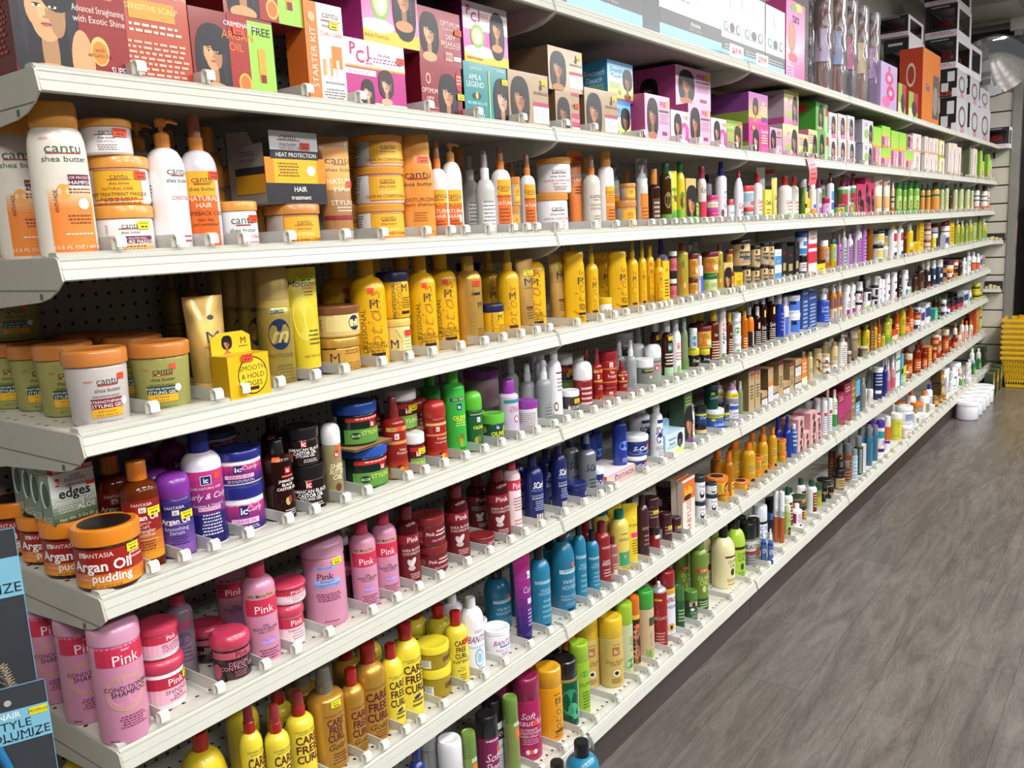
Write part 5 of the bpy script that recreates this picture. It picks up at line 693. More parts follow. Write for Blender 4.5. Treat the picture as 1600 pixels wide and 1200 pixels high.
wmg;dm;white dome bottle with magenta panel;b=ecebee c=f0f0f4 ch=.2;R .1 1 .04 .26 a0206c|X .2 .9 .3 .5 4a4a50 3|R .5 1 .62 .74 2a1420
wbc;ja;white jar with glossy black lid;b=ececf0 c=1c1a1c ch=.22;R .2 1 .2 .56 c8707c|E .6 .66 .2 .1 2a2a2c
wbd;ja;white jar with dark print;b=e8e8ea c=26242a ch=.24;R .1 .7 .1 .66 2a1c2c|X .7 1.1 .2 .6 5a5a60 4
grlw;ja;white jar with green print;b=dfe4c8 c=e4e6e0 ch=.2;E .2 .3 .5 .16 7a9a2c|R .2 .9 .5 .66 9ab038
blst;rb;white dome bottle with blue stripe;b=eceef2 c=f2f2f6 cr=.85 ch=.16 sh=.8;R .3 .9 .1 .3 2c78b8|R .2 1.1 .6 .66 c05060|R .5 1 .4 .56 1c1c24
wpks;rb;white dome bottle with rose print;b=f0eef2 c=f2f2f6 cr=.85 ch=.16 sh=.8;R .3 1.1 .05 .24 e0a8b0|R .4 .9 .32 .44 1c1a1e|R .2 1.1 .62 .68 c06070
bkoil;rb;black bottle;b=181214 c=1c1818 cr=.5 ch=.16 sh=.72;X .1 .9 .1 .5 a89878 4
brbk;rb;dark brown bottle;b=3c1c10 c=2a1410 cr=.5 ch=.16 sh=.74;R .2 1 .1 .4 6a4a28
bwt;ov;black-brown bottle with big grey cap;b=34201a c=d8d6d4 cw=.6 ch=.3;R .2 1.1 .3 .5 e4e0dc|R .4 .9 .1 .2 c8302c
nvw;rb;navy bottle with big white cap;b=22304c c=e2e0de cr=.8 ch=.3 sh=.66;R .2 .6 .3 .44 f4f4f4|R .6 1 .5 .7 2c4a80
dkjy;ja;black jar with gold label;b=2c1a14 c=1a1614 ch=.24;R -.4 1.1 .15 .6 c08a3c|X 0 .9 .2 .5 3a2010 3
purj;ja;purple-lid striped jar;b=e8d8b0 c=5a2050 ch=.2;B .1 .3 8a2a2c|B .4 .6 c89a3c
orwj;ja;orange and white jar;b=e4dcd4 c=d85a24 ch=.24;R -.6 1.1 .1 .4 8a3a1c
wbk;rb;white bottle with black crescent;b=eeeef0 c=ececec cr=.5 ch=.18 sh=.72;E .6 .5 .4 .14 26242a|E .75 .5 .3 .11 eeeef0
wred;rb;white bottle with orange-red label;b=ecebe8 c=eeeeec cr=.5 ch=.2 sh=.7;R -.4 1.1 .1 .44 c8643c|R -.4 1.1 .44 .5 a8401c
nvbx;bx;navy and white carton;b=dfe0e8 s=b8b8c4 t=d8d8e0 dep=.05;R -1 1 .4 .8 2c3a78
tanbx;bx;tan carton;b=a06a3c s=7a4a24 t=a87040 dep=.05;X -.7 .7 .2 .8 e0c8a0 3
avo;rb;dark bottle with avocado print;b=4a2e18 c=2c6a34 cr=.55 ch=.16 sh=.74 bf=g;E .3 .42 .4 .13 8a7a4c|E .3 .4 .2 .08 5a3a20|R -.5 1 .06 .2 6a9a3c
grnav;rb;green juice bottle;b=5aa834 c=2c8a3c cr=.5 ch=.18 sh=.7;E .4 .5 .4 .12 a8c860|R -1 1.2 .04 .3 48a83c
ytubs;tu;yellow-green tube with fruit print;b=d8d030 c=58a030 ch=.3;E .2 .6 .5 .1 6a9a2c|E .3 .5 .2 .06 5a3018
ygb;rb;yellow bottle with green cap;b=dcc824 c=1f7a3c cr=.55 ch=.16 sh=.7;E .4 .4 .4 .14 5a8a28|R -1 1.2 .02 .26 88b83c|E .3 .38 .2 .08 6a3a1c
facep;bx;portrait packet;b=d8b878 s=b89858 t=d8c088 dep=.03;F .1 .5 .36 c08050 1c120f .2|R -1 1 0 .2 58a838
pcb;rb;pink and white custard bottle;b=e8d8cc c=b03058 cr=.6 ch=.2 sh=.7;R -1 1.2 .04 .4 d03a54|T/ .4 .6 .1 2a2a2c Kurl
pcj2;ja;pink curl jar;b=e0508c c=c83a70 ch=.24;R -.6 1.1 .3 .62 f4e4c0|T/ .3 .46 .16 3a2a2c Curls|R -.6 1.1 .06 .26 c04aa0
nvs;sp;small bottle with navy sprayer;b=c8c0d8 c=1c2460 ch=.3 oc=1c2460;R .1 1 .1 .5 5a3a78
wps;sp;white spray with purple script;b=eceaf0 c=3a2c88 sh=.72 cr=.5 ch=.22 oc=3a2c88;V .5 .4 .1 5a2c80 curls|E .2 .18 .2 .06 8a4a60|X .2 .8 .04 .1 8a7aa8 1
wnz;ap;white tapering bottle with red nozzle;b=f0ecf2 c=c83038 sh=.66 cr=.34 ch=.22;T!/ .5 .3 .1 c83a58 Curl|T!/ .6 .2 .08 48a060 me|X .2 .9 .04 .1 b05a80 1
wrs;rb;small white bottle with red cap;b=f0eef0 c=d8403c cr=.7 ch=.24 sh=.74;R .1 .9 .1 .3 e8a070|R .1 .9 .4 .5 90b0d8
rjar;ja;clear jar with red lid;b=d8c8cc c=d83c40 ch=.24;R -.6 1 .3 .66 9ab8c4|E .7 .2 .3 .1 d8485c
wrb;rb;white bottle with red cap;b=f2eee8 c=cc2c34 cr=.42 ch=.2 sh=.68;T!/ .5 .42 .08 c83040 Curls|X .2 .9 .2 .34 e0707c 2|R .2 .8 .06 .18 98c888
wtub2;tu;white squeeze tube with grey crimp;b=f0f0f4 c=6a6070 ch=.2;X .2 .8 .3 .6 a05a90 3
yelbx;bx;pale yellow carton;b=e8dc60 s=d0c048 t=e8d860 dep=.05;T! 0 .6 .14 3a3a2c Curls|X -.7 .7 .2 .4 8a7a2c 2
yelt;tu;pale yellow tube with red script;b=e4d878 c=d8d080 ch=.16;T!/ .4 .55 .1 c8403c Curls|X .2 .8 .3 .4 c05a3c 2
grnp2;rb;olive bottle with grey cap;b=4a6a20 c=b0aca8 cr=.8 ch=.2 sh=.78;R .4 1.1 .1 .7 d8cc30|R .4 1.1 .3 .4 2a2a1c
peach;rb;peach and white bottle;b=f0e0d0 c=f4f0ea cr=.7 ch=.14 sh=.8;R -.4 1.1 .04 .3 f09a4c|R .3 1 .32 .42 3a6ac0
lavp;ov;lavender white bottle with maroon cap;b=dcd4e4 c=6a1c44 cw=.5 ch=.22;R .2 1.1 .4 .66 8aa87c|R .2 1.1 .1 .3 b05aa8
kjar;ja;magenta kids jar;b=d85aa0 c=a82858 ch=.24;R -.4 1.1 .2 .7 e8b0d8|E .4 .45 .3 .2 6a8ac0
wpm;pu;white bottle with maroon pump;b=eeeaf2 c=7a1c44 cr=.4 ch=.22 sh=.72;R .3 1.1 .4 .6 4a9ad0|E .3 .78 .2 .04 e8d860|R .3 1.1 .2 .36 3a7ac0
gpj;ja;green and white jar with maroon lid;b=7ac060 c=8a2450 ch=.2;E .3 .4 .3 .3 d84a30|E .2 .46 .16 .14 e8c830
gmp;pu;green bottle with maroon pump;b=5a8a3c c=8a1c40 cr=.5 ch=.26 sh=.7;R -.2 1.1 .3 .56 b02c44|R -1 1.2 .66 .72 c8e0d8
kidb;bx;magenta carton with kids portraits;b=d04a7c s=a83a60 t=d8588c dep=.06;F -.3 .6 .24 8a5038 1c1210 0|F .4 .3 .24 7a4830 1c1210 .2|R -1 1 .84 1 c02c60|R -1 1 0 .12 d83c70|E .5 .75 .3 .1 c82c50
pcht;tu;peach and white tube;b=f0e4d4 c=f0b078 ch=.1;R -.6 1 .2 .5 f0b070|E .4 .8 .3 .05 c8402c
grncp;rb;green kids bottle with green cap;b=7cb44c c=2c8a3c cr=.6 ch=.22 sh=.72;R -.3 1.1 .2 .56 b8d878|E .4 .32 .3 .1 3a2418|E .4 .3 .16 .06 b8744c
dgcp;rb;orange-label bottle with dark green cap;b=d8a050 c=1f5a44 cr=.6 ch=.2 sh=.72;R -.3 1.1 .1 .5 e0903c|R -1 1.2 .56 .62 1f6a50
tgcp;rb;pale green bottle with teal cap;b=b8c090 c=1f6a5c cr=.5 ch=.18 sh=.74;R .1 1.1 .1 .55 d0cc98|X .2 .9 .2 .5 6a8a60 4
blkw;rb;white bottle with black stripes;b=e4e0dc c=2a2828 cr=.5 ch=.2 sh=.7;B .4 .44 2a2828|B .56 .6 2a2828|R -.4 1.1 .06 .2 d8643c
salm;rb;salmon-cream bottle;b=e0c0a0 c=e8e0d8 cr=.5 ch=.16 sh=.76;B .4 .44 3a3434|B .54 .58 3a3434|R -1 1.2 .04 .24 d0603c
chrome;bx;teal-based appliance box with dark chrome band;b=cfd2d6 s=d0d4d8 t=e0e0e0 dep=.12;R -1 1 0 .2 7fb4c8|R -1 1 .2 .38 34383c|T .1 .31 .06 e8eaec chrome|T .1 .245 .035 b8bcc0 cromo / chrome|E .4 .7 .3 .18 b8bcc2|E .4 .7 .2 .12 e8eaee|X -.9 0 .5 .9 a8acb0 6
dryer;bx;white appliance box with three round icons;b=cfd1d7 s=b4b8c0 t=c8cacd dep=.12;R -1 1 0 .14 8ab8cc|R -1 1 .14 .3 3a3c40|X -.8 .8 .14 .22 b0b4b8 2|E -.6 .46 .24 .07 3f7a84|E -.6 .46 .14 .045 cfd1d7|E 0 .46 .24 .07 2a2026|E .6 .46 .24 .07 37505a|E .6 .46 .15 .05 cfd1d7|X -.8 .8 .36 .4 9aa0a8 1|E .2 .8 .4 .12 c0c4ca
dollbx;bx;pink toy box with violet lettering;b=dc5ca0 s=c04888 t=e070b0 dep=.08;R -1 -.2 0 .2 e0a0d0|X -.9 -.3 .03 .17 6a3a6a 4|T! .0 .8 .12 5a2a80 tars|E .3 .94 .4 .05 e8d040|E -.2 .92 .3 .04 58a040|E -.4 .55 .4 .2 b06850|E -.3 .3 .5 .06 c84040
flowbx;bx;pink flower-print toy carton;b=c8b0dc s=b89ccc t=d8c0e8 dep=.08;E 0 .7 .5 .14 d83a7c|E .2 .4 .5 .16 d83a7c|E -.3 .2 .5 .12 e070a0|E 0 .7 .2 .06 f0c8d8|E .2 .4 .2 .06 f0c8d8|T! 0 .9 .1 c82a60 80
gunp;bx;green and red blister card;b=9cc050 s=a83a34 t=c8d8b0 dep=.02;R -1 .2 0 .4 c8d8a8|R 0 1 .3 1 a83030|E .2 .4 .5 .3 4a2830 .4
orgbx;bx;orange toy box with round badge;b=e08030 s=b83a20 t=d86030 dep=.13;R .2 .9 .1 .7 5a5050|T! -.4 .5 .1 2a3a8a Gun|E .5 .35 .3 .2 8a8484|sE 0 .65 .4 .16 d8c8b8|sE 0 .65 .3 .12 a83a28
chk;bx;black and white checkered toy box;b=c8c8cc s=16161a t=d0d0d4 dep=.15;E 0 .5 .6 .3 6a4a48|E 0 .5 .45 .22 b8b8bc|T .1 .12 .16 c04050 RACER|sR -1 -.4 .6 1 e8e8ea|sR .2 .8 .55 .9 dfe0e4|sR -.3 .3 .2 .5 d8d8dc|sR .6 1 0 .3 e8e8ea|sR -1 -.6 .0 .3 e0e0e4|sT -.1 .12 .14 d84a50 RACER
carbx;wb;white and black window box with toy car;b=d8d6da s=1c1c22 dep=.2;
"""
# every product on the shelves: design, shelf, x, y, z, width, height, depth (mm), -, front or back row, column
ROW_TEXT = """
argan B 83.4 92.1 1729.5 162.8 200.0 122.4 -0.1 f 0
backbox B 210.5 92.1 1729.5 122.7 210.0 115.2 0.1 f 1
cremefree B 352.9 92.1 1729.5 161.9 127.8 115.2 0.8 f 2
cremefree B 422.1 92.1 1857.3 162.6 127.8 115.2 -0.1 f 2
starter B 548.6 57.1 1729.5 89.7 176.0 53.2 0.0 f 3
pcj B 675.6 97.1 1729.5 164.2 128.6 124.0 0.2 f 4
pcjup B 729.1 97.1 1858.0 154.7 128.6 124.0 -0.6 f 4
opt2 B 871.0 112.1 1729.5 129.9 109.5 150.6 0.0 f 5
opt1 B 873.9 112.1 1839.0 134.7 110.5 150.6 0.3 f 5
amla B 1022.4 112.1 1729.5 158.6 128.6 150.6 0.6 f 6
pcjs B 1032.9 112.1 1858.1 157.1 126.3 150.6 -0.8 f 6
kraft B 1186.0 112.1 1729.5 163.3 129.4 153.7 -0.4 f 7
kraftp B 1352.9 112.1 1729.5 108.8 101.3 156.8 -0.8 f 8
kraft B 1348.6 112.1 1830.8 159.7 103.0 156.8 0.6 f 8
kraft B 1516.2 112.1 1729.5 173.6 121.6 160.0 0.4 f 9
smooth B 1673.1 148.1 1729.5 135.7 111.2 160.0 -0.9 b 10
smooth B 1686.4 148.1 1840.7 149.4 107.3 160.0 1.0 b 10
plainback B 2076.3 293.1 1919.3 214.5 71.2 100.0 0.9 b 11
pinkp B 1844.6 112.1 1729.5 161.4 138.4 156.8 0.3 f 12
swirl B 1990.4 87.1 1729.5 124.3 105.1 110.7 0.2 f 13
pinkp B 2136.8 112.1 1729.5 163.1 134.7 160.0 -0.7 f 14
pinkp B 2194.8 158.1 1864.2 257.7 126.3 160.0 -1.0 b 14
swirl B 2281.8 87.1 1729.5 124.4 103.1 115.2 0.1 f 15
kraftp B 2674.0 282.4 1872.5 274.1 108.5 170.0 -0.9 b 16
greenk B 2413.8 87.1 1729.5 137.0 104.9 117.6 -0.6 f 17
kidp B 2639.2 112.1 1729.5 190.8 106.7 170.0 -0.5 f 18
kid B 2634.6 112.1 1836.1 179.8 110.2 170.0 -0.9 f 18
lav B 2979.4 112.1 1729.5 178.8 129.6 170.0 -0.1 f 19
lav B 2986.6 112.1 1859.0 167.1 128.3 170.0 -0.1 f 19
pinkp B 2813.7 112.1 1729.5 138.2 106.6 170.0 0.7 f 20
yelk B 3132.9 97.1 1729.5 119.7 101.6 140.0 0.0 f 21
yelk B 3255.5 97.1 1729.5 117.7 127.2 140.0 0.3 f 22
grnp B 3388.9 112.1 1729.5 148.8 128.8 170.0 -0.0 f 23
grnp B 3371.6 112.1 1858.3 164.5 120.7 170.0 0.3 f 23
wpk B 3529.7 102.1 1729.5 117.6 107.6 150.0 -0.1 f 24
wpk B 3527.5 102.1 1837.1 121.7 110.8 150.0 -0.4 f 24
wpk B 3674.1 102.1 1729.5 137.0 112.0 150.0 1.0 f 25
wpk B 3665.0 102.1 1841.5 143.2 109.9 150.0 1.0 f 25
wpk B 3820.3 102.1 1729.5 134.3 112.7 150.0 0.7 f 26
wpk B 3804.6 102.1 1842.2 125.1 112.6 150.0 0.4 f 26
gryk B 4102.9 107.1 1729.5 169.4 116.1 160.0 -0.4 f 27
gryk B 4099.4 107.1 1845.6 188.8 110.4 160.0 -0.5 f 27
gpt B 4283.6 77.1 1729.5 155.4 205.2 100.0 -0.4 f 28
gpt B 4468.6 77.1 1729.5 185.8 110.1 100.0 -0.9 f 29
gpt B 4456.8 77.1 1839.5 181.0 110.7 100.0 0.5 f 29
gpt B 4646.8 77.1 1729.5 165.1 209.3 100.0 -0.2 f 30
gpt B 4823.7 77.1 1729.5 178.7 209.9 100.0 0.7 f 31
gpt B 4999.9 77.1 1729.5 173.0 119.7 100.0 -0.2 f 32
pinkp B 4997.2 112.1 1849.1 144.9 87.3 170.0 0.9 f 32
whs B 5186.0 77.1 1729.5 187.4 120.7 100.0 0.7 f 33
whs B 5176.0 77.1 1850.2 194.5 103.3 100.0 -1.0 f 33
whs B 5448.5 37.5 1729.5 100.0 125.2 20.9 -0.6 f 34
whs B 5432.1 37.4 1854.7 100.0 99.7 20.6 0.8 f 34
whs B 5577.9 77.1 1729.5 126.0 123.0 100.0 -0.1 f 35
whs B 5556.7 77.1 1852.5 115.5 100.0 100.0 1.0 f 35
whs B 5710.8 77.1 1729.5 126.0 125.6 100.0 -0.2 f 36
whs B 5698.0 77.1 1855.1 134.8 102.5 100.0 -0.9 f 36
ygs B 5891.7 77.1 1729.5 193.6 120.7 100.0 0.3 f 37
ygs B 5873.0 77.1 1850.2 192.0 106.8 100.0 0.6 f 37
whs B 6167.5 37.4 1729.5 100.0 224.1 20.7 -0.5 f 38
whs B 6320.5 77.1 1729.5 159.5 229.6 100.0 -0.8 f 39
whs B 6489.2 77.1 1729.5 148.7 210.7 100.0 -0.3 f 40
olvs B 6939.7 49.2 1729.5 100.0 242.6 44.3 0.9 f 41
whs B 7131.2 77.1 1729.5 194.4 231.7 100.0 0.5 f 42
lims B 7416.3 40.0 1729.5 98.5 228.5 25.4 -0.8 f 43
gpt B 7521.4 77.1 1729.5 111.0 151.9 98.0 -0.5 f 44
lims B 7793.0 39.3 1729.5 100.0 217.8 24.4 -0.8 f 45
gpt B 7896.8 77.1 1729.5 116.4 175.4 100.0 -0.9 f 46
cs C 53.0 57.9 1481.5 77.1 214.5 47.8 -22 f 47
cs C 44.6 165.6 1481.5 74.8 215.0 46.4 -25 b 48
cs C 57.8 273.5 1481.5 74.8 215.0 46.4 -21 b 49
masq2 C 148.8 78.4 1481.5 88.9 71.9 88.9 -30 f 50
masq C 150.8 77.0 1553.4 86.0 72.1 86.0 -32 f 50
wj C 134.5 70.5 1625.5 73.0 52.8 73.0 -27 f 50
wpump C 222.3 63.6 1481.5 59.3 205.6 59.3 -35 f 51
wpump C 247.6 174.3 1481.5 57.5 214.0 57.5 -30 b 52
goldb C 355.5 252.3 1481.5 36.0 215.0 36.0 -36 b 53
come C 281.2 62.6 1481.5 57.1 215.0 57.1 -35 f 54
goldb C 387.6 182.8 1481.5 44.9 215.0 44.9 -37 b 55
grow C 350.4 66.2 1481.5 64.5 77.9 64.5 -38 f 56
natur C 453.3 200.5 1481.5 90.8 147.6 90.8 -33 b 57
natur C 461.9 201.1 1629.1 40.9 61.0 40.9 -34 b 57
natur C 481.0 82.2 1481.5 96.5 73.2 96.5 -41 f 58
tray C 471.3 100.0 1554.7 136.8 129.8 100.0 0.8 f 58
natur C 544.8 198.0 1481.5 92.2 75.0 92.2 -41 b 59
natur C 548.9 197.9 1556.5 35.5 58.6 35.5 -40 b 59
cantutube C 572.4 61.1 1481.5 64.6 197.4 64.6 -23 f 60
masq C 709.1 173.6 1481.5 83.4 78.9 83.4 -42 b 61
masq C 715.5 172.9 1560.5 36.0 67.7 36.0 -46 b 61
masq C 720.6 171.8 1628.2 36.0 66.0 36.0 -39 b 61
leave C 706.9 81.3 1481.5 94.6 73.2 94.6 -47 f 62
leave C 711.7 82.9 1554.7 97.8 73.1 97.8 -47 f 62
leave C 714.6 82.3 1627.8 96.6 61.6 96.6 -43 f 62
msham C 794.1 55.1 1481.5 68.1 213.0 42.2 -45 f 63
csp C 858.7 54.5 1481.5 41.1 204.0 41.1 -50 f 64
cpump C 907.3 56.7 1481.5 45.5 203.5 45.5 -53 f 65
goldb C 1112.4 203.3 1481.5 41.5 215.0 41.5 -53 b 66
clearsp C 1100.3 162.1 1481.5 43.9 205.6 43.9 -50 b 67
clearsp C 1024.9 56.6 1481.5 45.2 195.5 45.2 -54 f 68
oilsp C 1086.2 57.5 1481.5 47.1 205.0 47.1 -52 f 69
clearsp C 1222.6 168.2 1481.5 43.9 188.2 35.9 -49 b 70
natur C 1119.3 45.5 1481.5 22.9 66.4 22.9 -54 f 71
natur C 1126.1 45.4 1547.9 22.9 68.0 22.9 -50 f 71
csp C 1282.8 171.1 1481.5 39.8 196.6 39.8 -54 b 72
oilsp C 1187.8 53.6 1481.5 39.1 189.7 39.1 -54 f 73
repair C 1322.8 76.0 1481.5 84.0 98.8 84.0 -53 f 74
repair C 1342.5 78.7 1580.3 89.4 90.4 89.4 -59 f 74
cantutube2 C 1471.8 97.4 1481.5 41.3 215.0 41.3 -37 b 75
cond C 1675.2 182.7 1481.5 45.0 215.0 36.0 -50 b 76
frost C 1493.6 57.2 1481.5 46.4 201.6 46.4 -56 f 77
cond C 1562.2 52.6 1481.5 46.4 215.0 37.1 -57 f 78
clcap C 1780.6 152.8 1481.5 34.2 204.8 34.2 -63 b 79
natur C 1690.2 65.0 1481.5 62.0 81.5 62.0 -59 f 80
natur C 1691.8 57.0 1563.0 46.0 47.9 46.0 -57 f 80
dkor C 1900.4 176.4 1481.5 35.4 181.7 35.4 -63 b 81
clcap C 1769.6 51.6 1481.5 35.2 202.1 35.2 -58 f 82
dkor C 1846.9 52.2 1481.5 36.5 174.8 36.5 -60 f 83
avo C 1924.0 52.4 1481.5 36.8 194.0 36.8 -62 f 84
ytubs C 1960.0 48.5 1481.5 34.6 171.8 34.6 -39 f 85
ygb C 2019.1 49.1 1481.5 29.7 201.3 29.7 -67 f 86
facep C 2070.3 49.0 1481.5 70.6 150.3 29.4 -0.9 f 87
grnav C 2123.6 51.5 1481.5 35.0 93.2 35.0 -61 f 88
pcb C 2182.6 48.9 1481.5 29.8 192.2 29.8 -68 f 89
pcj2 C 2277.8 53.9 1481.5 39.8 40.7 39.8 -65 f 90
pcj2 C 2276.2 54.4 1522.2 40.7 58.5 40.7 -68 f 90
nvs C 2454.2 152.8 1481.5 36.0 215.0 36.0 -63 b 91
wps C 2350.9 53.6 1481.5 39.2 214.3 39.2 -66 f 92
wrs C 2419.1 47.3 1481.5 26.6 86.1 26.6 -69 f 93
wnz C 2501.6 51.1 1481.5 34.3 208.3 34.3 -70 f 94
rjar C 2596.2 52.2 1481.5 36.3 55.2 36.3 -67 f 95
rjar C 2601.4 60.5 1536.7 53.0 81.0 53.0 -72 f 95
wrb C 2688.5 51.9 1481.5 35.7 184.8 35.7 -71 f 96
wtub2 C 2862.7 105.5 1481.5 36.9 215.0 36.9 -41 b 97
yelbx C 2756.4 59.0 1481.5 73.0 122.5 50.0 0.7 f 98
rjar C 3104.4 162.8 1634.2 51.4 62.3 51.4 -69 b 99
yelt C 2843.0 44.1 1481.5 24.1 170.2 24.1 -44 f 100
wrb C 3014.9 62.8 1481.5 57.7 181.2 57.7 -67 f 101
wrb C 3098.2 53.7 1481.5 39.4 179.3 39.4 -73 f 102
grnp2 C 3205.2 51.2 1481.5 34.4 171.6 34.4 -75 f 103
yb C 3243.0 54.3 1481.5 40.6 118.9 40.6 -74 f 104
peach C 3323.6 50.6 1481.5 33.1 156.9 33.1 -73 f 105
lavp C 3387.3 42.3 1481.5 26.8 174.7 16.6 -70 f 106
kjar C 3515.0 52.5 1481.5 37.1 96.1 37.1 -75 f 107
wpm C 3579.7 51.3 1481.5 34.6 208.0 34.6 -74 f 108
lavp C 3734.7 146.7 1481.5 53.7 215.0 33.3 -66 b 109
gpj C 3750.5 62.1 1481.5 55.3 67.6 55.3 -77 f 110
gmp C 3802.6 59.2 1481.5 48.8 205.0 48.8 -75 f 111
lavp C 3822.6 36.9 1481.5 19.7 194.2 5.7 -65 f 112
gpj C 3905.1 50.6 1481.5 32.1 93.8 32.1 -70 f 113
gmp C 3940.0 53.2 1481.5 36.2 215.0 36.2 -73 f 114
kidb C 4030.3 64.0 1481.5 141.0 163.3 56.5 0.4 f 115
kidb C 4156.3 64.0 1481.5 109.7 197.2 57.6 0.2 f 116
kidb C 4244.9 64.0 1481.5 66.6 171.0 58.8 -0.7 f 117
pcht C 4421.1 54.3 1481.5 48.4 215.0 48.4 -49 f 118
pcht C 4586.5 51.1 1481.5 40.6 215.0 40.6 -50 f 119
salm C 4694.8 43.9 1481.5 20.0 183.8 19.8 -73 f 120
grncp C 4862.8 53.4 1481.5 38.9 196.3 38.9 -75 f 121
grncp C 4979.7 46.0 1481.5 24.0 188.9 24.0 -74 f 122
grncp C 5135.5 50.2 1481.5 32.4 201.2 32.4 -81 f 123
grncp C 5308.1 54.6 1481.5 41.3 204.7 41.3 -77 f 124
dgcp C 5460.7 47.7 1481.5 27.4 187.5 27.4 -78 f 125
dgcp C 5622.8 48.0 1481.5 28.0 190.1 28.0 -77 f 126
dgcp C 5901.5 61.6 1481.5 55.2 205.9 55.2 -80 f 127
tgcp C 6049.8 47.8 1481.5 27.5 196.9 27.5 -75 f 128
tgcp C 6211.7 51.0 1481.5 34.1 210.6 34.1 -83 f 129
brbk C 6331.0 45.2 1481.5 22.4 145.9 22.4 -79 f 130
tgcp C 6530.9 51.2 1481.5 34.3 204.8 34.3 -78 f 131
tgcp C 6758.6 54.3 1481.5 40.5 215.0 40.5 -77 f 132
tgcp C 7022.7 54.9 1481.5 41.7 212.9 41.7 -79 f 133
tgcp C 7183.5 46.8 1481.5 25.7 202.7 25.7 -79 f 134
blkw C 7449.9 55.2 1481.5 42.5 215.0 42.5 -79 f 135
blkw C 7841.3 61.5 1481.5 54.9 213.2 54.9 -78 f 136
salm C 7942.9 46.1 1481.5 24.2 194.5 24.2 -83 f 137
mgel D 65.8 54.9 1233.9 87.9 113.1 87.9 -26 f 138
ggel D 83.4 183.2 1233.9 84.4 114.3 84.4 -22 b 139
ggel D 90.4 285.9 1233.9 87.1 109.5 87.1 -21 b 140
ggel D 78.8 356.4 1233.9 87.1 111.5 87.1 -24 b 141
ggel D 97.0 359.9 1345.5 80.3 88.1 80.3 -21 b 141
ggel D 179.2 70.9 1233.9 89.8 108.8 89.8 -28 f 142
ggel D 211.9 202.5 1233.9 93.0 109.8 93.0 -29 b 143
ggel D 236.3 296.7 1233.9 94.3 110.9 94.3 -28 b 144
ggel D 200.2 355.1 1233.9 89.7 112.1 89.7 -28 b 145
tanktube D 280.2 89.6 1233.9 66.5 171.4 66.5 -20 f 146
dkgold D 396.8 360.1 1233.9 42.9 210.5 42.9 -31 b 147
dkgold D 414.2 318.9 1233.9 45.9 205.7 45.9 -37 b 148
edgebox D 302.5 33.5 1233.9 82.2 72.6 45.0 0.3 f 149
mfoam D 410.0 71.4 1233.9 62.8 212.9 62.8 -34 f 150
mfoam D 436.6 164.9 1233.9 57.8 210.9 57.8 -34 b 151
mfoam D 453.6 234.5 1233.9 57.1 208.7 57.1 -34 b 152
mfoam D 470.1 305.0 1233.9 58.0 207.0 58.0 -36 b 153
ytube D 471.7 65.3 1233.9 60.3 207.1 60.3 -22 f 154
gjar D 563.7 82.7 1233.9 85.5 68.4 85.5 -41 f 155
cjar D 568.2 84.4 1302.3 88.9 61.1 88.9 -42 f 155
gjar D 618.9 238.5 1233.9 83.0 143.1 83.0 -37 b 156
gjar D 628.2 238.4 1377.1 36.0 62.3 36.0 -43 b 156
mot D 661.9 169.8 1233.9 78.8 211.2 78.8 -40 b 157
mot D 647.9 75.4 1233.9 70.8 213.2 70.8 -48 f 158
crjar D 716.9 68.1 1233.9 56.2 88.5 56.2 -45 f 159
ynjar D 719.0 72.2 1322.4 64.4 96.7 64.4 -46 f 159
mot D 782.3 194.6 1233.9 78.8 209.8 78.8 -46 b 160
mot D 860.6 182.1 1233.9 78.8 211.1 78.8 -44 b 161
mot D 801.6 71.3 1233.9 62.7 211.9 62.7 -47 f 162
mot D 901.9 100.6 1233.9 69.3 213.1 69.3 -48 f 163
goldrb D 960.8 70.3 1233.9 60.6 204.2 60.6 -47 f 164
ynjar D 1040.7 67.0 1233.9 54.0 88.8 54.0 -54 f 165
ynjar D 1124.5 202.1 1317.5 62.5 99.6 62.5 -54 b 166
ysp D 1131.2 144.6 1233.9 52.7 213.8 52.7 -53 b 167
ysp D 1106.0 67.1 1233.9 54.3 214.5 54.3 -52 f 168
mtube D 1165.2 59.1 1233.9 45.6 187.3 45.6 -35 f 169
mot D 1237.1 96.6 1233.9 81.2 214.5 81.2 -57 f 170
mtube D 1361.3 95.8 1233.9 47.1 190.1 47.1 -30 b 171
yov D 1392.3 60.1 1233.9 57.3 195.9 40.1 -51 f 172
ysp D 1533.3 157.4 1233.9 52.7 210.7 52.7 -58 b 173
ysp D 1479.5 58.4 1233.9 36.9 209.5 36.9 -55 f 174
wyjar D 1549.1 59.2 1233.9 38.4 60.0 38.4 -61 f 175
yov D 1682.5 151.1 1233.9 55.7 183.4 39.0 -53 b 176
yov D 1624.2 60.1 1233.9 57.4 185.7 40.2 -58 f 177
ysp D 1709.0 57.4 1233.9 34.8 211.0 34.8 -62 f 178
ysp D 1762.1 53.1 1233.9 26.2 211.9 26.2 -59 f 179
mot D 1812.1 53.8 1233.9 27.6 194.1 27.6 -59 f 180
mot D 1824.6 29.5 1233.9 27.0 154.6 27.0 -60 f 181
lavb D 2003.3 111.8 1233.9 51.5 211.9 51.5 -64 b 182
ybox D 1893.8 65.0 1233.9 43.8 143.9 50.0 0.2 f 183
pbj D 1962.6 51.6 1233.9 23.2 82.9 23.2 -65 f 184
pbj D 1965.8 52.0 1316.9 24.1 87.5 24.1 -67 f 184
mango D 2047.3 59.5 1233.9 39.1 194.0 39.1 -64 f 185
clcap D 2381.9 168.8 1233.9 45.7 210.3 45.7 -62 b 186
mangoj D 2119.8 55.7 1233.9 31.5 76.0 31.5 -62 f 187
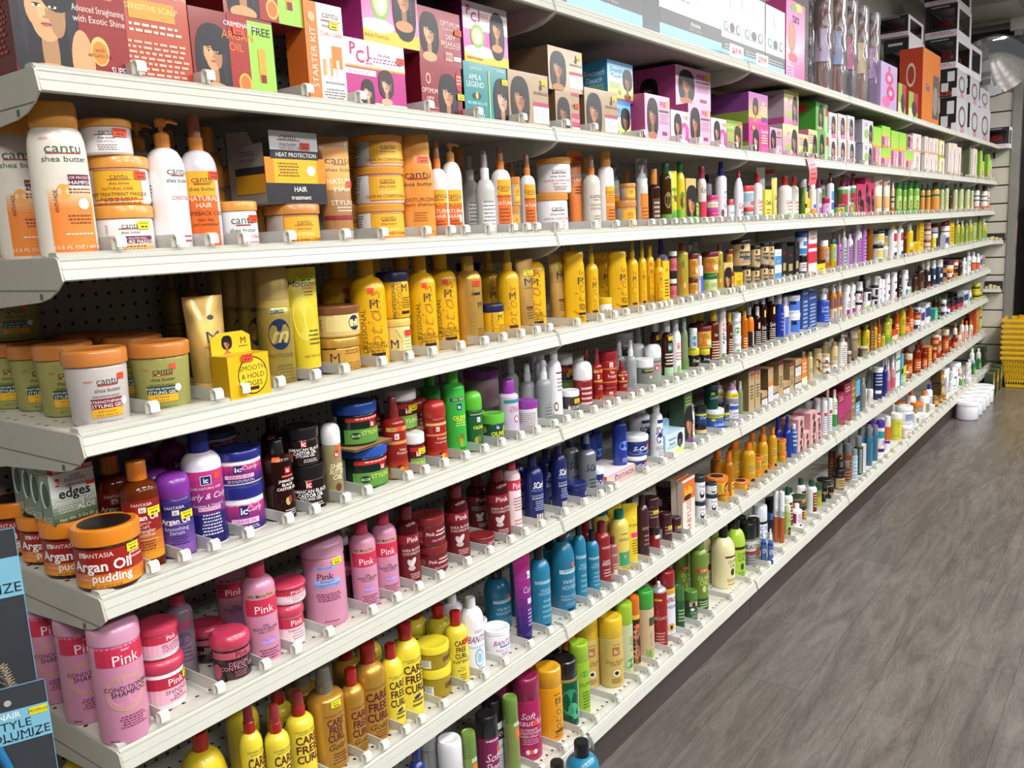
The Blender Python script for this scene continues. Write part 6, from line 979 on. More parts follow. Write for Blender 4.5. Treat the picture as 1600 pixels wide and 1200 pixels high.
mangoj D 2124.4 56.7 1310.0 33.5 79.5 33.5 -63 f 187
wbls D 2154.4 46.3 1233.9 20.0 146.2 12.6 -57 f 188
limej D 2277.0 66.2 1233.9 52.4 78.1 52.4 -68 f 189
mangoj D 2286.5 68.3 1312.1 56.7 77.1 56.7 -69 f 189
mango D 2330.3 53.2 1233.9 26.0 179.1 26.0 -67 f 190
mangoj D 2425.3 50.0 1233.9 19.5 78.3 19.5 -69 f 191
mangoj D 2418.3 52.2 1312.2 23.7 79.1 23.7 -69 f 191
facep D 2374.7 55.0 1233.9 62.7 112.0 28.8 -0.2 f 192
ybox D 2473.4 65.0 1233.9 76.5 70.3 49.0 0.3 f 193
beigej D 2585.1 55.1 1233.9 30.3 90.7 30.3 -68 f 194
beigej D 2578.8 75.5 1324.6 71.0 97.7 71.0 -69 f 194
beigej D 2675.5 57.2 1233.9 34.4 79.6 34.4 -66 f 195
beigej D 2682.1 58.3 1313.5 36.7 80.7 36.7 -65 f 195
beigej D 2763.6 55.7 1233.9 31.4 83.6 31.4 -70 f 196
beigej D 2774.6 58.7 1317.6 37.5 83.3 37.5 -73 f 196
beigej D 2825.3 54.1 1233.9 27.8 76.2 27.8 -73 f 197
beigej D 2832.0 54.0 1310.1 27.7 90.3 27.7 -67 f 197
bwbox D 2886.4 75.0 1233.9 70.5 69.7 67.2 -0.9 f 198
bwbox D 2884.1 75.0 1303.6 73.7 67.0 67.2 0.4 f 198
bkbox D 2952.5 80.0 1233.9 58.9 159.4 78.4 0.1 f 199
bkbox D 3023.1 80.0 1233.9 81.1 143.7 80.0 -0.4 f 200
bkbox D 3104.2 80.0 1233.9 56.0 159.0 80.0 0.6 f 201
bwj D 3226.2 57.9 1233.9 35.2 98.2 35.2 -75 f 202
blwj D 3226.8 65.1 1332.1 49.5 100.4 49.5 -74 f 202
rwb D 3308.7 70.0 1233.9 111.4 200.4 58.8 -0.1 f 203
orb D 3542.5 65.1 1233.9 50.3 151.3 50.3 -77 f 204
ylb D 3426.7 65.0 1233.9 123.3 65.3 50.0 0.7 f 205
yeb D 3656.5 56.7 1233.9 33.4 151.6 33.4 -75 f 206
gryl D 3881.2 95.6 1233.9 26.1 172.3 25.3 -77 b 207
lyp D 3733.6 51.5 1233.9 23.0 145.9 23.0 -77 f 208
gryl D 3815.3 53.5 1233.9 27.0 212.3 27.0 -73 f 209
lyr D 3919.2 54.8 1233.9 29.7 169.5 29.7 -75 f 210
lyp D 4113.3 96.8 1233.9 28.4 195.8 28.4 -73 b 211
lyr D 4073.5 58.6 1233.9 37.2 211.1 37.2 -74 f 212
lyp D 4165.8 54.6 1233.9 29.3 214.5 29.3 -73 f 213
ambl D 4285.4 57.6 1233.9 35.3 214.5 35.3 -72 f 214
wyl D 4501.2 66.4 1233.9 52.9 95.2 52.9 -74 f 215
wyl D 4519.7 72.7 1329.1 65.5 75.6 65.5 -78 f 215
wyg D 4605.7 60.6 1233.9 41.2 80.7 41.2 -76 f 216
wyl D 4897.4 139.9 1233.9 63.6 170.0 63.6 -79 b 217
wrd D 4780.2 59.5 1233.9 48.9 205.8 39.1 -74 f 218
wrd D 4936.5 55.8 1233.9 39.6 207.3 31.7 -71 f 219
dkam D 5045.3 51.3 1233.9 22.7 148.6 22.7 -76 f 220
yb D 5201.6 62.0 1233.9 43.3 197.3 43.3 -80 f 221
ybx D 5442.2 50.8 1233.9 98.5 199.2 21.2 -0.5 f 222
ybx D 5308.2 75.0 1233.9 169.2 82.4 67.2 -0.3 f 223
spj D 5696.5 62.4 1233.9 44.8 80.3 44.8 -77 f 224
spj D 5709.2 64.8 1314.3 49.5 72.2 49.5 -78 f 224
spj D 5691.9 62.7 1386.5 45.5 56.7 45.5 -78 f 224
yb D 5867.8 55.5 1233.9 31.1 116.1 31.1 -77 f 225
redw D 6225.7 127.8 1233.9 59.7 198.6 59.7 -80 b 226
redw D 6316.2 70.8 1233.9 59.7 205.3 59.7 -77 f 227
nvbx D 6235.9 58.0 1233.9 98.5 96.9 35.3 0.8 f 228
ybx D 6416.9 75.0 1233.9 138.1 180.3 68.6 -0.8 f 229
oly D 6705.8 61.4 1233.9 42.8 204.9 42.8 -77 f 230
oly D 6874.8 56.3 1233.9 32.6 184.2 32.6 -79 f 231
gry D 7033.1 54.4 1233.9 28.8 199.8 28.8 -84 f 232
oly D 7234.0 59.8 1233.9 39.6 190.7 39.6 -81 f 233
gyl D 7341.9 70.0 1233.9 175.4 163.3 60.0 0.3 f 234
gry D 7649.4 59.4 1233.9 38.9 210.7 38.9 -78 f 235
oly D 7851.4 58.0 1233.9 36.1 188.0 36.1 -82 f 236
oly D 7934.0 61.0 1233.9 42.0 149.6 42.0 -81 f 237
puda E 49.4 57.5 987.9 94.9 96.7 94.9 -24 f 238
puda E 45.6 158.6 987.9 87.1 90.1 87.1 -22 b 239
puda E 58.8 258.9 987.9 92.0 79.7 92.0 -20 b 240
puda E 48.0 348.8 987.9 92.0 92.7 92.0 -22 b 241
edgep E 44.1 145.1 1075.1 70.0 88.5 30.0 0.3 b 242
edgep E 53.0 200.1 1070.8 67.7 95.1 30.0 -0.6 b 243
edgep E 56.9 250.1 1069.0 57.3 96.1 30.0 0.4 b 244
edgep E 60.7 300.1 1068.8 50.5 93.8 30.0 0.6 b 245
argb E 118.4 72.9 987.9 57.7 172.3 57.7 -28 f 246
argb E 127.0 171.0 987.9 56.0 167.5 56.0 -26 b 247
serum E 175.0 71.4 987.9 54.6 138.8 54.6 -33 f 248
serum E 199.3 169.1 987.9 53.0 127.5 53.0 -26 b 249
curly E 234.6 76.5 987.9 65.0 194.1 65.0 -29 f 250
magb E 265.7 216.3 987.9 52.4 178.9 52.4 -27 b 251
magb E 220.3 230.9 987.9 41.7 181.5 41.7 -29 b 252
curlyj E 310.0 83.1 987.9 78.1 87.7 78.1 -32 f 253
curlyj E 311.1 85.1 1075.6 82.1 60.8 82.1 -36 f 253
curlyj E 346.8 200.5 1106.5 79.6 43.8 79.6 -30 b 254
castb E 385.6 70.4 987.9 52.6 146.8 52.6 -34 f 255
castb E 463.9 178.2 987.9 51.0 163.1 51.0 -38 b 256
castj E 456.5 80.5 987.9 72.8 88.1 72.8 -42 f 257
castj E 448.0 77.0 1076.0 65.9 73.2 65.9 -39 f 257
shea E 508.6 62.5 987.9 37.0 154.0 37.0 -40 f 258
blug E 616.9 91.7 987.9 95.3 89.3 95.3 -41 f 259
blug E 598.2 88.0 1082.2 87.9 85.3 87.9 -42 f 259
redsp E 687.6 69.0 987.9 49.9 172.3 49.9 -49 f 260
redsp E 732.6 169.0 987.9 48.4 161.0 48.4 -41 b 261
marj E 741.7 67.2 987.9 46.2 86.3 46.2 -50 f 262
marj E 757.7 115.0 1074.1 70.0 89.7 70.0 -43 b 263
reddm E 814.6 69.7 987.9 51.2 144.1 51.2 -50 f 264
reddm E 854.6 157.5 987.9 49.7 137.2 49.7 -48 b 265
olive E 884.0 69.8 987.9 51.5 198.2 51.5 -47 f 266
olivdm E 945.0 65.7 987.9 43.2 140.7 43.2 -53 f 267
olivj E 1024.6 71.9 987.9 55.6 73.1 55.6 -54 f 268
olive E 921.4 174.7 987.9 49.3 175.5 49.3 -47 b 269
frizz E 1087.5 68.5 987.9 48.9 143.3 48.9 -51 f 270
pinkgel E 1117.1 175.0 1052.4 89.8 95.8 89.8 -48 b 271
wpjar E 1165.9 70.5 987.9 52.9 79.9 52.9 -52 f 272
clsp E 1202.4 143.5 987.9 41.0 193.5 41.0 -49 b 273
clsp E 1224.2 108.2 987.9 41.0 162.1 41.0 -54 b 274
clsp E 1236.2 65.2 987.9 42.3 170.7 42.3 -51 f 275
clsp E 1352.6 174.5 987.9 48.8 171.1 48.8 -58 b 276
cocob E 1284.7 63.0 987.9 37.9 197.2 37.9 -58 f 277
cocoj E 1364.3 67.5 987.9 46.9 71.7 46.9 -57 f 278
marj E 1470.2 153.4 1022.2 46.7 119.1 46.7 -58 b 279
dmw E 1433.8 70.4 987.9 52.8 139.2 52.8 -56 f 280
redsp E 1492.2 59.1 987.9 30.1 166.1 30.1 -57 f 281
redj E 1566.5 71.4 987.9 54.6 48.4 54.6 -59 f 282
redj E 1570.7 72.9 1036.2 57.7 100.9 57.7 -56 f 282
dmw E 1594.1 186.4 987.9 52.7 132.4 52.7 -57 b 283
redsp E 1633.0 60.0 987.9 31.9 113.9 31.9 -62 f 284
clsp E 1690.7 61.4 987.9 34.8 165.9 34.8 -62 f 285
wlj E 1794.6 72.7 987.9 57.2 95.6 57.2 -59 f 286
wlj E 1863.2 178.3 987.9 56.5 166.3 56.5 -57 b 287
wdm E 1849.0 69.7 987.9 51.3 133.2 51.3 -65 f 288
clsp E 1946.2 173.7 987.9 47.2 170.0 47.2 -59 b 289
brnw E 1934.6 62.1 987.9 36.0 203.6 36.0 -59 f 290
whc E 1992.9 61.0 987.9 34.0 195.9 34.0 -64 f 291
grnc E 2046.8 55.8 987.9 23.4 195.8 23.4 -64 f 292
blkyj E 2130.6 63.3 987.9 38.5 83.5 38.5 -67 f 293
whbj E 2117.1 57.3 1071.4 26.4 69.6 26.4 -65 f 293
blkyj E 2216.9 62.6 987.9 37.1 69.1 37.1 -66 f 294
mangoj E 2229.8 74.2 1057.0 60.3 79.0 60.3 -65 f 294
ambry E 2299.7 65.7 987.9 43.2 194.3 43.2 -70 f 295
ambry E 2356.9 165.9 987.9 41.9 176.0 41.9 -61 b 296
pure E 2356.8 55.3 987.9 28.0 199.5 22.4 -61 f 297
ambry E 2421.9 56.0 987.9 23.9 174.1 23.9 -68 f 298
pures E 2498.6 61.5 987.9 34.8 82.1 34.8 -65 f 299
pures E 2496.5 62.0 1070.0 35.8 85.0 35.8 -67 f 299
ambry E 2798.5 163.4 987.9 46.7 173.5 46.7 -68 b 300
oran E 2567.1 57.3 987.9 26.4 165.5 26.4 -67 f 301
orandm E 2626.6 57.1 987.9 26.2 139.5 26.2 -72 f 302
dkchoc E 2699.6 57.9 987.9 27.7 171.1 27.7 -69 f 303
dkchoc E 2878.4 146.0 987.9 36.0 183.1 36.0 -69 b 304
dkflip E 2754.6 56.2 987.9 24.4 200.8 24.4 -66 f 305
dkflip E 2856.6 59.9 987.9 31.7 204.8 31.7 -66 f 306
blub E 2944.9 59.7 987.9 39.2 202.6 31.4 -66 f 307
wbls E 3014.2 60.7 987.9 33.4 181.5 33.4 -71 f 308
wbluj E 3152.8 72.2 987.9 56.3 102.7 56.3 -74 f 309
wbluj E 3149.9 78.7 1090.6 69.3 74.5 69.3 -71 f 309
nblu E 3227.4 84.1 987.9 84.7 208.6 80.0 0.6 f 310
nblu E 3327.3 84.1 987.9 115.1 177.2 80.0 0.8 f 311
blpu E 3565.0 71.7 987.9 55.3 175.8 55.3 -73 f 312
clsp E 3820.2 136.9 987.9 41.0 164.3 41.0 -74 b 313
ordn E 3680.8 59.9 987.9 31.7 189.8 31.7 -76 f 314
ordn E 3768.8 58.3 987.9 28.5 191.2 28.5 -73 f 315
wmg E 3898.1 61.2 987.9 34.4 165.8 34.4 -71 f 316
wmg E 3993.8 58.5 987.9 28.8 162.8 28.8 -77 f 317
wbc E 4125.3 61.5 987.9 34.9 59.4 34.9 -73 f 318
wbc E 4121.2 61.5 1047.2 34.8 59.8 34.8 -79 f 318
blst E 4187.4 78.5 987.9 36.9 161.0 36.9 -77 f 319
grlw E 4278.8 64.7 987.9 41.3 45.7 41.3 -77 f 320
wbd E 4290.1 63.9 1033.6 39.7 72.7 39.7 -74 f 320
wbd E 4423.8 61.5 987.9 34.9 62.9 34.9 -77 f 321
wbd E 4435.0 62.3 1050.7 36.5 62.0 36.5 -77 f 321
bkoil E 4506.0 150.9 987.9 41.7 183.3 41.7 -74 b 322
wpks E 4549.9 82.8 987.9 45.5 166.1 45.5 -79 f 323
blst E 4497.8 53.0 987.9 20.0 156.4 18.0 -68 f 324
wpks E 4573.6 53.1 987.9 20.0 146.7 18.2 -73 f 325
wpks E 4684.6 59.6 987.9 31.1 172.5 31.1 -76 f 326
wpks E 4846.6 62.1 987.9 36.1 169.5 36.1 -79 f 327
bkoil E 4953.7 56.7 987.9 25.3 172.0 25.3 -80 f 328
wbd E 4980.5 58.1 987.9 28.0 75.2 28.0 -77 f 329
blst E 5122.6 63.7 987.9 39.2 166.7 39.2 -78 f 330
grlw E 5186.6 67.5 987.9 46.9 58.5 46.9 -79 f 331
brbk E 5377.1 60.2 987.9 32.3 126.1 32.3 -79 f 332
brbk E 5555.1 70.0 987.9 51.9 166.2 51.9 -78 f 333
bwt E 5708.8 55.9 987.9 38.4 188.9 23.8 -75 f 334
bwt E 6068.2 121.0 987.9 36.0 182.6 22.3 -75 b 335
nvw E 5921.6 61.3 987.9 34.5 183.3 34.5 -78 f 336
nvw E 6160.0 70.9 987.9 53.8 176.5 53.8 -78 f 337
dkjy E 6281.2 62.1 987.9 36.0 69.4 36.0 -79 f 338
dkjy E 6269.6 63.0 1057.3 37.9 61.1 37.9 -77 f 338
purj E 6625.2 94.9 987.9 69.7 140.1 69.7 -79 f 339
orwj E 6483.0 59.8 987.9 31.5 77.7 31.5 -77 f 340
dkjy E 6696.1 62.9 987.9 37.7 78.6 37.7 -82 f 341
orwj E 6709.2 65.6 1066.5 43.1 62.8 43.1 -78 f 341
brbk E 6884.3 60.5 987.9 32.9 114.8 32.9 -78 f 342
wbk E 7047.9 60.8 987.9 33.5 143.3 33.5 -77 f 343
wbk E 7238.3 62.3 987.9 36.4 178.4 36.4 -82 f 344
wred E 7472.1 66.2 987.9 44.3 167.9 44.3 -82 f 345
wred E 7665.9 61.3 987.9 34.5 145.9 34.5 -78 f 346
nvbx E 7781.5 69.1 987.9 178.0 120.8 50.0 -0.6 f 347
tanbx E 7862.2 69.1 987.9 185.6 118.2 50.0 1.0 f 348
psham F 39.2 55.8 739.8 74.4 193.9 74.4 -23 f 349
psham F 38.1 163.8 739.8 72.1 181.9 72.1 -27 b 350
psham F 36.9 273.6 739.8 69.9 187.8 69.9 -25 b 351
pjar2 F 126.3 87.7 739.8 70.1 90.6 70.1 -27 f 352
pjar F 123.9 85.5 830.4 65.7 57.6 65.7 -31 f 352
lilcl F 200.4 141.7 739.8 46.0 152.0 46.0 -33 b 353
dcg F 245.5 65.9 739.8 64.5 88.2 64.5 -30 f 354
dcg F 265.4 166.0 739.8 62.5 70.7 62.5 -32 b 355
poil F 315.4 68.5 739.8 59.7 189.7 59.7 -33 f 356
poil F 348.0 200.4 739.8 57.9 174.4 57.9 -36 b 357
pjar3 F 384.2 80.5 739.8 55.7 82.7 55.7 -38 f 358
pjar3 F 391.2 86.0 822.5 66.6 39.5 66.6 -35 f 358
pcond F 489.4 94.3 739.8 83.3 176.7 83.3 -43 f 359
dkpump F 591.0 142.7 739.8 36.0 154.1 36.0 -43 b 360
poil F 582.8 79.6 739.8 54.0 181.4 54.0 -41 f 361
poil F 644.5 79.3 739.8 53.4 183.6 53.4 -40 f 362
marb F 712.3 77.6 739.8 50.0 176.9 50.0 -41 f 363
marjr F 796.8 89.3 739.8 73.3 65.3 73.3 -50 f 364
marjr F 792.6 90.8 805.1 76.3 67.1 76.3 -47 f 364
marb F 880.6 80.5 739.8 55.7 178.1 55.7 -47 f 365
marjr F 971.9 84.6 739.8 64.0 29.3 64.0 -50 f 366
marb F 1062.3 166.2 739.8 55.1 142.2 55.1 -49 b 367
marb F 1039.8 81.5 739.8 57.8 176.6 57.8 -54 f 368
pwb F 1091.8 75.8 739.8 46.3 188.7 46.3 -56 f 369
lilcl F 837.2 217.5 739.8 37.8 132.6 37.8 -48 b 370
navb F 1188.3 78.7 739.8 52.1 175.4 52.1 -58 f 371
navb F 1313.5 121.7 739.8 50.6 159.5 50.6 -55 b 372
navb F 1302.3 74.0 739.8 42.8 185.2 42.8 -56 f 373
silv F 1454.8 78.9 739.8 51.0 177.7 51.0 -57 f 374
silv F 1484.7 195.8 739.8 51.0 147.6 51.0 -59 b 375
navj F 1397.0 85.4 739.8 64.5 49.2 64.5 -59 f 376
wnj F 1497.1 70.6 739.8 34.9 69.3 34.9 -61 f 377
sbox F 1601.3 112.6 739.8 170.9 36.2 117.6 0.7 f 378
bluet F 1655.5 86.7 776.0 44.4 146.3 35.6 -51 f 378
bluet F 1683.9 190.6 739.8 43.8 138.9 35.0 -50 b 379
bluet F 1639.9 190.4 739.8 43.8 135.2 35.0 -56 b 380
wnj F 1750.0 87.4 739.8 69.6 44.2 69.6 -64 f 381
wnj F 1762.5 91.9 783.9 78.6 63.4 78.6 -57 f 381
wbig F 1912.8 155.9 739.8 74.6 164.8 74.6 -62 b 382
wbig F 1870.9 74.1 739.8 42.2 184.3 42.2 -60 f 383
dgrn F 2120.1 155.2 739.8 36.0 127.9 36.0 -65 b 384
dgrn F 2227.3 176.3 739.8 36.0 123.8 36.0 -64 b 385
texb F 1963.3 82.6 739.8 142.5 75.9 57.6 0.0 f 386
grnF F 2065.3 82.6 739.8 61.1 188.6 57.6 -0.1 f 387
whc F 2107.4 63.9 739.8 22.3 143.7 22.3 -64 f 388
peachj F 2201.9 73.1 739.8 40.9 52.9 40.9 -69 f 389
smblk F 2202.4 72.7 792.7 40.2 63.3 40.2 -64 f 389
curlj F 2350.6 85.8 739.8 66.4 78.8 66.4 -63 f 390
tealj F 2342.2 94.3 818.3 51.3 89.8 51.3 -69 f 391
smblk F 2404.6 66.5 739.8 27.7 92.3 27.7 -67 f 392
lilsp F 2490.7 77.9 739.8 50.6 151.3 50.6 -65 f 393
grnc F 2534.4 62.1 739.8 20.0 151.4 18.9 -63 f 394
kbt F 2626.1 82.6 739.8 57.7 196.7 60.0 -0.6 f 395
kbt F 2690.1 82.6 739.8 54.1 191.0 60.0 -0.7 f 396
kbs F 2764.1 82.6 739.8 59.7 70.6 60.0 0.0 f 397
kbo F 2831.6 82.6 739.8 54.2 156.8 60.0 -1.0 f 398
kbs F 2892.5 82.6 739.8 64.7 66.0 58.8 0.8 f 399
kbt F 2952.5 82.6 739.8 53.2 171.1 57.6 0.6 f 400
kbs F 3018.3 82.6 739.8 76.1 69.2 58.8 0.4 f 401
kbt F 3083.0 82.6 739.8 52.9 143.0 60.0 0.7 f 402
kbs F 3163.1 82.6 739.8 81.9 65.3 60.0 0.3 f 403
kbs F 3164.5 82.6 805.1 70.9 79.2 60.0 -0.2 f 403
orbox F 3246.8 82.6 739.8 75.6 129.9 60.0 0.2 f 404
beigeb F 3358.1 65.5 739.8 25.7 150.5 25.7 -72 f 405
beigel F 3591.9 104.4 739.8 45.0 133.5 31.5 -63 b 406
wtea F 3619.0 71.8 739.8 38.3 48.4 38.3 -71 f 407
wtea F 3609.9 70.7 788.2 36.1 57.9 36.1 -75 f 407
beigeb F 3791.9 87.3 739.8 37.3 141.4 37.3 -70 f 408
wtea F 3729.5 68.1 739.8 31.0 52.1 31.0 -72 f 409
wpmp F 3897.0 77.6 739.8 50.0 164.5 50.0 -72 f 410
taupj F 3968.7 63.0 739.8 20.8 71.4 20.8 -72 f 411
taup F 4077.6 71.6 739.8 45.1 190.4 45.1 -46 f 412
taupj F 4272.6 72.8 739.8 39.7 54.9 39.7 -72 f 413
yelF F 4311.3 71.9 739.8 37.5 165.5 37.5 -72 f 414
brnF F 4372.7 77.6 739.8 83.4 155.6 49.0 0.4 f 415
yelF F 4458.3 61.2 739.8 20.0 163.6 17.1 -68 f 416
roF F 4538.8 62.9 739.8 20.6 176.3 20.6 -74 f 417
yelF F 4640.4 65.3 739.8 25.3 79.0 25.3 -77 f 418
gyF F 4746.9 72.4 739.8 39.0 157.6 39.0 -75 f 419
gyF F 4787.7 74.4 739.8 42.3 181.2 42.3 -80 f 420
redbx F 4878.0 82.6 739.8 137.6 71.1 57.6 -0.3 f 421
roF F 4961.1 67.1 739.8 28.5 193.2 28.5 -77 f 422
yelF F 5123.6 72.4 739.8 39.6 191.2 39.6 -81 f 423
roFj F 5257.2 79.2 739.8 53.1 59.9 53.1 -79 f 424
roF F 5333.5 76.8 739.8 48.4 179.6 48.4 -77 f 425
roFj F 5167.0 61.0 739.8 44.8 120.2 44.8 -77 f 426
wblj F 5529.2 73.6 739.8 41.8 65.7 41.8 -80 f 427
roFj F 5534.3 73.5 805.5 41.8 48.4 41.8 -75 f 427
wblj F 5528.7 72.2 853.9 39.1 34.1 39.1 -77 f 427
nvbx F 5607.9 77.6 739.8 105.0 130.6 50.0 -0.3 f 428
wred F 5674.0 66.0 739.8 26.2 95.3 26.2 -77 f 429
nvbx F 5753.1 77.6 739.8 131.4 154.8 48.0 0.1 f 430
wred F 5832.3 64.8 739.8 24.0 70.9 24.0 -79 f 431
tealbx F 6024.2 67.3 739.8 100.0 91.4 29.3 -0.2 f 432
avo F 6274.1 113.0 739.8 35.7 152.7 35.7 -75 b 433
avo F 6168.4 65.3 739.8 25.3 168.1 25.3 -78 f 434
wblj F 6376.9 72.8 739.8 40.4 69.3 40.4 -78 f 435
wblj F 6362.8 69.8 809.1 34.4 51.7 34.4 -77 f 435
wblj F 6508.2 70.2 739.8 35.1 40.2 35.1 -76 f 436
avo F 6868.7 130.9 739.8 35.7 88.2 35.7 -84 b 437
bkj2 F 6704.9 70.6 739.8 35.8 88.2 35.8 -79 f 438
bkj2 F 7120.9 142.4 739.8 78.6 120.0 78.6 -78 b 439
bkj2 F 6915.6 72.5 739.8 39.7 89.9 39.7 -82 f 440
bkj2 F 7025.8 68.1 739.8 30.9 87.8 30.9 -81 f 441
nvbx F 7146.5 77.6 739.8 174.2 122.0 50.0 -0.9 f 442
whgrn F 7389.5 67.0 739.8 28.8 111.7 28.8 -83 f 443
yj F 7769.7 79.3 739.8 53.3 72.9 53.3 -82 f 444
yj F 7788.4 84.4 812.7 63.6 67.3 63.6 -84 f 444
yj F 7932.5 75.1 739.8 44.9 53.4 44.9 -83 f 445
cfbig G 42.2 238.2 440.5 80.5 227.1 80.5 -20 b 446
cfbig G 104.6 323.4 440.5 80.5 154.0 80.5 -24 b 447
cfbig G 195.1 113.2 440.5 83.0 200.6 83.0 -30 f 448
cfy G 326.4 177.8 440.5 61.3 201.2 61.3 -30 b 449
cfc G 262.6 62.2 440.5 40.9 241.7 40.9 -33 f 450
cfc G 305.1 44.4 440.5 45.3 221.2 45.3 -31 f 451
cfc G 387.6 82.5 440.5 53.6 196.1 53.6 -36 f 452
cfc G 412.6 178.8 440.5 52.0 172.9 52.0 -33 b 453
cfg G 462.6 92.6 440.5 72.6 209.5 72.6 -42 f 454
cfg G 496.7 207.9 440.5 71.5 161.2 71.5 -37 b 455
cfgs G 523.4 81.0 440.5 49.1 181.6 49.1 -39 f 456
cfgs G 581.4 89.3 440.5 66.1 210.0 66.1 -46 f 457
cfgs G 621.3 205.3 440.5 65.1 157.6 65.1 -37 b 458
cfy G 637.6 79.5 440.5 47.6 187.9 47.6 -46 f 459
cfy G 693.0 87.3 440.5 63.2 210.7 63.2 -45 f 460
cfy G 708.1 226.4 440.5 61.3 147.1 61.3 -45 b 461
cfj G 785.7 92.6 440.5 73.8 73.4 73.8 -46 f 462
cfj G 783.6 93.2 513.9 75.0 54.1 75.0 -46 f 462
cfsnap G 855.8 82.1 440.5 52.8 175.9 52.8 -52 f 463
cfy G 864.2 143.8 440.5 61.3 173.6 61.3 -43 b 464
cfy G 845.0 202.2 440.5 61.3 164.1 61.3 -46 b 465
bantu G 916.5 84.7 440.5 58.0 186.9 58.0 -49 f 466
bantu G 939.1 164.6 440.5 56.2 169.7 56.2 -47 b 467
bantut G 1015.2 89.2 440.5 67.0 71.7 67.0 -52 f 468
teal G 1136.0 177.1 440.5 70.8 164.3 70.8 -53 b 469
purtube G 1115.3 75.9 440.5 48.1 236.2 48.1 -30 f 470
tealm G 1205.0 84.6 440.5 57.9 222.7 57.9 -54 f 471
tealm G 1354.6 153.5 440.5 56.1 182.2 56.1 -57 b 472
teal G 1324.9 89.6 440.5 67.8 233.7 67.8 -54 f 473
tealm G 1390.6 75.4 440.5 39.5 234.6 39.5 -59 f 474
tealm G 1460.3 75.7 440.5 39.9 187.9 39.9 -62 f 475
optr G 1522.5 80.5 440.5 49.6 194.8 49.6 -61 f 476
optbr G 1568.0 71.0 440.5 30.6 135.9 30.6 -63 f 477
amly G 1634.5 85.0 440.5 58.6 197.7 58.6 -62 f 478
amly G 1714.3 200.0 440.5 56.5 156.2 56.5 -56 b 479
ampt G 1688.3 76.5 440.5 49.4 204.7 49.4 -37 f 480
plum G 1766.3 76.1 440.5 40.8 208.9 40.8 -58 f 481
redjs G 1840.7 75.3 440.5 39.2 85.5 39.2 -60 f 482
plumj G 1834.5 82.1 526.0 52.8 98.3 52.8 -65 f 482
plumj G 1926.6 77.3 440.5 43.2 104.9 43.2 -59 f 483
plumj G 1994.9 75.0 440.5 38.6 70.0 38.6 -60 f 484
plumj G 2108.5 156.7 440.5 89.9 55.8 89.9 -67 b 485
plumj G 2111.7 156.5 496.4 89.5 86.3 89.5 -60 b 485
lolla G 2062.1 65.7 440.5 94.8 191.1 20.0 -0.1 f 486
wbj G 2193.0 74.8 440.5 38.1 73.9 38.1 -65 f 487
wbj G 2192.2 77.5 514.4 43.6 91.2 43.6 -61 f 487
wbj G 2297.4 76.7 440.5 41.9 72.1 41.9 -68 f 488
wbj G 2291.9 75.7 512.6 40.0 42.2 40.0 -66 f 488
wcan G 2208.0 113.1 440.5 26.8 111.8 26.8 -61 b 489
yoj G 2400.2 76.3 440.5 41.1 46.9 41.1 -65 f 490
yoj G 2389.7 96.8 487.4 82.2 63.2 82.2 -67 f 490
yoj G 2604.2 91.9 440.5 71.2 37.6 71.2 -64 f 491
yobd G 2452.1 75.2 440.5 39.0 192.5 39.0 -65 f 492
yobd G 2557.1 168.0 440.5 52.5 168.9 52.5 -65 b 493
yob G 2667.9 83.4 440.5 54.6 178.5 54.6 -71 f 494
yobd G 2752.6 173.9 440.5 64.3 167.3 64.3 -66 b 495
yoj G 2743.3 76.2 440.5 40.9 47.3 40.9 -69 f 496
yoj G 2751.9 77.7 487.9 44.0 57.0 44.0 -71 f 496
yob G 2805.9 76.3 440.5 41.3 183.6 41.3 -73 f 497
yobd G 2888.8 149.8 440.5 36.1 158.8 36.1 -68 b 498
yoj G 2880.8 68.6 440.5 25.8 39.1 25.8 -73 f 499
yob G 2912.1 74.2 440.5 36.9 190.3 36.9 -70 f 500
yoj G 3025.0 74.9 440.5 38.5 58.2 38.5 -69 f 501
yoj G 3020.4 74.9 498.8 38.3 59.1 38.3 -71 f 501
domecl G 3247.6 160.6 440.5 49.0 89.6 49.0 -72 b 502
blueb G 3090.7 74.4 440.5 37.4 202.6 37.4 -70 f 503
bluews G 3161.1 69.6 440.5 27.4 153.9 27.4 -72 f 504
pkbx G 3214.8 95.7 440.5 77.4 74.9 76.8 0.6 f 505
pkbx G 3220.6 95.7 515.5 79.4 94.3 76.8 0.1 f 505
pkbx G 3301.5 95.7 440.5 79.3 89.3 78.4 1.0 f 506
pkbx G 3387.3 95.7 440.5 87.9 63.7 80.0 0.9 f 507
pkbx G 3388.5 95.7 504.2 94.6 102.3 80.0 0.5 f 507
pkbx G 3470.4 95.7 440.5 59.8 60.9 80.0 -0.5 f 508
pkbx G 3467.2 95.7 501.4 62.0 66.3 80.0 -0.8 f 508
wcan G 3718.4 185.7 440.5 48.0 147.2 48.0 -69 b 509
wcan G 3705.4 139.4 440.5 36.0 166.4 36.0 -70 b 510
wcan G 3592.2 69.5 440.5 27.7 180.8 27.7 -72 f 511
wcan G 3673.2 68.3 440.5 25.1 178.3 25.1 -74 f 512
wgrn G 3755.9 70.7 440.5 29.5 206.2 29.5 -75 f 513
marG G 3823.7 90.7 440.5 106.2 174.9 67.2 0.4 f 514
marG G 3937.8 90.7 440.5 121.4 209.9 67.2 0.1 f 515
brnG G 4038.6 85.7 440.5 80.0 215.0 57.6 0.2 f 516
skyG G 4119.4 85.7 440.5 80.2 195.5 58.8 0.3 f 517
clbt G 4270.2 71.9 440.5 32.3 182.3 32.3 -73 f 518
navc G 4616.3 81.2 440.5 51.0 186.6 51.0 -79 f 519
clbt G 4643.6 132.4 440.5 41.4 186.3 41.4 -78 b 520
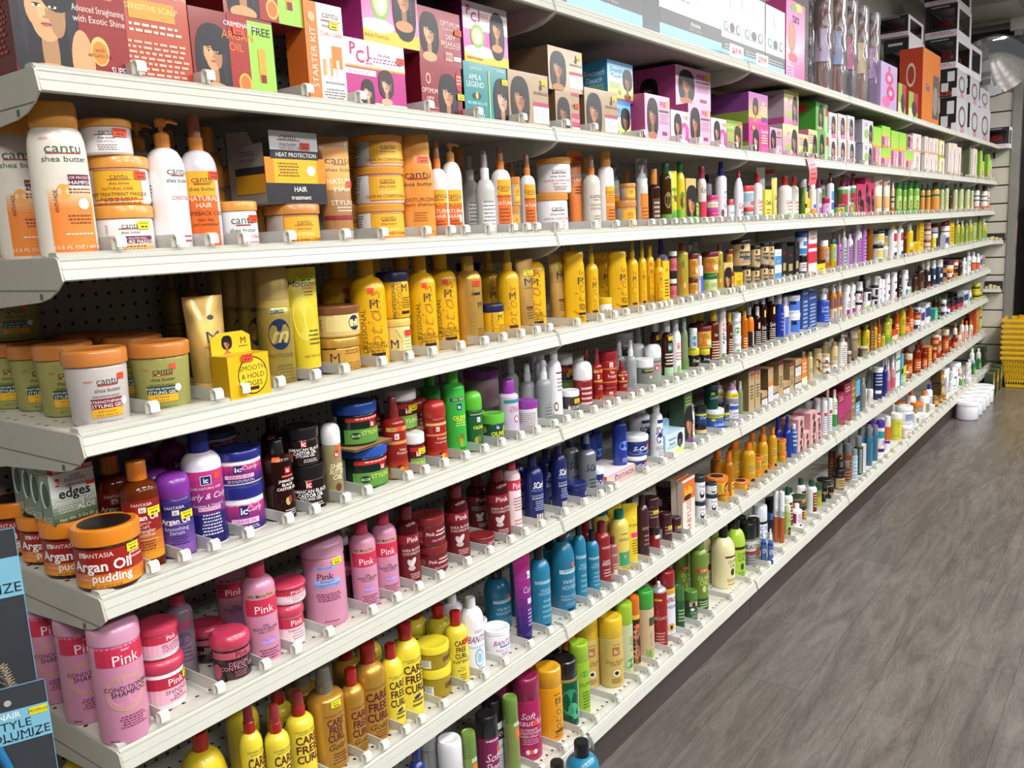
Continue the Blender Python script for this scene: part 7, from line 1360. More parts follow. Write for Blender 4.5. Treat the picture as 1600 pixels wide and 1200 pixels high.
smw G 4416.2 68.9 440.5 26.4 94.3 26.4 -72 f 521
navr G 4725.7 69.5 440.5 27.6 185.2 27.6 -73 f 522
pkbt G 4791.4 67.9 440.5 24.3 206.6 24.3 -74 f 523
pkbt G 4920.3 73.5 440.5 35.0 207.7 35.0 -81 f 524
wtb G 5001.2 95.7 440.5 124.8 251.2 76.8 -0.9 f 525
skyG G 5092.9 85.7 440.5 56.2 190.4 57.6 -0.5 f 526
ylb G 5159.7 80.7 440.5 74.9 152.5 49.0 -0.1 f 527
navc G 5262.8 67.8 440.5 24.1 63.1 24.1 -77 f 528
ambt G 5349.1 78.9 440.5 46.4 164.2 46.4 -81 f 529
ambr G 5576.2 143.1 440.5 48.9 188.6 48.9 -77 b 530
ambr G 5597.3 80.9 440.5 50.5 193.7 50.5 -82 f 531
ambr G 5787.3 74.7 440.5 38.0 145.5 38.0 -82 f 532
ambr G 5941.8 138.5 440.5 48.9 191.1 48.9 -77 b 533
ambo G 5882.4 80.7 440.5 105.5 142.2 50.0 0.1 f 534
ambt G 6087.3 69.8 440.5 28.1 121.4 28.1 -78 f 535
ambt G 6077.5 68.0 561.9 52.6 76.6 52.6 -80 f 535
ambt G 6317.7 87.6 440.5 31.8 164.4 31.8 -80 f 536
ambr G 6382.5 70.3 440.5 29.1 60.3 29.1 -82 f 537
ambt G 6515.7 79.3 440.5 47.2 186.2 47.2 -81 f 538
ambr G 6624.8 66.2 440.5 20.9 95.7 20.9 -78 f 539
ambr G 6864.9 78.7 440.5 46.0 106.0 46.0 -77 f 540
whob G 6931.5 87.1 440.5 30.9 188.6 30.9 -84 f 541
whob G 7010.6 68.1 440.5 24.8 106.9 24.8 -83 f 542
whob G 7131.8 73.0 440.5 34.6 195.2 34.6 -78 f 543
whob G 7308.8 70.1 440.5 28.8 165.7 28.8 -80 f 544
whob G 7525.2 71.4 440.5 31.4 138.6 31.4 -79 f 545
ambr G 7771.1 142.0 440.5 48.9 171.6 48.9 -83 b 546
tallor G 7733.9 68.1 440.5 100.0 218.7 24.7 -0.2 f 547
tally G 7905.0 69.9 440.5 100.0 237.7 28.4 -0.5 f 548
tally G 7911.0 95.7 440.5 88.0 50.9 80.0 0.6 f 549
navr H 636.8 23.7 150.0 38.5 257.0 38.5 -46 f 550
grya H 726.2 72.8 150.0 38.0 237.3 38.0 -44 b 551
whdome H 754.0 33.3 150.0 57.6 210.4 57.6 -43 f 552
grna H 807.2 22.2 150.0 35.4 202.2 35.4 -50 f 553
spraym H 887.5 31.5 150.0 54.0 206.0 54.0 -49 f 554
sprayw H 951.8 65.8 150.0 51.6 202.3 51.6 -48 f 555
grna H 971.9 24.3 150.0 39.7 210.6 39.7 -48 f 556
softb H 1062.0 40.5 150.0 72.1 223.8 72.1 -53 f 557
motae H 1162.2 40.8 150.0 72.5 201.5 72.5 -55 f 558
grnblk H 1239.6 38.5 150.0 68.1 190.2 68.1 -59 f 559
grnblk H 1274.2 110.9 150.0 66.0 176.7 66.0 -52 b 560
limea H 1302.5 33.3 150.0 57.7 212.1 57.7 -60 f 561
sheaa H 1445.3 95.8 150.0 69.8 212.9 69.8 -61 b 562
blone H 1401.7 131.3 150.0 42.2 180.1 42.2 -55 b 563
sheaa H 1489.6 40.4 150.0 71.9 214.0 71.9 -59 f 564
aloea H 1552.5 31.7 150.0 54.4 233.9 54.4 -58 f 565
blone H 1598.9 21.9 150.0 34.8 237.8 34.8 -62 f 566
aloet H 1687.5 34.3 150.0 59.6 224.0 59.6 -59 f 567
redva H 1779.8 30.9 150.0 52.9 215.1 52.9 -66 f 568
tallra H 1836.0 34.1 150.0 59.3 235.0 59.3 -65 f 569
dkgr H 1905.9 20.2 150.0 31.5 156.6 31.5 -62 f 570
tings H 2005.8 27.4 150.0 45.8 104.1 45.8 -68 f 571
olva H 2092.4 35.7 150.0 62.5 248.7 62.5 -67 f 572
olva H 2102.8 107.5 150.0 60.7 233.2 60.7 -62 b 573
creamb H 2329.9 48.0 150.0 87.0 224.9 87.0 -65 f 574
limeb H 2429.0 39.4 150.0 69.8 225.9 69.8 -69 f 575
blkm H 2539.0 31.7 150.0 54.4 184.0 54.4 -71 f 576
blkm2 H 2594.6 33.9 150.0 48.9 184.4 48.9 -70 f 577
bluedr H 2610.4 -28.7 150.0 23.6 144.8 23.6 -68 f 578
slimw H 2637.2 50.5 150.0 42.1 174.9 42.1 -70 b 579
coolc H 2753.7 69.4 150.0 59.8 187.3 59.8 -72 b 580
oster H 2930.8 81.1 150.0 63.3 165.2 63.3 -68 b 581
andis H 2860.3 15.1 150.0 21.2 223.1 21.2 -70 f 582
wgt H 3036.7 52.8 150.0 43.7 189.6 43.7 -67 b 583
grnlad H 2924.8 12.2 150.0 24.9 146.4 15.4 -62 f 584
wmag H 3082.3 26.6 150.0 44.2 105.3 44.2 -68 f 585
wgt H 3240.5 112.1 150.0 43.7 122.6 43.7 -71 b 586
kuz H 3153.1 34.0 150.0 49.0 83.0 49.0 -69 f 587
kuz H 3170.2 53.0 233.0 67.1 31.3 67.1 -73 f 587
wgt H 3281.5 27.0 150.0 45.1 162.3 45.1 -74 f 588
wgt H 3324.0 90.7 150.0 42.5 147.0 42.5 -72 b 589
wbk H 3089.3 79.8 150.0 40.7 172.5 40.7 -67 b 590
grnj H 3352.8 18.5 150.0 28.0 132.1 28.0 -70 f 591
blkjs H 3419.1 15.8 150.0 22.7 45.5 22.7 -75 f 592
blkjs H 3500.1 17.8 150.0 26.6 30.2 26.6 -74 f 593
blkj H 3542.2 17.9 150.0 26.8 58.8 26.8 -75 f 594
blkj H 3624.9 74.8 150.0 70.6 73.6 70.6 -74 b 595
brnsl H 3809.6 60.4 150.0 41.8 214.2 41.8 -75 b 596
brnss H 3804.0 20.3 150.0 31.7 124.2 31.7 -75 f 597
blkj H 3717.3 30.6 150.0 52.2 104.0 52.2 -76 f 598
bkoil H 3735.5 34.4 254.0 29.9 67.6 29.9 -73 f 598
brnsl H 3840.6 25.3 150.0 41.7 207.1 41.7 -72 f 599
blusl H 3941.7 19.9 150.0 30.8 155.4 30.8 -74 f 600
blusl H 4055.5 62.8 150.0 36.0 138.5 36.0 -72 b 601
grnsl H 4024.3 22.8 150.0 36.7 206.9 36.7 -75 f 602
grnsl H 4123.6 99.6 150.0 40.2 188.7 40.2 -77 b 603
cab H 4073.8 24.5 150.0 61.9 149.4 40.0 0.5 f 604
tealsl H 4227.6 22.1 150.0 35.3 211.5 35.3 -73 f 605
tealsl H 4303.6 85.9 150.0 36.0 197.1 36.0 -77 b 606
tealsl H 4407.2 92.0 150.0 34.3 184.7 34.3 -79 b 607
tealsw H 4339.9 20.0 150.0 31.0 200.3 31.0 -76 f 608
whpu H 4475.5 27.8 150.0 46.7 198.6 46.7 -76 f 609
whpu H 4449.3 71.7 150.0 44.4 204.8 44.4 -75 b 610
whor H 4608.4 21.0 150.0 33.1 196.6 33.1 -73 f 611
yelp H 4885.5 37.2 150.0 65.4 159.8 65.4 -76 f 612
whtub H 4880.6 121.3 150.0 102.4 140.1 102.4 -74 b 613
whtub H 5170.6 36.6 150.0 64.3 41.1 64.3 -81 f 614
whtub H 5157.8 57.3 191.1 105.6 111.9 105.6 -77 f 614
smw H 4939.8 -11.8 150.0 57.4 74.5 57.4 -75 f 615
wor H 5344.7 25.5 150.0 42.1 87.1 42.1 -82 f 616
wbl H 5120.7 111.5 150.0 25.4 212.6 25.4 -80 f 617
worj H 5480.6 46.7 150.0 74.5 115.1 74.5 -76 f 618
smw H 5387.0 5.3 150.0 51.6 66.7 51.6 -75 f 619
wor H 5528.6 95.8 150.0 62.4 188.5 62.4 -81 b 620
wor H 5661.1 41.6 150.0 64.3 161.7 64.3 -78 f 621
wbl H 5862.2 53.5 150.0 48.0 171.8 48.0 -82 b 622
smw H 5817.7 23.3 150.0 37.7 39.4 37.7 -77 f 623
brbx H 6204.3 60.8 150.0 100.0 141.4 66.5 0.3 f 624
brbx H 6179.0 62.7 291.4 100.0 73.7 70.2 -0.5 f 624
orj H 5944.3 25.2 150.0 41.5 68.1 41.5 -82 f 625
orj H 6095.5 21.4 150.0 33.8 51.6 33.8 -77 f 626
orj H 6205.3 15.9 150.0 22.8 40.0 22.8 -80 f 627
smw H 6301.7 21.0 150.0 23.0 153.5 23.0 -78 f 628
wstar H 6575.8 29.7 150.0 50.5 95.6 50.5 -81 f 629
wstar H 6782.7 63.0 150.0 67.1 149.8 67.1 -81 b 630
whtub H 6548.7 101.4 150.0 102.4 181.3 102.4 -76 b 631
blst H 6676.0 13.5 150.0 20.0 81.5 18.0 -73 f 632
grsm H 6845.1 19.7 150.0 30.5 67.3 30.5 -81 f 633
whgrn H 6938.0 13.7 150.0 20.0 67.2 18.5 -74 f 634
salm H 7009.9 56.6 150.0 36.0 109.8 36.0 -79 b 635
smw H 7206.2 26.7 150.0 44.4 71.7 44.4 -79 f 636
smw H 7190.6 24.7 221.7 40.5 55.1 40.5 -78 f 636
smw H 6929.3 -20.6 150.0 39.8 53.8 39.8 -82 f 637
whtub H 7070.8 111.1 150.0 102.4 144.3 102.4 -78 b 638
grdk H 7403.5 20.6 150.0 32.3 118.5 32.3 -80 f 639
grdk H 7291.1 37.1 150.0 35.2 141.2 35.2 -78 f 640
whgrn H 7510.6 52.6 150.0 39.0 206.5 39.0 -79 b 641
whgrn H 7750.3 39.6 150.0 40.2 170.9 40.2 -79 f 642
grdk H 7681.0 22.7 150.0 36.5 116.3 36.5 -78 f 643
whgrn H 7871.4 21.4 150.0 33.3 135.0 33.3 -78 f 644
wstar H 7903.3 19.8 150.0 29.6 60.6 29.6 -81 f 645
olvm H 7883.4 34.5 150.0 143.1 166.4 58.8 0.0 f 646
lims H 7905.0 92.6 150.0 100.0 143.8 26.2 0.4 b 647
chrome A 1534.5 76.7 2023.5 399.4 240.0 120.0 0.6 f 648
chrome A 2059.0 76.7 2023.5 443.2 240.0 120.0 -0.2 f 649
dryer A 2370.8 76.7 2023.5 172.3 240.0 120.0 -0.2 f 650
dryer A 2567.2 76.7 2023.5 201.1 240.0 120.0 -0.7 f 651
dryer A 2780.4 76.7 2023.5 203.0 240.0 120.0 0.5 f 652
dollbx A 3002.1 56.7 2023.5 226.4 300.0 80.0 1.0 f 653
flowbx A 4452.0 56.7 2023.5 327.3 240.0 80.0 -0.2 f 654
gunp A 4738.0 26.7 2023.5 162.2 170.0 20.0 -0.7 f 655
gunp A 5005.8 26.7 2023.5 215.9 150.0 20.0 -0.6 f 656
orgbx A 5463.6 81.7 2023.5 479.2 432.1 130.0 -0.2 f 657
chk A 6484.1 91.7 2023.5 405.7 245.9 150.0 -0.4 f 658
chk A 6440.2 91.7 2269.5 398.9 185.3 150.0 0.9 f 658
carbx A 6478.3 116.7 2454.8 512.3 207.1 200.0 -0.9 f 658
carbx A 6458.1 116.7 2661.9 495.1 213.6 200.0 -0.4 f 658
carbx A 6416.9 116.7 2875.5 487.2 115.0 200.0 -0.8 f 658
chk A 6988.5 91.7 2023.5 426.1 245.4 150.0 0.3 f 659
chk A 6939.0 91.7 2269.0 418.7 190.2 150.0 0.6 f 659
carbx A 6959.4 116.7 2459.2 444.6 222.1 200.0 -0.6 f 659
chk A 7449.6 91.7 2023.5 454.8 255.9 150.0 -0.9 f 660
chk A 7399.3 91.7 2279.5 447.5 142.4 150.0 -0.1 f 660
carbx A 5777.5 247.7 2023.5 461.2 566.0 150.0 0.2 b 661
carbx A 5734.2 272.7 2589.6 451.2 124.6 200.0 0.8 b 661
olivj E 1024.6 132.7 987.9 55.6 73.1 55.6 -54 b 662
cocob E 1284.7 105.4 987.9 37.9 197.2 37.9 -58 b 663
cocoj E 1364.3 119.3 987.9 46.9 71.7 46.9 -58 b 664
redsp E 1492.2 93.4 987.9 30.1 166.1 30.1 -60 b 665
redsp E 1633.0 96.2 987.9 31.9 113.9 31.9 -62 b 666
clsp E 1690.7 100.6 987.9 34.8 165.9 34.8 -58 b 667
wlj E 1794.6 135.1 987.9 57.2 95.6 57.2 -60 b 668
wdm E 1849.0 126.0 987.9 51.3 133.2 51.3 -63 b 669
brnw E 1934.6 102.5 987.9 36.0 203.6 36.0 -65 b 670
whc E 1992.9 99.4 987.9 34.0 195.9 34.0 -65 b 671
grnc E 2046.8 83.2 987.9 23.4 195.8 23.4 -66 b 672
ambry E 2299.7 113.6 987.9 43.2 194.3 43.2 -63 b 673
pure E 2356.8 81.5 987.9 28.0 199.5 22.4 -63 b 674
ambry E 2421.9 83.8 987.9 23.9 174.1 23.9 -66 b 675
oran E 2567.1 87.7 987.9 26.4 165.5 26.4 -65 b 676
orandm E 2626.6 87.3 987.9 26.2 139.5 26.2 -68 b 677
dkchoc E 2699.6 89.8 987.9 27.7 171.1 27.7 -70 b 678
dkflip E 2754.6 84.6 987.9 24.4 200.8 24.4 -66 b 679
dkflip E 2856.6 95.9 987.9 31.7 204.8 31.7 -66 b 680
blub E 2944.9 95.4 987.9 39.2 202.6 31.4 -65 b 681
wbls E 3014.2 98.4 987.9 33.4 181.5 33.4 -70 b 682
nblu E 3227.4 170.3 987.9 84.7 208.6 80.0 0.9 b 683
nblu E 3327.3 170.3 987.9 115.1 177.2 80.0 -0.0 b 684
blpu E 3565.0 132.2 987.9 55.3 175.8 55.3 -74 b 685
ordn E 3680.8 95.9 987.9 31.7 189.8 31.7 -77 b 686
ordn E 3768.8 91.0 987.9 28.5 191.2 28.5 -70 b 687
wmg E 3898.1 100.0 987.9 34.4 165.8 34.4 -71 b 688
wmg E 3993.8 91.4 987.9 28.8 162.8 28.8 -75 b 689
blst E 4187.4 119.8 987.9 36.9 161.0 36.9 -74 b 690
wpks E 4549.9 133.2 987.9 45.5 166.1 45.5 -75 b 691
blst E 4497.8 74.7 987.9 20.0 156.4 18.0 -72 b 692
wpks E 4573.6 105.0 987.9 20.0 146.7 18.2 -66 b 693
wbd E 4980.5 90.2 987.9 28.0 75.2 28.0 -76 b 694
grlw E 5186.6 119.2 987.9 46.9 58.5 46.9 -79 b 695
bwt E 5708.8 83.7 987.9 38.4 188.9 23.8 -76 b 696
purj E 6625.2 170.5 987.9 69.7 140.1 69.7 -79 b 697
orwj E 6483.0 95.6 987.9 31.5 77.7 31.5 -81 b 698
navb F 1188.3 135.9 739.8 52.1 175.4 52.1 -50 b 699
silv F 1454.8 135.0 739.8 51.0 177.7 51.0 -55 b 700
navj F 1397.0 155.5 739.8 64.5 49.2 64.5 -55 b 701
wnj F 1497.1 109.9 739.8 34.9 69.3 34.9 -60 b 702
grnF F 2065.3 145.6 739.8 61.1 188.6 57.6 -0.7 b 703
whc F 2107.4 90.1 739.8 22.3 143.7 22.3 -66 b 704
curlj F 2350.6 157.9 739.8 66.4 78.8 66.4 -67 b 705
smblk F 2404.6 98.2 739.8 27.7 92.3 27.7 -63 b 706
lilsp F 2490.7 133.5 739.8 50.6 151.3 50.6 -66 b 707
grnc F 2534.4 84.8 739.8 20.0 151.4 18.9 -61 b 708
kbt F 2626.1 148.0 739.8 57.7 196.7 60.0 1.0 b 709
kbt F 2690.1 148.0 739.8 54.1 191.0 60.0 -0.5 b 710
kbs F 2764.1 148.0 739.8 59.7 70.6 60.0 0.1 b 711
kbo F 2831.6 148.0 739.8 54.2 156.8 60.0 -0.7 b 712
kbs F 2892.5 146.8 739.8 64.7 66.0 58.8 0.5 b 713
kbt F 2952.5 145.6 739.8 53.2 171.1 57.6 -1.0 b 714
kbs F 3018.3 146.8 739.8 76.1 69.2 58.8 0.6 b 715
kbt F 3083.0 148.0 739.8 52.9 143.0 60.0 0.7 b 716
orbox F 3246.8 148.0 739.8 75.6 129.9 60.0 0.6 b 717
beigeb F 3358.1 95.2 739.8 25.7 150.5 25.7 -75 b 718
beigeb F 3791.9 129.1 739.8 37.3 141.4 37.3 -75 b 719
wtea F 3729.5 103.3 739.8 31.0 52.1 31.0 -71 b 720
wpmp F 3897.0 132.6 739.8 50.0 164.5 50.0 -77 b 721
taupj F 3968.7 87.7 739.8 20.8 71.4 20.8 -74 b 722
taup F 4077.6 121.4 739.8 45.1 190.4 45.1 -45 b 723
taupj F 4272.6 117.0 739.8 39.7 54.9 39.7 -71 b 724
yelF F 4311.3 113.9 739.8 37.5 165.5 37.5 -74 b 725
brnF F 4372.7 131.6 739.8 83.4 155.6 49.0 0.7 b 726
yelF F 4458.3 81.9 739.8 20.0 163.6 17.1 -71 b 727
roF F 4538.8 87.3 739.8 20.6 176.3 20.6 -73 b 728
roFj F 5257.2 137.4 739.8 53.1 59.9 53.1 -78 b 729
roFj F 5167.0 110.6 739.8 44.8 120.2 44.8 -74 b 730
nvbx F 5607.9 132.6 739.8 105.0 130.6 50.0 -0.8 b 731
tealbx F 6024.2 100.7 739.8 100.0 91.4 29.3 0.7 b 732
wblj F 6508.2 109.7 739.8 35.1 40.2 35.1 -82 b 733
bkj2 F 6704.9 110.8 739.8 35.8 88.2 35.8 -79 b 734
bkj2 F 6915.6 116.8 739.8 39.7 89.9 39.7 -80 b 735
bkj2 F 7025.8 103.2 739.8 30.9 87.8 30.9 -83 b 736
yj F 7932.5 124.8 739.8 44.9 53.4 44.9 -78 b 737
bantut G 1015.2 161.9 440.5 67.0 71.7 67.0 -51 b 738
tealm G 1205.0 147.8 440.5 57.9 222.7 57.9 -54 b 739
tealm G 1390.6 119.5 440.5 39.5 234.6 39.5 -59 b 740
tealm G 1460.3 120.1 440.5 39.9 187.9 39.9 -59 b 741
optr G 1522.5 135.2 440.5 49.6 194.8 49.6 -58 b 742
optbr G 1568.0 105.9 440.5 30.6 135.9 30.6 -57 b 743
amly G 1634.5 148.9 440.5 58.6 197.7 58.6 -60 b 744
ampt G 1688.3 130.9 440.5 49.4 204.7 49.4 -34 b 745
plum G 1766.3 121.6 440.5 40.8 208.9 40.8 -64 b 746
plumj G 1926.6 125.2 440.5 43.2 104.9 43.2 -63 b 747
plumj G 1994.9 118.2 440.5 38.6 70.0 38.6 -63 b 748
lolla G 2062.1 89.5 440.5 94.8 191.1 20.0 0.9 b 749
yobd G 2452.1 118.8 440.5 39.0 192.5 39.0 -64 b 750
yob G 2667.9 143.2 440.5 54.6 178.5 54.6 -66 b 751
yob G 2805.9 122.3 440.5 41.3 183.6 41.3 -72 b 752
yoj G 2880.8 98.4 440.5 25.8 39.1 25.8 -70 b 753
yob G 2912.1 115.5 440.5 36.9 190.3 36.9 -68 b 754
blueb G 3090.7 116.4 440.5 37.4 202.6 37.4 -72 b 755
bluews G 3161.1 101.1 440.5 27.4 153.9 27.4 -70 b 756
wcan G 3592.2 101.3 440.5 27.7 180.8 27.7 -73 b 757
wcan G 3673.2 97.3 440.5 25.1 178.3 25.1 -77 b 758
wgrn G 3755.9 104.4 440.5 29.5 206.2 29.5 -69 b 759
marG G 3823.7 163.6 440.5 106.2 174.9 67.2 0.6 b 760
marG G 3937.8 163.6 440.5 121.4 209.9 67.2 -0.6 b 761
brnG G 4038.6 148.6 440.5 80.0 215.0 57.6 0.2 b 762
skyG G 4119.4 149.9 440.5 80.2 195.5 58.8 -0.4 b 763
clbt G 4270.2 108.5 440.5 32.3 182.3 32.3 -76 b 764
smw G 4416.2 99.4 440.5 26.4 94.3 26.4 -75 b 765
pkbt G 4791.4 96.2 440.5 24.3 206.6 24.3 -78 b 766
pkbt G 4920.3 112.8 440.5 35.0 207.7 35.0 -78 b 767
wtb G 5001.2 178.6 440.5 124.8 251.2 76.8 -0.2 b 768
skyG G 5092.9 148.6 440.5 56.2 190.4 57.6 0.3 b 769
ylb G 5159.7 134.7 440.5 74.9 152.5 49.0 -0.5 b 770
navc G 5262.8 95.8 440.5 24.1 63.1 24.1 -80 b 771
ambt G 5349.1 130.1 440.5 46.4 164.2 46.4 -75 b 772
ambt G 6317.7 123.7 440.5 31.8 164.4 31.8 -80 b 773
ambt G 6515.7 131.4 440.5 47.2 186.2 47.2 -76 b 774
tallor G 7733.9 96.8 440.5 100.0 218.7 24.7 0.1 b 775
tally G 7911.0 181.9 440.5 88.0 50.9 80.0 0.4 b 776
softb H 1062.0 118.5 150.0 72.1 223.8 72.1 -52 b 777
motae H 1162.2 119.2 150.0 72.5 201.5 72.5 -50 b 778
aloea H 1552.5 91.3 150.0 54.4 233.9 54.4 -62 b 779
blone H 1598.9 61.1 150.0 34.8 237.8 34.8 -63 b 780
aloet H 1687.5 99.3 150.0 59.6 224.0 59.6 -63 b 781
redva H 1779.8 89.0 150.0 52.9 215.1 52.9 -60 b 782
tallra H 1836.0 98.9 150.0 59.3 235.0 59.3 -60 b 783
dkgr H 1905.9 55.9 150.0 31.5 156.6 31.5 -66 b 784
tings H 2005.8 78.0 150.0 45.8 104.1 45.8 -64 b 785
creamb H 2329.9 141.5 150.0 87.0 224.9 87.0 -62 b 786
limeb H 2429.0 114.9 150.0 69.8 225.9 69.8 -66 b 787
blkm H 2539.0 91.2 150.0 54.4 184.0 54.4 -71 b 788
blkm2 H 2594.6 87.8 150.0 48.9 184.4 48.9 -70 b 789
bluedr H 2610.4 -1.2 150.0 23.6 144.8 23.6 -72 b 790
andis H 2860.3 40.2 150.0 21.2 223.1 21.2 -73 b 791
grnlad H 2924.8 31.3 150.0 24.9 146.4 15.4 -66 b 792
wgt H 3281.5 76.9 150.0 45.1 162.3 45.1 -75 b 793
grnj H 3352.8 50.6 150.0 28.0 132.1 28.0 -69 b 794
blkjs H 3419.1 42.4 150.0 22.7 45.5 22.7 -73 b 795
blkjs H 3500.1 48.5 150.0 26.6 30.2 26.6 -73 b 796
blkj H 3542.2 48.7 150.0 26.8 58.8 26.8 -72 b 797
brnsl H 3840.6 101.7 150.0 41.7 207.1 41.7 -71 b 798
blusl H 3941.7 54.9 150.0 30.8 155.4 30.8 -72 b 799
grnsl H 4024.3 94.0 150.0 36.7 206.9 36.7 -75 b 800
tealsl H 4227.6 61.9 150.0 35.3 211.5 35.3 -77 b 801
tealsw H 4339.9 55.2 150.0 31.0 200.3 31.0 -76 b 802
whpu H 4475.5 109.4 150.0 46.7 198.6 46.7 -79 b 803
worj H 5480.6 157.2 150.0 74.5 115.1 74.5 -78 b 804
smw H 5387.0 61.9 150.0 51.6 66.7 51.6 -76 b 805
smw H 5817.7 65.5 150.0 37.7 39.4 37.7 -75 b 806
orj H 5944.3 71.4 150.0 41.5 68.1 41.5 -77 b 807
orj H 6095.5 59.5 150.0 33.8 51.6 33.8 -78 b 808
smw H 6301.7 47.9 150.0 23.0 153.5 23.0 -79 b 809
smw H 6929.3 53.8 150.0 39.8 53.8 39.8 -84 b 810
"""

# ---------------------------------------------------------------- the setting
ZS = {'A': 2.0235, 'B': 1.7295, 'C': 1.4815, 'D': 1.2339, 'E': 0.9879, 'F': 0.7398, 'G': 0.4405, 'H': 0.15}     # height of each shelf, top to bottom
YS = {'A': -0.0173, 'B': -0.0069, 'C': 0.0, 'D': 0.006, 'E': 0.0101, 'F': 0.0186, 'G': 0.0217, 'H': -0.0405}     # distance of each shelf's front edge from the aisle line
XB = [0.0, 1.219, 2.4155, 3.6056, 4.8231, 6.0712, 7.0162, 7.9587]     # bay joints along the gondola
NAMES = dict(A='top shelf', B='second shelf', C='third shelf', D='fourth shelf', E='fifth shelf', F='sixth shelf', G='seventh shelf', H='bottom deck')
ORD = ['first', 'second', 'third', 'fourth', 'fifth', 'sixth', 'seventh', 'eighth', 'ninth', 'tenth', 'eleventh', 'twelfth'] + ['%dth' % i if i % 10 > 3 or i % 10 == 0 or 10 < i % 100 < 20 else '%d%s' % (i, {1: 'st', 2: 'nd', 3: 'rd'}[i % 10]) for i in range(13, 400)]

def nodes(name):
    m = bpy.data.materials.new(name); m.use_nodes = True; t = m.node_tree
    return m, t, t.nodes['Principled BSDF'], t.nodes.new, t.links.new
def floor_mat():
    m, t, b, N, L = nodes('grey_vinyl_plank')
    tc = N('ShaderNodeTexCoord')
    br = N('ShaderNodeTexBrick'); br.offset = .37; br.inputs['Scale'].default_value = 1; br.inputs['Brick Width'].default_value = 1.22; br.inputs['Row Height'].default_value = .18
    br.inputs['Mortar Size'].default_value = .0012; br.inputs['Mortar Smooth'].default_value = 0; br.inputs['Bias'].default_value = 0
    br.inputs['Color1'].default_value = lin('69645f'); br.inputs['Color2'].default_value = lin('746e6a'); br.inputs['Mortar'].default_value = lin('575452')
    L(tc.outputs['Object'], br.inputs['Vector'])
    mp = N('ShaderNodeMapping'); mp.inputs['Scale'].default_value = (1.1, 7, 1); L(tc.outputs['Object'], mp.inputs[0])
    n1 = N('ShaderNodeTexNoise'); n1.inputs['Scale'].default_value = 1.6; n1.inputs['Detail'].default_value = 8; n1.inputs['Distortion'].default_value = 1.8; L(mp.outputs[0], n1.inputs[0])
    m2 = N('ShaderNodeMapping'); m2.inputs['Scale'].default_value = (5, 60, 1); L(tc.outputs['Object'], m2.inputs[0])
    n2 = N('ShaderNodeTexNoise'); n2.inputs['Scale'].default_value = 2; n2.inputs['Detail'].default_value = 6; n2.inputs['Distortion'].default_value = 2.5; L(m2.outputs[0], n2.inputs[0])
    r1 = N('ShaderNodeValToRGB'); r1.color_ramp.elements[0].position = .3; r1.color_ramp.elements[0].color = lin('b0acaa'); r1.color_ramp.elements[1].position = .7; r1.color_ramp.elements[1].color = lin('ffffff'); L(n1.outputs[0], r1.inputs[0])
    r2 = N('ShaderNodeValToRGB'); r2.color_ramp.elements[0].position = .38; r2.color_ramp.elements[0].color = lin('d8d5d3'); r2.color_ramp.elements[1].position = .62; r2.color_ramp.elements[1].color = lin('ffffff'); L(n2.outputs[0], r2.inputs[0])
    x1 = N('ShaderNodeMixRGB'); x1.blend_type = 'MULTIPLY'; x1.inputs[0].default_value = .8; L(br.outputs[0], x1.inputs[1]); L(r1.outputs[0], x1.inputs[2])
    x2 = N('ShaderNodeMixRGB'); x2.blend_type = 'MULTIPLY'; x2.inputs[0].default_value = .75; L(x1.outputs[0], x2.inputs[1]); L(r2.outputs[0], x2.inputs[2])
    L(x2.outputs[0], b.inputs['Base Color']); b.inputs['Roughness'].default_value = .27; b.inputs['Specular IOR Level'].default_value = .62
    bp = N('ShaderNodeBump'); bp.inputs['Strength'].default_value = .08; bp.inputs['Distance'].default_value = .002; L(n2.outputs[0], bp.inputs['Height']); L(bp.outputs[0], b.inputs['Normal'])
    return m
def holes_mat(name, base, wall):
    """painted sheet steel punched with a grid of round holes (wall: pegboard, else paired rows across a deck)"""
    m, t, b, N, L = nodes(name)
    tc = N('ShaderNodeTexCoord'); sp = N('ShaderNodeSeparateXYZ'); L(tc.outputs['Object'], sp.inputs[0])
    def ma(op, a, v=None):
        n = N('ShaderNodeMath'); n.operation = op
        for i, q in enumerate((a, v)):
            if q is None: continue
            if isinstance(q, (int, float)): n.inputs[i].default_value = q
            else: L(q, n.inputs[i])
        return n.outputs[0]
    p = .0254
    def cell(o): return ma('SUBTRACT', ma('MULTIPLY', ma('FRACT', ma('DIVIDE', o, p)), p), p/2)
    a = cell(sp.outputs[0]); c = cell(sp.outputs[2] if wall else sp.outputs[1])
    d = ma('SQRT', ma('ADD', ma('MULTIPLY', a, a), ma('MULTIPLY', c, c)))
    hole = ma('LESS_THAN', d, .0036 if wall else .0037)
    if not wall: hole = ma('MULTIPLY', hole, ma('LESS_THAN', ma('FRACT', ma('DIVIDE', sp.outputs[1], .1016)), .52))
    n = N('ShaderNodeTexNoise'); n.inputs['Scale'].default_value = 9; n.inputs['Detail'].default_value = 6; L(tc.outputs['Object'], n.inputs[0])
    w1 = N('ShaderNodeMixRGB'); c0 = lin(base); w1.inputs[1].default_value = [v*.86 for v in c0[:3]]+[1]; w1.inputs[2].default_value = c0; L(n.outputs[0], w1.inputs[0])
    w2 = N('ShaderNodeMixRGB'); L(hole, w2.inputs[0]); L(w1.outputs[0], w2.inputs[1]); w2.inputs[2].default_value = lin('141312'); L(w2.outputs[0], b.inputs['Base Color'])
    b.inputs['Roughness'].default_value = .4
    return m
FLOOR = floor_mat(); DECK = holes_mat('perforated_shelf_enamel', 'd4d2c6', False); PEG = holes_mat('pegboard_enamel', '9c9a92', True)
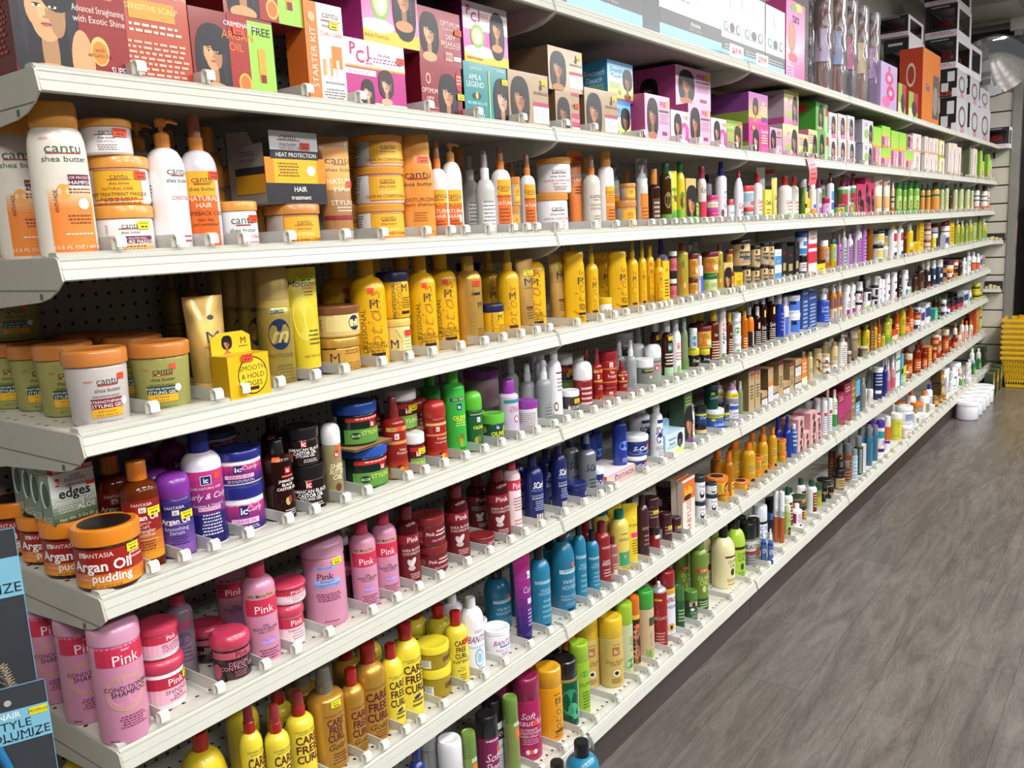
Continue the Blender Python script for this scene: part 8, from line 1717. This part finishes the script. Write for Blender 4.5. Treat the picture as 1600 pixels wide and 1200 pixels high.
ENAMEL = mat('d3d2c6', 'f'); RAIL = mat('bfbfb5', 'f'); BRACKET = mat('bdbbae', 'f'); UNDER_SHADE = mat('8c877c', 'f'); CLEAR = mat('d6d6d2', 'g'); CLIP = mat('eceade', 'p')
m = MB(); m.box((-3, -5, -.06), (10.5, .5, 0), FLOOR); struct(m.obj('floor', smooth=0))
m = MB(); m.box((-3, .44, 0), (10.5, .5, 3.1), mat('a09d96', 'f')); struct(m.obj('wall_left', smooth=0))
m = MB(); m.box((9.6, -5, 0), (9.7, .5, 3.1), mat('4a4846', 'f')); struct(m.obj('wall_back', smooth=0))
m = MB(); m.box((-3, -5, 3.1), (10.5, .5, 3.16), mat('d8d6d0', 'f')); struct(m.obj('ceiling', smooth=0))
m = MB(); m.box((7.2, -.2, 3.02), (7.9, .44, 3.1), mat('a8a59c', 'f')); m.box((7.9, -1.6, 2.99), (8.6, .44, 3.1), mat('b8b5ac', 'f')); struct(m.obj('trim_1', smooth=0, bevel=.004))
# slatwall at the end of the run, with dark grooves between its boards
m = MB(); SL = mat('c2beb2', 'f'); z = .02; m.box((8.02, -.1, 0), (8.05, .44, 2.96), mat('3a3834', 'f'))
while z < 2.9: m.box((8.0, -.1, z+.006), (8.022, .44, z+.146), SL); z += .152
struct(m.obj('wall_slat', smooth=0))
m = MB(); m.box((7.985, -.17, 0), (8.07, -.1, 2.96), mat('8e8c86', 'm')); struct(m.obj('trim_2', smooth=0, bevel=.006))
GL = bpy.data.materials.new('lit_diffuser'); GL.use_nodes = True; _b = GL.node_tree.nodes['Principled BSDF']
_b.inputs['Emission Color'].default_value = (1, .985, .95, 1); _b.inputs['Emission Strength'].default_value = 5; _b.inputs['Base Color'].default_value = (.9, .9, .9, 1)
_n = GL.node_tree.nodes.new('ShaderNodeTexNoise'); _n.inputs['Scale'].default_value = 200
i = 0
for lx in (-1.1, .7, 2.5, 4.3, 6.1, 7.6):
    for ly in (-1.75, -3.4):
        t = tag(empty('ceiling_light', (lx, ly, 3.1)), 'recessed fluorescent ceiling panel, %s along the %s row' % (ORD[i//2], 'near' if i % 2 == 0 else 'far'), 'light', 'ceiling panels over the aisle')
        m = MB()
        for a, b in (((-.6, -.3), (.6, -.28)), ((-.6, .28), (.6, .3)), ((-.6, -.28), (-.58, .28)), ((.58, -.28), (.6, .28))): m.box((*a, -.05), (*b, 0), mat('e4e4e0', 'f'))
        m.obj('light_frame', t, smooth=0); m = MB(); m.box((-.58, -.28, -.03), (.58, .28, -.02), GL); m.obj('diffuser', t, smooth=0); i += 1

# ---------------------------------------------------------------- gondola shelving, one unit per bay and level
BAYS = ['nearest bay', 'second bay', 'third bay', 'fourth bay', 'fifth bay', 'sixth bay', 'last bay']
def shelf(L, k):
    Zt, y0, x0, x1 = ZS[L], YS[L], XB[k]+.0015, XB[k+1]-.0015
    base = L == 'H'; D = .405-y0
    t = tag(empty('shelf_unit' if not base else 'base_deck', (x0, y0, Zt)), 'off-white metal %s of the %s' % (NAMES[L], BAYS[k]) if base or L == 'A' else 'off-white metal shelf, %s from the top, in the %s' % (NAMES[L].split()[0], BAYS[k]), 'shelf', 'gondola shelves')
    W = x1-x0
    m = MB(); m.box((.0032, .0, -.003), (W-.0032, D, 0), DECK); m.box((.0032, .0, -.016), (W-.0032, D, -.003), UNDER_SHADE); m.obj('deck', t, smooth=0)  # underside coloured darker than the deck, shade put into its colour
    # price channel: bead on top, tilted face with two ribs, returned lower edge
    P = [(.006, 0), (.0005, .0012), (-.003, -.0015), (-.0035, -.005), (-.0025, -.0062), (-.005, -.0072), (-.0085, -.017), (-.0078, -.018), (-.0115, -.0285), (-.0125, -.0315), (-.010, -.0335), (.002, -.0325), (.004, -.018), (.006, -.016)]
    e = .004
    vs = [(e, y, z) for y, z in P]+[(W-e, y, z) for y, z in P]; n = len(P)
    m = MB(); m.add(vs, [tuple(range(n)), tuple(range(2*n-1, n-1, -1))]+[(i, i+n, (i+1) % n+n, (i+1) % n) for i in range(n)], RAIL); m.obj('price_channel', t, smooth=25)
    # end brackets: a deep plate rounded under the front
    if not base:
        pr_ = [(-.006, -.004), (-.013, -.033), (.006, -.046), (.03, -.056), (.06, -.062), (D*.6, -.075), (D, -.1), (D, -.001), (0, -.001)]
        for a in (0, W-.003):
            vs = [(a, y, z) for y, z in pr_]+[(a+.003, y, z) for y, z in pr_]; n = len(pr_)
            m = MB(); m.add(vs, [tuple(range(n-1, -1, -1)), tuple(range(n, 2*n))]+[(i, (i+1) % n, (i+1) % n+n, i+n) for i in range(n)], BRACKET)
            if a == 0: m.box((-.0006, .001, -.046), (0, D, -.0445), mat('6c6a60', 'f')); m.box((-.0012, .048, -.058), (0, .054, -.050), mat('55534c', 'f'))
            m.obj('bracket', t, smooth=0)
    else:
        m = MB(); m.box((0, .018, -Zt+.002), (W, .03, -.02), mat('3a2e28', 'f')); m.obj('kick_plate', t, smooth=0)
        if k == 0:
            m = MB(); pr_ = [(-.014, -.004), (-.022, -.02), (-.02, -.038), (.0, -.045), (.004, -.004)]; n = 5
            vs = [(W-.004, y, z) for y, z in pr_]+[(W-.0005, y, z) for y, z in pr_]; m.add(vs, [tuple(range(n-1, -1, -1)), tuple(range(n, 2*n))]+[(i, (i+1) % n, (i+1) % n+n, i+n) for i in range(n)], mat('a8a8a4', 'm')); m.obj('end_clip', t, smooth=0)
    if L != 'A':
        m = MB(); q = [(.006, .0004), (.006, .0045), (.010, .0062), (.026, .0062), (.029, .004), (.029, .0004)]; n = len(q); e = .006
        vs = [(e, y, z) for y, z in q]+[(W-e, y, z) for y, z in q]
        m.add(vs, [tuple(range(n)), tuple(range(2*n-1, n-1, -1))]+[(i, i+n, (i+1) % n+n, (i+1) % n) for i in range(n)], mat('c4c2b8', 'p')); m.obj('divider_rail', t, smooth=25)
for k in range(7):
    for L in 'ABCDEFGH': shelf(L, k)
    m = MB(); m.box((XB[k]+.004, .408, .15), (XB[k+1]-.004, .42, 2.45), PEG)
    tag(m.obj('pegboard_panel', smooth=0), 'grey perforated back panel behind the shelves of the %s' % BAYS[k], 'panel', 'gondola back panels')
for k in range(8):
    m = MB(); m.box((XB[k]-.0035, .4055, 0), (XB[k]+.0035, .44, 2.5), mat('5a5852', 'f'))
    tag(m.obj('slotted_upright', smooth=0), 'dark slotted steel upright, %s from the near end of the shelving' % ORD[k], 'upright', 'gondola uprights')

# ---------------------------------------------------------------- stock on the shelves
STYLES = parse(STYLE_TEXT)
ROWS = []
for ln in ROW_TEXT.strip().splitlines():
    f = ln.split(); v = [float(q)/1000 for q in f[2:8]]
    ROWS.append(dict(st=f[0], sh=f[1], X=v[0], Y=v[1], z=v[2], w=v[3], h=v[4], d=v[5], rz=float(f[8]), fl=f[9], col=f[10]))
# what tells each product from its look-alikes: its shelf, its file along it, front or back, its place in a stack
bykind = {}
for i, r in enumerate(ROWS): bykind.setdefault((r['st'], r['sh']), []).append(i)
shelves_of = {}
for st, sh in bykind: shelves_of.setdefault(st, set()).add(sh)
for (st, sh), idx in bykind.items():
    place = NAMES[sh]
    if len(idx) == 1:
        ROWS[idx[0]]['where'] = 'on the ' + place; continue
    cols = {}
    for i in idx: cols.setdefault(ROWS[i]['col'], []).append(i)
    front = sorted([c for c in cols if ROWS[cols[c][0]]['fl'][0] == 'f'], key=lambda c: ROWS[cols[c][0]]['X'])
    back = sorted([c for c in cols if ROWS[cols[c][0]]['fl'][0] == 'b'], key=lambda c: ROWS[cols[c][0]]['X'])
    for grp, pre in ((front, ''), (back, 'rear ')):
        for n_, c in enumerate(grp):
            ids = sorted(cols[c], key=lambda i: ROWS[i]['z'])
            for q, i in enumerate(ids):
                w_ = []
                if len(ids) > 1: w_.append(('lower', 'upper')[q] if len(ids) == 2 else ('bottom', 'middle', 'top', 'topmost')[q])
                lead = ' '.join(w_+[pre.strip()] if pre else w_)
                s = (lead+', ' if lead else '')+(('%s from near end, ' % ORD[n_]) if len(grp) > 1 else '')
                ROWS[i]['where'] = s+place
PROTO = {}
def place(r):
    S = STYLES[r['st']]; nm, cat = KIND[S['kind']]
    if r['st'] not in PROTO:
        same = [q for q in ROWS if q['st'] == r['st']]; big = max(same, key=lambda q: -q['X'] if q['fl'][0] == 'f' else -99)
        PROTO[r['st']] = ((big['w'], big['h'], big['d']), build_style(S, big['w'], big['h'], big['d']))
    (w0, h0, d0), parts = PROTO[r['st']]
    t = empty(nm, (r['X'], r['Y'], r['z']), math.radians(r['rz']))
    t.scale = (r['w']/w0, r['d']/d0, r['h']/h0)
    tag(t, S['ph']+', '+r['where'], cat, '%s on the %s' % (cat+('es' if cat[-1] == 'x' else 's'), NAMES[r['sh']]))
    for pn, me, sub in parts:
        o = bpy.data.objects.new(pn, me); COL.objects.link(o); o.parent = t
        for sn, sm in sub:
            q = bpy.data.objects.new(sn, sm); COL.objects.link(q); q.parent = o
    return t
for r in ROWS: place(r)

# ---------------------------------------------------------------- shelf dividers: a low fin with a curled front clip at each gap between front-row products
def divider_meshes():
    m = MB(); m.box((-.0009, .008, .0064), (.0009, .19, .026), CLEAR); fin = m.mesh('fin', 0)
    m = MB(); R = []
    for i in range(9): a = PI*1.15*i/8-.25; R.append((-.004-.0085*math.sin(a)*.9+.006, .0155+.0095*math.cos(a)))
    out = [(.010, .0065)]+[(.0095-.011*math.sin(PI*i/8), .014+.0105*-math.cos(PI*i/8)*-1 if 0 else .0145+.0095*math.cos(PI*i/8)) for i in range(9)]
    # side outline of the curl: up from the rail, over the top and down in front
    o_ = [(.012, .0066), (.012, .020), (.009, .0245), (.004, .0265), (-.001, .025), (-.0038, .021), (-.0042, .010), (-.0025, .0095), (-.0022, .020), (0, .0228), (.004, .0242), (.008, .0222), (.0098, .019), (.0098, .0066)]
    w = .0075; n = len(o_); vs = [(-w, y, z) for y, z in o_]+[(w, y, z) for y, z in o_]
    q = [(i, i+n, (i+1) % n+n, (i+1) % n) for i in range(n)]
    q += [(i, i+1, n-2-i, n-1-i) for i in range(6)]+[(n+n-1-i, n+n-2-i, n+i+1, n+i) for i in range(6)]
    m.add(vs, q, CLIP)
    return fin, m.mesh('front_clip', 30)
FIN, CLP = divider_meshes()
D_ = []
for L in 'BCDEFGH':
    E_ = sorted((r['X']-r['w']/2, r['X']+r['w']/2) for r in ROWS if r['sh'] == L and r['fl'] == 'f' and abs(r['z']-ZS[L]) < .01)
    cand = []
    for p, q in zip(E_, E_[1:]): cand.append((max(p[1], p[0]+.01)+q[0])/2)
    cand.append(E_[-1][1]+.012)
    last = -9
    for x in sorted(cand):
        if x-last < .021 or x > XB[7]-.01: continue
        D_.append((L, x)); last = x
near = sorted(D_, key=lambda t: t[1])[:290]
cnt = {}
for L, x in sorted(D_, key=lambda t: ('ABCDEFGH'.index(t[0]), t[1])):
    if (L, x) not in near: continue
    cnt[L] = cnt.get(L, 0)+1
    t = tag(empty('shelf_divider', (x, YS[L], ZS[L])), 'white plastic shelf divider with curled clip, %s from the near end, %s' % (ORD[cnt[L]-1], NAMES[L]), 'divider', 'shelf dividers on the '+NAMES[L])
    for nm, me in (('fin', FIN), ('front_clip', CLP)):
        o = bpy.data.objects.new(nm, me); COL.objects.link(o); o.parent = t
far = [d for d in D_ if d not in near]
if far:
    m = MB()
    for L, x in far:
        for me, mt in ((FIN, CLEAR), (CLP, CLIP)): m.add([(v.co.x+x, min(v.co.y, .03)+YS[L], v.co.z+ZS[L]) for v in me.vertices], [tuple(p.vertices) for p in me.polygons], mt)
    o = tag(m.obj('shelf_dividers_far', smooth=0), 'many small white divider clips along the far bays of the shelves', 'dividers'); o['kind'] = 'stuff'; o.name = 'divider_clips'

# ---------------------------------------------------------------- paper tags and cards
def paper_card(x, z, s, lab):
    t = tag(empty('price_card', (x, YS['A']-.004, z)), lab, 'price card'); m = MB(); m.box((-.056, -.0006, 0), (.056, .0006, .04), mat('f4f0f0', 'c')); m.obj('paper', t, smooth=0)
    m = MB(); sk = Skin(.112, .04, .0014); art(m, sk, ['T! 0 .52 .5 b02838 '+s]); m.obj('lettering', t, smooth=0)
paper_card(2.315, ZS['A'], '$69.99', 'white price card with red figures leaning on the chrome-band boxes')
paper_card(2.545, ZS['A'], '$39.99', 'overexposed white price card with red figures, one to the right')
m = MB(); L_ = []
for i in range(13):
    q = i/12; L_.append((3.085+.055*q*q-.06*q, -.016-.018*math.sin(q*2.6)-.004, 1.735-.11*q))
w_ = .042; vs = []
for x, y, z in L_: vs += [(x-w_, y+.004, z-.006), (x+w_, y, z)]
m.add(vs, [(2*i, 2*i+1, 2*i+3, 2*i+2) for i in range(12)], mat('e8707c', 'c'))
vs = [(x, y-.001, z) for x, y, z in vs]
for i in range(3, 11, 2):
    a, b, c_, d_ = vs[2*i], vs[2*i+1], vs[2*i+3], vs[2*i+2]; f = lambda p, q, t: tuple(p[k]+(q[k]-p[k])*t for k in range(3))
    m.add([f(a, b, .2), f(a, b, .85), f(f(a, d_, .5), f(b, c_, .5), .85), f(f(a, d_, .5), f(b, c_, .5), .2)], [(0, 1, 2, 3)], mat('8c2c3c', 'k'))
tag(m.obj('shelf_tag', smooth=60), 'pink paper tag curling down from the second shelf edge', 'tag')
# cardboard separators in the gel-jar stacks
for st, lab in (('blug', 'brown corrugated card sheet between the two blue-lidded gel jars'), ('marj', 'brown corrugated card sheet under the upper maroon gel jar')):
    q = sorted([r for r in ROWS if r['st'] == st], key=lambda r: r['z']); u = q[-1]; lo = q[0]
    m = MB(); n = 24; wv = .0012; a, dd = u['w']*.62, u['w']*.55
    for j, z in enumerate((-.0046, -.0008)): m.box((-a, -dd, z), (a, dd, z+.0006), mat('a5835c', 'c'))
    vs = []
    for i in range(4*n+1): x = -a+2*a*i/(4*n); vs += [(x, -dd, -.0024+.0015*math.sin(i*PI/2)), (x, dd, -.0024+.0015*math.sin(i*PI/2))]
    m.add(vs, [(2*i, 2*i+1, 2*i+3, 2*i+2) for i in range(4*n)], mat('94734e', 'c'))
    tag(m.obj('cardboard_sheet', loc=(u['X'], u['Y'], u['z']), rz=.06, smooth=0), lab, 'cardboard')

# ---------------------------------------------------------------- things on the floor
def stand(st, X, Y, Z, w, h, label, group=None, rz=0):
    S = STYLES[st]; nm, cat = KIND[S['kind']]; k = fnum(S['o'], 'k', 1); d = fnum(S['o'], 'dep', w*k)
    t = empty(nm, (X, Y, Z), rz); tag(t, label, cat, group)
    key = (st, w, h)
    if key not in PROTO: PROTO[key] = build_style(S, w, h, d)
    for pn, me, sub in PROTO[key]: o = bpy.data.objects.new(pn, me); COL.objects.link(o); o.parent = t
stand('tealm', 1.075, -.115, 0, .085, .232, 'blue bottle with black cap on the floor before the bottom deck')
stand('tealm', .98, -.105, 0, .075, .225, 'blue bottle with black cap on the floor, nearer of two')
for i in range(5):
    stand('whtub', 6.33+.17*i, -.115, 0, .15, .135, 'large white tub on the floor against the kick plate, %s of five' % ORD[i], 'white tubs on the floor')
for i in range(4):
    stand('olvm', 7.22+.2*i, -.13, 0, .13, .2, 'mottled olive carton on the floor past the white tubs, %s of four' % ORD[i], 'olive cartons on the floor')

# ---------------------------------------------------------------- yellow shopping baskets
BY = mat('d8ac14', 'p')
def basket_meshes():
    W, D, H = .46, .32, .25; a0, b0, a1, b1 = W*.42, D*.42, W*.5, D*.5
    def wall(m, p0, p1, q0, q1, nv):   # one lattice side: bottom edge p0-p1, top edge q0-q1
        def at(u, v):
            a = [p0[k]+(p1[k]-p0[k])*u for k in range(3)]; b = [q0[k]+(q1[k]-q0[k])*u for k in range(3)]; return [a[k]+(b[k]-a[k])*v for k in range(3)]
        def strip(u0, u1, v0, v1):
            c = [at(u0, v0), at(u1, v0), at(u1, v1), at(u0, v1)]; n = (Vector(c[1])-Vector(c[0])).cross(Vector(c[3])-Vector(c[0])).normalized()*.0025
            vs = [tuple(Vector(k)+n) for k in c]+[tuple(Vector(k)-n) for k in c]; m.add(vs, [(0, 1, 2, 3), (7, 6, 5, 4)]+[(i, i+4, (i+1) % 4+4, (i+1) % 4) for i in range(4)], BY)
        for v0, v1 in ((0, .1), (.3, .38), (.56, .64), (.74, .79), (.91, 1)): strip(0, 1, v0, v1)
        for i in range(nv+1): u = i/nv; strip(max(0, u-.008), min(1, u+.008), .1, .92)
    m = MB(); c0 = [(-a0, -b0, 0), (a0, -b0, 0), (a0, b0, 0), (-a0, b0, 0)]; c1 = [(-a1, -b1, H), (a1, -b1, H), (a1, b1, H), (-a1, b1, H)]
    for i in range(4): j = (i+1) % 4; wall(m, c0[i], c0[j], c1[i], c1[j], 22 if i % 2 == 0 else 15)
    m.box((-a0, -b0, 0), (a0, b0, .004), BY); body = m.mesh('basket_body', 0)
    m = MB(); r = .012
    for p, q in (((-a1-r, -b1-r, H-.012), (a1+r, -b1+.004, H+.012)), ((-a1-r, b1-.004, H-.012), (a1+r, b1+r, H+.012)), ((-a1-r, -b1+.004, H-.012), (-a1+.004, b1-.004, H+.012)), ((a1-.004, -b1+.004, H-.012), (a1+r, b1-.004, H+.012))): m.box(p, q, BY)
    rim = m.mesh('rim', 0, .003)
    m = MB(); m.tube([(-a1*.6, -b1-.008, H+.014), (-a1*.6, -b1*.55, H+.02), (a1*.6, -b1*.55, H+.02), (a1*.6, -b1-.008, H+.014)], .006, mat('b88c10', 'p')); hd = m.mesh('carry_handle')
    return body, rim, hd
BK = basket_meshes(); NB = 8
for i in range(NB):
    t = tag(empty('shopping_basket', (7.86, -.37, .003+.045*i), PI/2+.03), 'yellow plastic shopping basket in the corner stack, %s from the floor' % ORD[i], 'basket', 'stacked yellow shopping baskets')
    for nm, me in zip(('basket_body', 'rim', 'carry_handle'), BK): o = bpy.data.objects.new(nm, me); COL.objects.link(o); o.parent = t

# ---------------------------------------------------------------- black rack beyond the slatwall, and what stands on it
RK = mat('16161a', 'p'); t = tag(empty('display_rack', (8.9, -.6, 0)), 'black shelf rack behind the yellow baskets, beyond the metal post', 'rack')
m = MB(); m.box((.38, -.6, 0), (.4, .42, 2.2), RK); m.obj('back_panel', t, smooth=0)
for y in (-.6, .4): m = MB(); m.box((0, y, 0), (.38, y+.03, 1.62), RK); m.obj('side_panel', t, smooth=0)
RZ = (.12, .52, .86, 1.18, 1.5)
for z in RZ: m = MB(); m.box((0, -.57, z-.03), (.38, .4, z), RK); m.obj('rack_shelf', t, smooth=0)
m = MB(); m.box((-.004, -.6, .03), (0, .43, .86), RK); m.obj('front_panel', t, smooth=0)
for q, (st, y, z, w, h, lab) in enumerate((('tallor', -.3, 1.5, .1, .24, 'orange carton on top of the black rack'), ('yb', -.28, 1.18, .06, .2, 'yellow bottle on the upper level of the black rack'), ('navb', -.36, 1.18, .06, .19, 'navy bottle beside the yellow one on the black rack'),
    ('cfy', -.26, .86, .06, .2, 'yellow red-capped bottle on the lower level of the black rack, first'), ('cfy', -.34, .86, .06, .2, 'yellow red-capped bottle on the lower level of the black rack, second'), ('bluews', -.42, .86, .06, .2, 'blue bottle on the lower level of the black rack'))):
    stand(st, 9.0, y, z, w, h, lab, 'bottles on the black rack', -PI/2)

# ---------------------------------------------------------------- convex security mirror
t = tag(empty('security_mirror', (7.93, .06, 2.62)), 'round convex security mirror with dark rim above the shelf end', 'mirror'); R_ = .31
t.rotation_euler = (0, math.radians(-30), math.radians(9))
m = MB(); rg = [(R_*math.sin(a), R_*math.sin(a), 0, 0, 0) for a in (0,)]; vs = []; NS = 40
for i in range(13):
    a = i/12; r = R_*a; x = -.085*(1-a*a)
    for k in range(NS): vs.append((x, r*math.cos(2*PI*k/NS), r*math.sin(2*PI*k/NS)))
mm = bpy.data.materials.new('mirror_silver'); mm.use_nodes = True; b_ = mm.node_tree.nodes['Principled BSDF']; b_.inputs['Metallic'].default_value = 1; b_.inputs['Roughness'].default_value = .04; b_.inputs['Base Color'].default_value = (.82, .83, .84, 1)
n_ = mm.node_tree.nodes.new('ShaderNodeTexNoise'); n_.inputs['Scale'].default_value = 3; bp_ = mm.node_tree.nodes.new('ShaderNodeBump'); bp_.inputs['Strength'].default_value = .02; mm.node_tree.links.new(n_.outputs[0], bp_.inputs['Height']); mm.node_tree.links.new(bp_.outputs[0], b_.inputs['Normal'])
m.add(vs, [(i*NS+k, (i+1)*NS+k, (i+1)*NS+(k+1) % NS, i*NS+(k+1) % NS) for i in range(12) for k in range(NS)], mm); m.obj('mirror_face', t, smooth=80)
m = MB(); m.tube([(0, R_*math.cos(2*PI*k/NS), R_*math.sin(2*PI*k/NS)) for k in range(NS+1)], .009, mat('2a2826', 'p')); m.obj('rim', t)
m = MB(); m.tube([(.0, 0, 0), (.06, .02, .02)], .012, mat('55534e', 'm')); m.obj('mount_arm', t)
t = tag(empty('wall_fixture', (7.93, -.13, 2.95)), 'small white box fixture at the top of the metal post', 'fixture'); m = MB(); m.box((-.04, -.06, -.03), (.04, .06, .1), mat('dedcd6', 'p')); m.obj('housing', t, smooth=0, bevel=.004); m = MB(); m.box((-.02, -.03, -.07), (.02, .03, -.03), mat('c8c8c4', 'm')); m.obj('connector', t, smooth=0)
# one window box on a slatwall bracket past the end of the top shelf
m = MB(); m.box((-.2, -.075, 0), (0, .075, .003), mat('8e8c86', 'm')); m.box((-.004, -.075, .003), (0, .075, .05), mat('8e8c86', 'm')); tag(m.obj('slatwall_bracket', loc=(8.0, -.01, 1.985), smooth=0), 'steel bracket shelf on the slatwall under the black window box', 'bracket')
stand('carbx', 7.89, -.01, 1.9885, .17, .17, 'black and white window box alone on the slatwall at the shelf end')
# small hooks on the slatwall
for i, (y, z) in enumerate(((-.02, 2.12), (.02, 1.95))):
    m = MB(); m.box((-.004, -.008, -.03), (0, .008, .03), mat('2c2c2e', 'm')); m.tube([(0, 0, 0), (-.09, 0, 0), (-.1, 0, .01)], .003, mat('2c2c2e', 'm'))
    tag(m.obj('slatwall_hook', loc=(8.0, y, z)), '%s empty metal hook on the pale slatwall' % ('upper', 'lower')[i], 'hook')
# bulk-bin trays on the slatwall
for i, z in enumerate((1.2, .79)):
    t = tag(empty('slatwall_tray', (7.93, -.02, z)), '%s clear tray of small cards hanging on the slatwall' % ('upper', 'lower')[i], 'tray'); m = MB(); m.box((-.02, -.07, 0), (.07, .07, .004), mat('d2d0c8', 'p')); m.box((-.02, -.07, .004), (-.016, .07, .03), mat('d2d0c8', 'p')); m.box((.06, -.07, .004), (.07, .07, .09), mat('2a2826', 'p')); m.obj('tray_body', t, smooth=0)
    for j in range(4): m = MB(); y = -.055+.03*j; m.box((.005+.01*(j % 2), y, .004), (.02+.01*(j % 2), y+.024, .05+.008*(j % 3)), mat('d8c89c', 'c')); m.obj('card', t, smooth=0)

# ---------------------------------------------------------------- hair-brush packs hanging at the near end
def brush_pack(loc, rz, sc, lab, blue):
    t = tag(empty('hair_brush_pack', loc, rz), lab, 'hair brush', 'hair-brush packs'); t.scale = (sc,)*3
    W, H = .105, .26; DK = mat('3a3d42', 'c')
    m = MB(); m.box((-W/2, 0, 0), (W/2, .0015, H), DK)
    for p, q in (((-W/2, -.0008, 0), (-W/2+.0012, 0, H)), ((W/2-.0012, -.0008, 0), (W/2, 0, H)), ((-W/2, -.0008, H-.0012), (W/2, 0, H))): m.box(p, q, mat('6f9cb4', 'c'))
    k = 16; vs = [(0, -.001, H-.025)]+[(.005*math.cos(2*PI*i/k), -.001, H-.025+.005*math.sin(2*PI*i/k)) for i in range(k)]; m.add(vs, [(0, 1+i, 1+(i+1) % k) for i in range(k)], mat('d8d8d8', 'm')); m.obj('backing_card', t, smooth=0)
    m = MB(); m.box((-W/2, -.001, .17), (W/2, -.0002, .222), mat('7fbcd4', 'c')); sk = Skin(W, H, .002)
    art(m, sk, ['T! -.2 .825 .035 f4f6f8 CONAIR', 'T .05 .765 .05 16181c STYLE', 'T .1 .7 .05 16181c VOLUMIZE', 'T! -.85 .7 .04 d8ecf4 &', 'X -.4 .7 .662 .675 16181c 1', 'R .5 .95 .8 .845 e8d820', 'T .72 .822 .018 4a3a20 PEOPLES'] if blue else ['T .1 .7 .05 16181c VOLUMIZE', 'T .05 .765 .05 16181c STYLE'], .0002); m.obj('header_label', t, smooth=0)
    HB = mat('1c6a9c' if blue else '2a2a2c', 'p'); e = tag(empty('brush', (0, -.016, 0)), '', ''); del e['label']; del e['category']; e.parent = t
    m = MB(); m.tube([(-.02, 0, .175), (-.004, 0, .12), (.006, 0, .085)], [.007, .0055, .008], HB, 10); m.obj('brush_handle', e)
    m = MB(); a0, a1 = Vector((.006, 0, .085)), Vector((.024, 0, .008)); m.tube([a0, a1], .0085, HB, 12); ax = (a1-a0).normalized(); u = ax.orthogonal().normalized(); v = ax.cross(u)
    for i in range(14):
        for j in range(12):
            c = a0+(a1-a0)*(i+.5)/14; a = 2*PI*(j+.5*(i % 2))/12; dr = u*math.cos(a)+v*math.sin(a)
            m.tube([c+dr*.008, c+dr*.017], .0006, HB if blue else mat('a89a80', 'p'), 4)
    m.obj('bristle_barrel', e)
    m = MB(); m.tube([(0, .002, H-.025), (0, .09, H-.02)], .002, mat('9a9a9c', 'm')); m.obj('hook_wire', t)
brush_pack((-.174, -.09, .744), -.42, .83, 'hair-brush pack with blue label and blue round brush, lower of two', True)
brush_pack((-.168, -.03, .885), -.42, 1.0, 'hair-brush pack with dark round brush, hanging behind the blue one', False)

# ---------------------------------------------------------------- cellophane-wrapped dolls on the top shelf
def doll(x, y, w, h, skin, dress, hair, lab, leg):
    t = tag(empty('wrapped_doll', (x, y, ZS['A']), random.uniform(-.1, .1)), lab, 'doll', 'wrapped dolls on the top shelf')
    S, Dm, Hm = mat(skin, 'p'), mat(dress, 'c'), mat(hair, 'c'); a = w/2
    m = MB()
    for s in (-1, 1): m.tube([(s*a*.25, -.005, .005), (s*a*.24, 0, h*.2), (s*a*.22, 0, h*.42)], [a*.13, a*.17, a*.22], S if leg == 's' else mat(leg, 'p'), 10)
    m.loft([(a*.34, a*.26, h*.5), (a*.28, a*.2, h*.58), (a*.38, a*.24, h*.68), (a*.12, a*.12, h*.72), (a*.12, a*.12, h*.76), (a*.28, a*.28, h*.8), (a*.34, a*.34, h*.86), (a*.26, a*.28, h*.92), (a*.05, a*.05, h*.94)], S, 2, 18)
    for s in (-1, 1): m.tube([(s*a*.36, 0, h*.67), (s*a*.5, -.004, h*.55), (s*a*.45, -.01, h*.44)], [a*.1, a*.09, a*.07], S, 8)
    d = m.obj('doll_body', t)
    m = MB(); m.loft([(a*.7, a*.5, h*.34), (a*.6, a*.42, h*.42), (a*.34, a*.28, h*.54), (a*.3, a*.24, h*.6), (a*.4, a*.28, h*.66)], Dm, 2, 20); m.obj('dress', d)
    m = MB(); m.loft([(a*.1, a*.06, h*.6, 0, a*.2), (a*.42, a*.22, h*.66, 0, a*.2), (a*.46, a*.34, h*.8, 0, a*.16), (a*.42, a*.4, h*.9, 0, a*.06), (a*.2, a*.2, h*.955, 0, 0)], Hm, 2, 18); m.obj('hair', d)
    m = MB(); N = 28; rg = []
    for i in range(15):
        q = i/14; rg.append((a*(1.0-.25*max(0, q-.85)/.15+.03*math.sin(i*2.3)), a*(.78+.03*math.cos(i*1.9)), h*q*1.02+.001))
    m.loft(rg, mat('e8e2ea', 't'), 3, N); m.obj('clear_wrapper', t)
for a in ((3.545, .09, .12, .44, '7a4a34', 'c8b8d8', '4a2a20', 'wrapped doll with pale dress beside the pink toy box', 's'), (3.72, .08, .12, .46, '8a5238', '88a0c0', '6a4a28', 'wrapped doll with blue dress, second past the pink toy box', 's'), (3.90, .08, .12, .46, '7a4a34', 'b8487c', '1c1418', 'wrapped doll with black leggings and rose dress', '1a1a24'),
          (4.09, .08, .12, .46, '8c5a40', 'd8c890', '241a1c', 'wrapped doll with cream dress, fourth past the pink toy box', 's'), (4.29, .08, .13, .46, '7a4630', 'a888b8', '2a1c28', 'wrapped doll with lilac dress, next to the flower-print carton', '6a3a5c')): doll(*a)
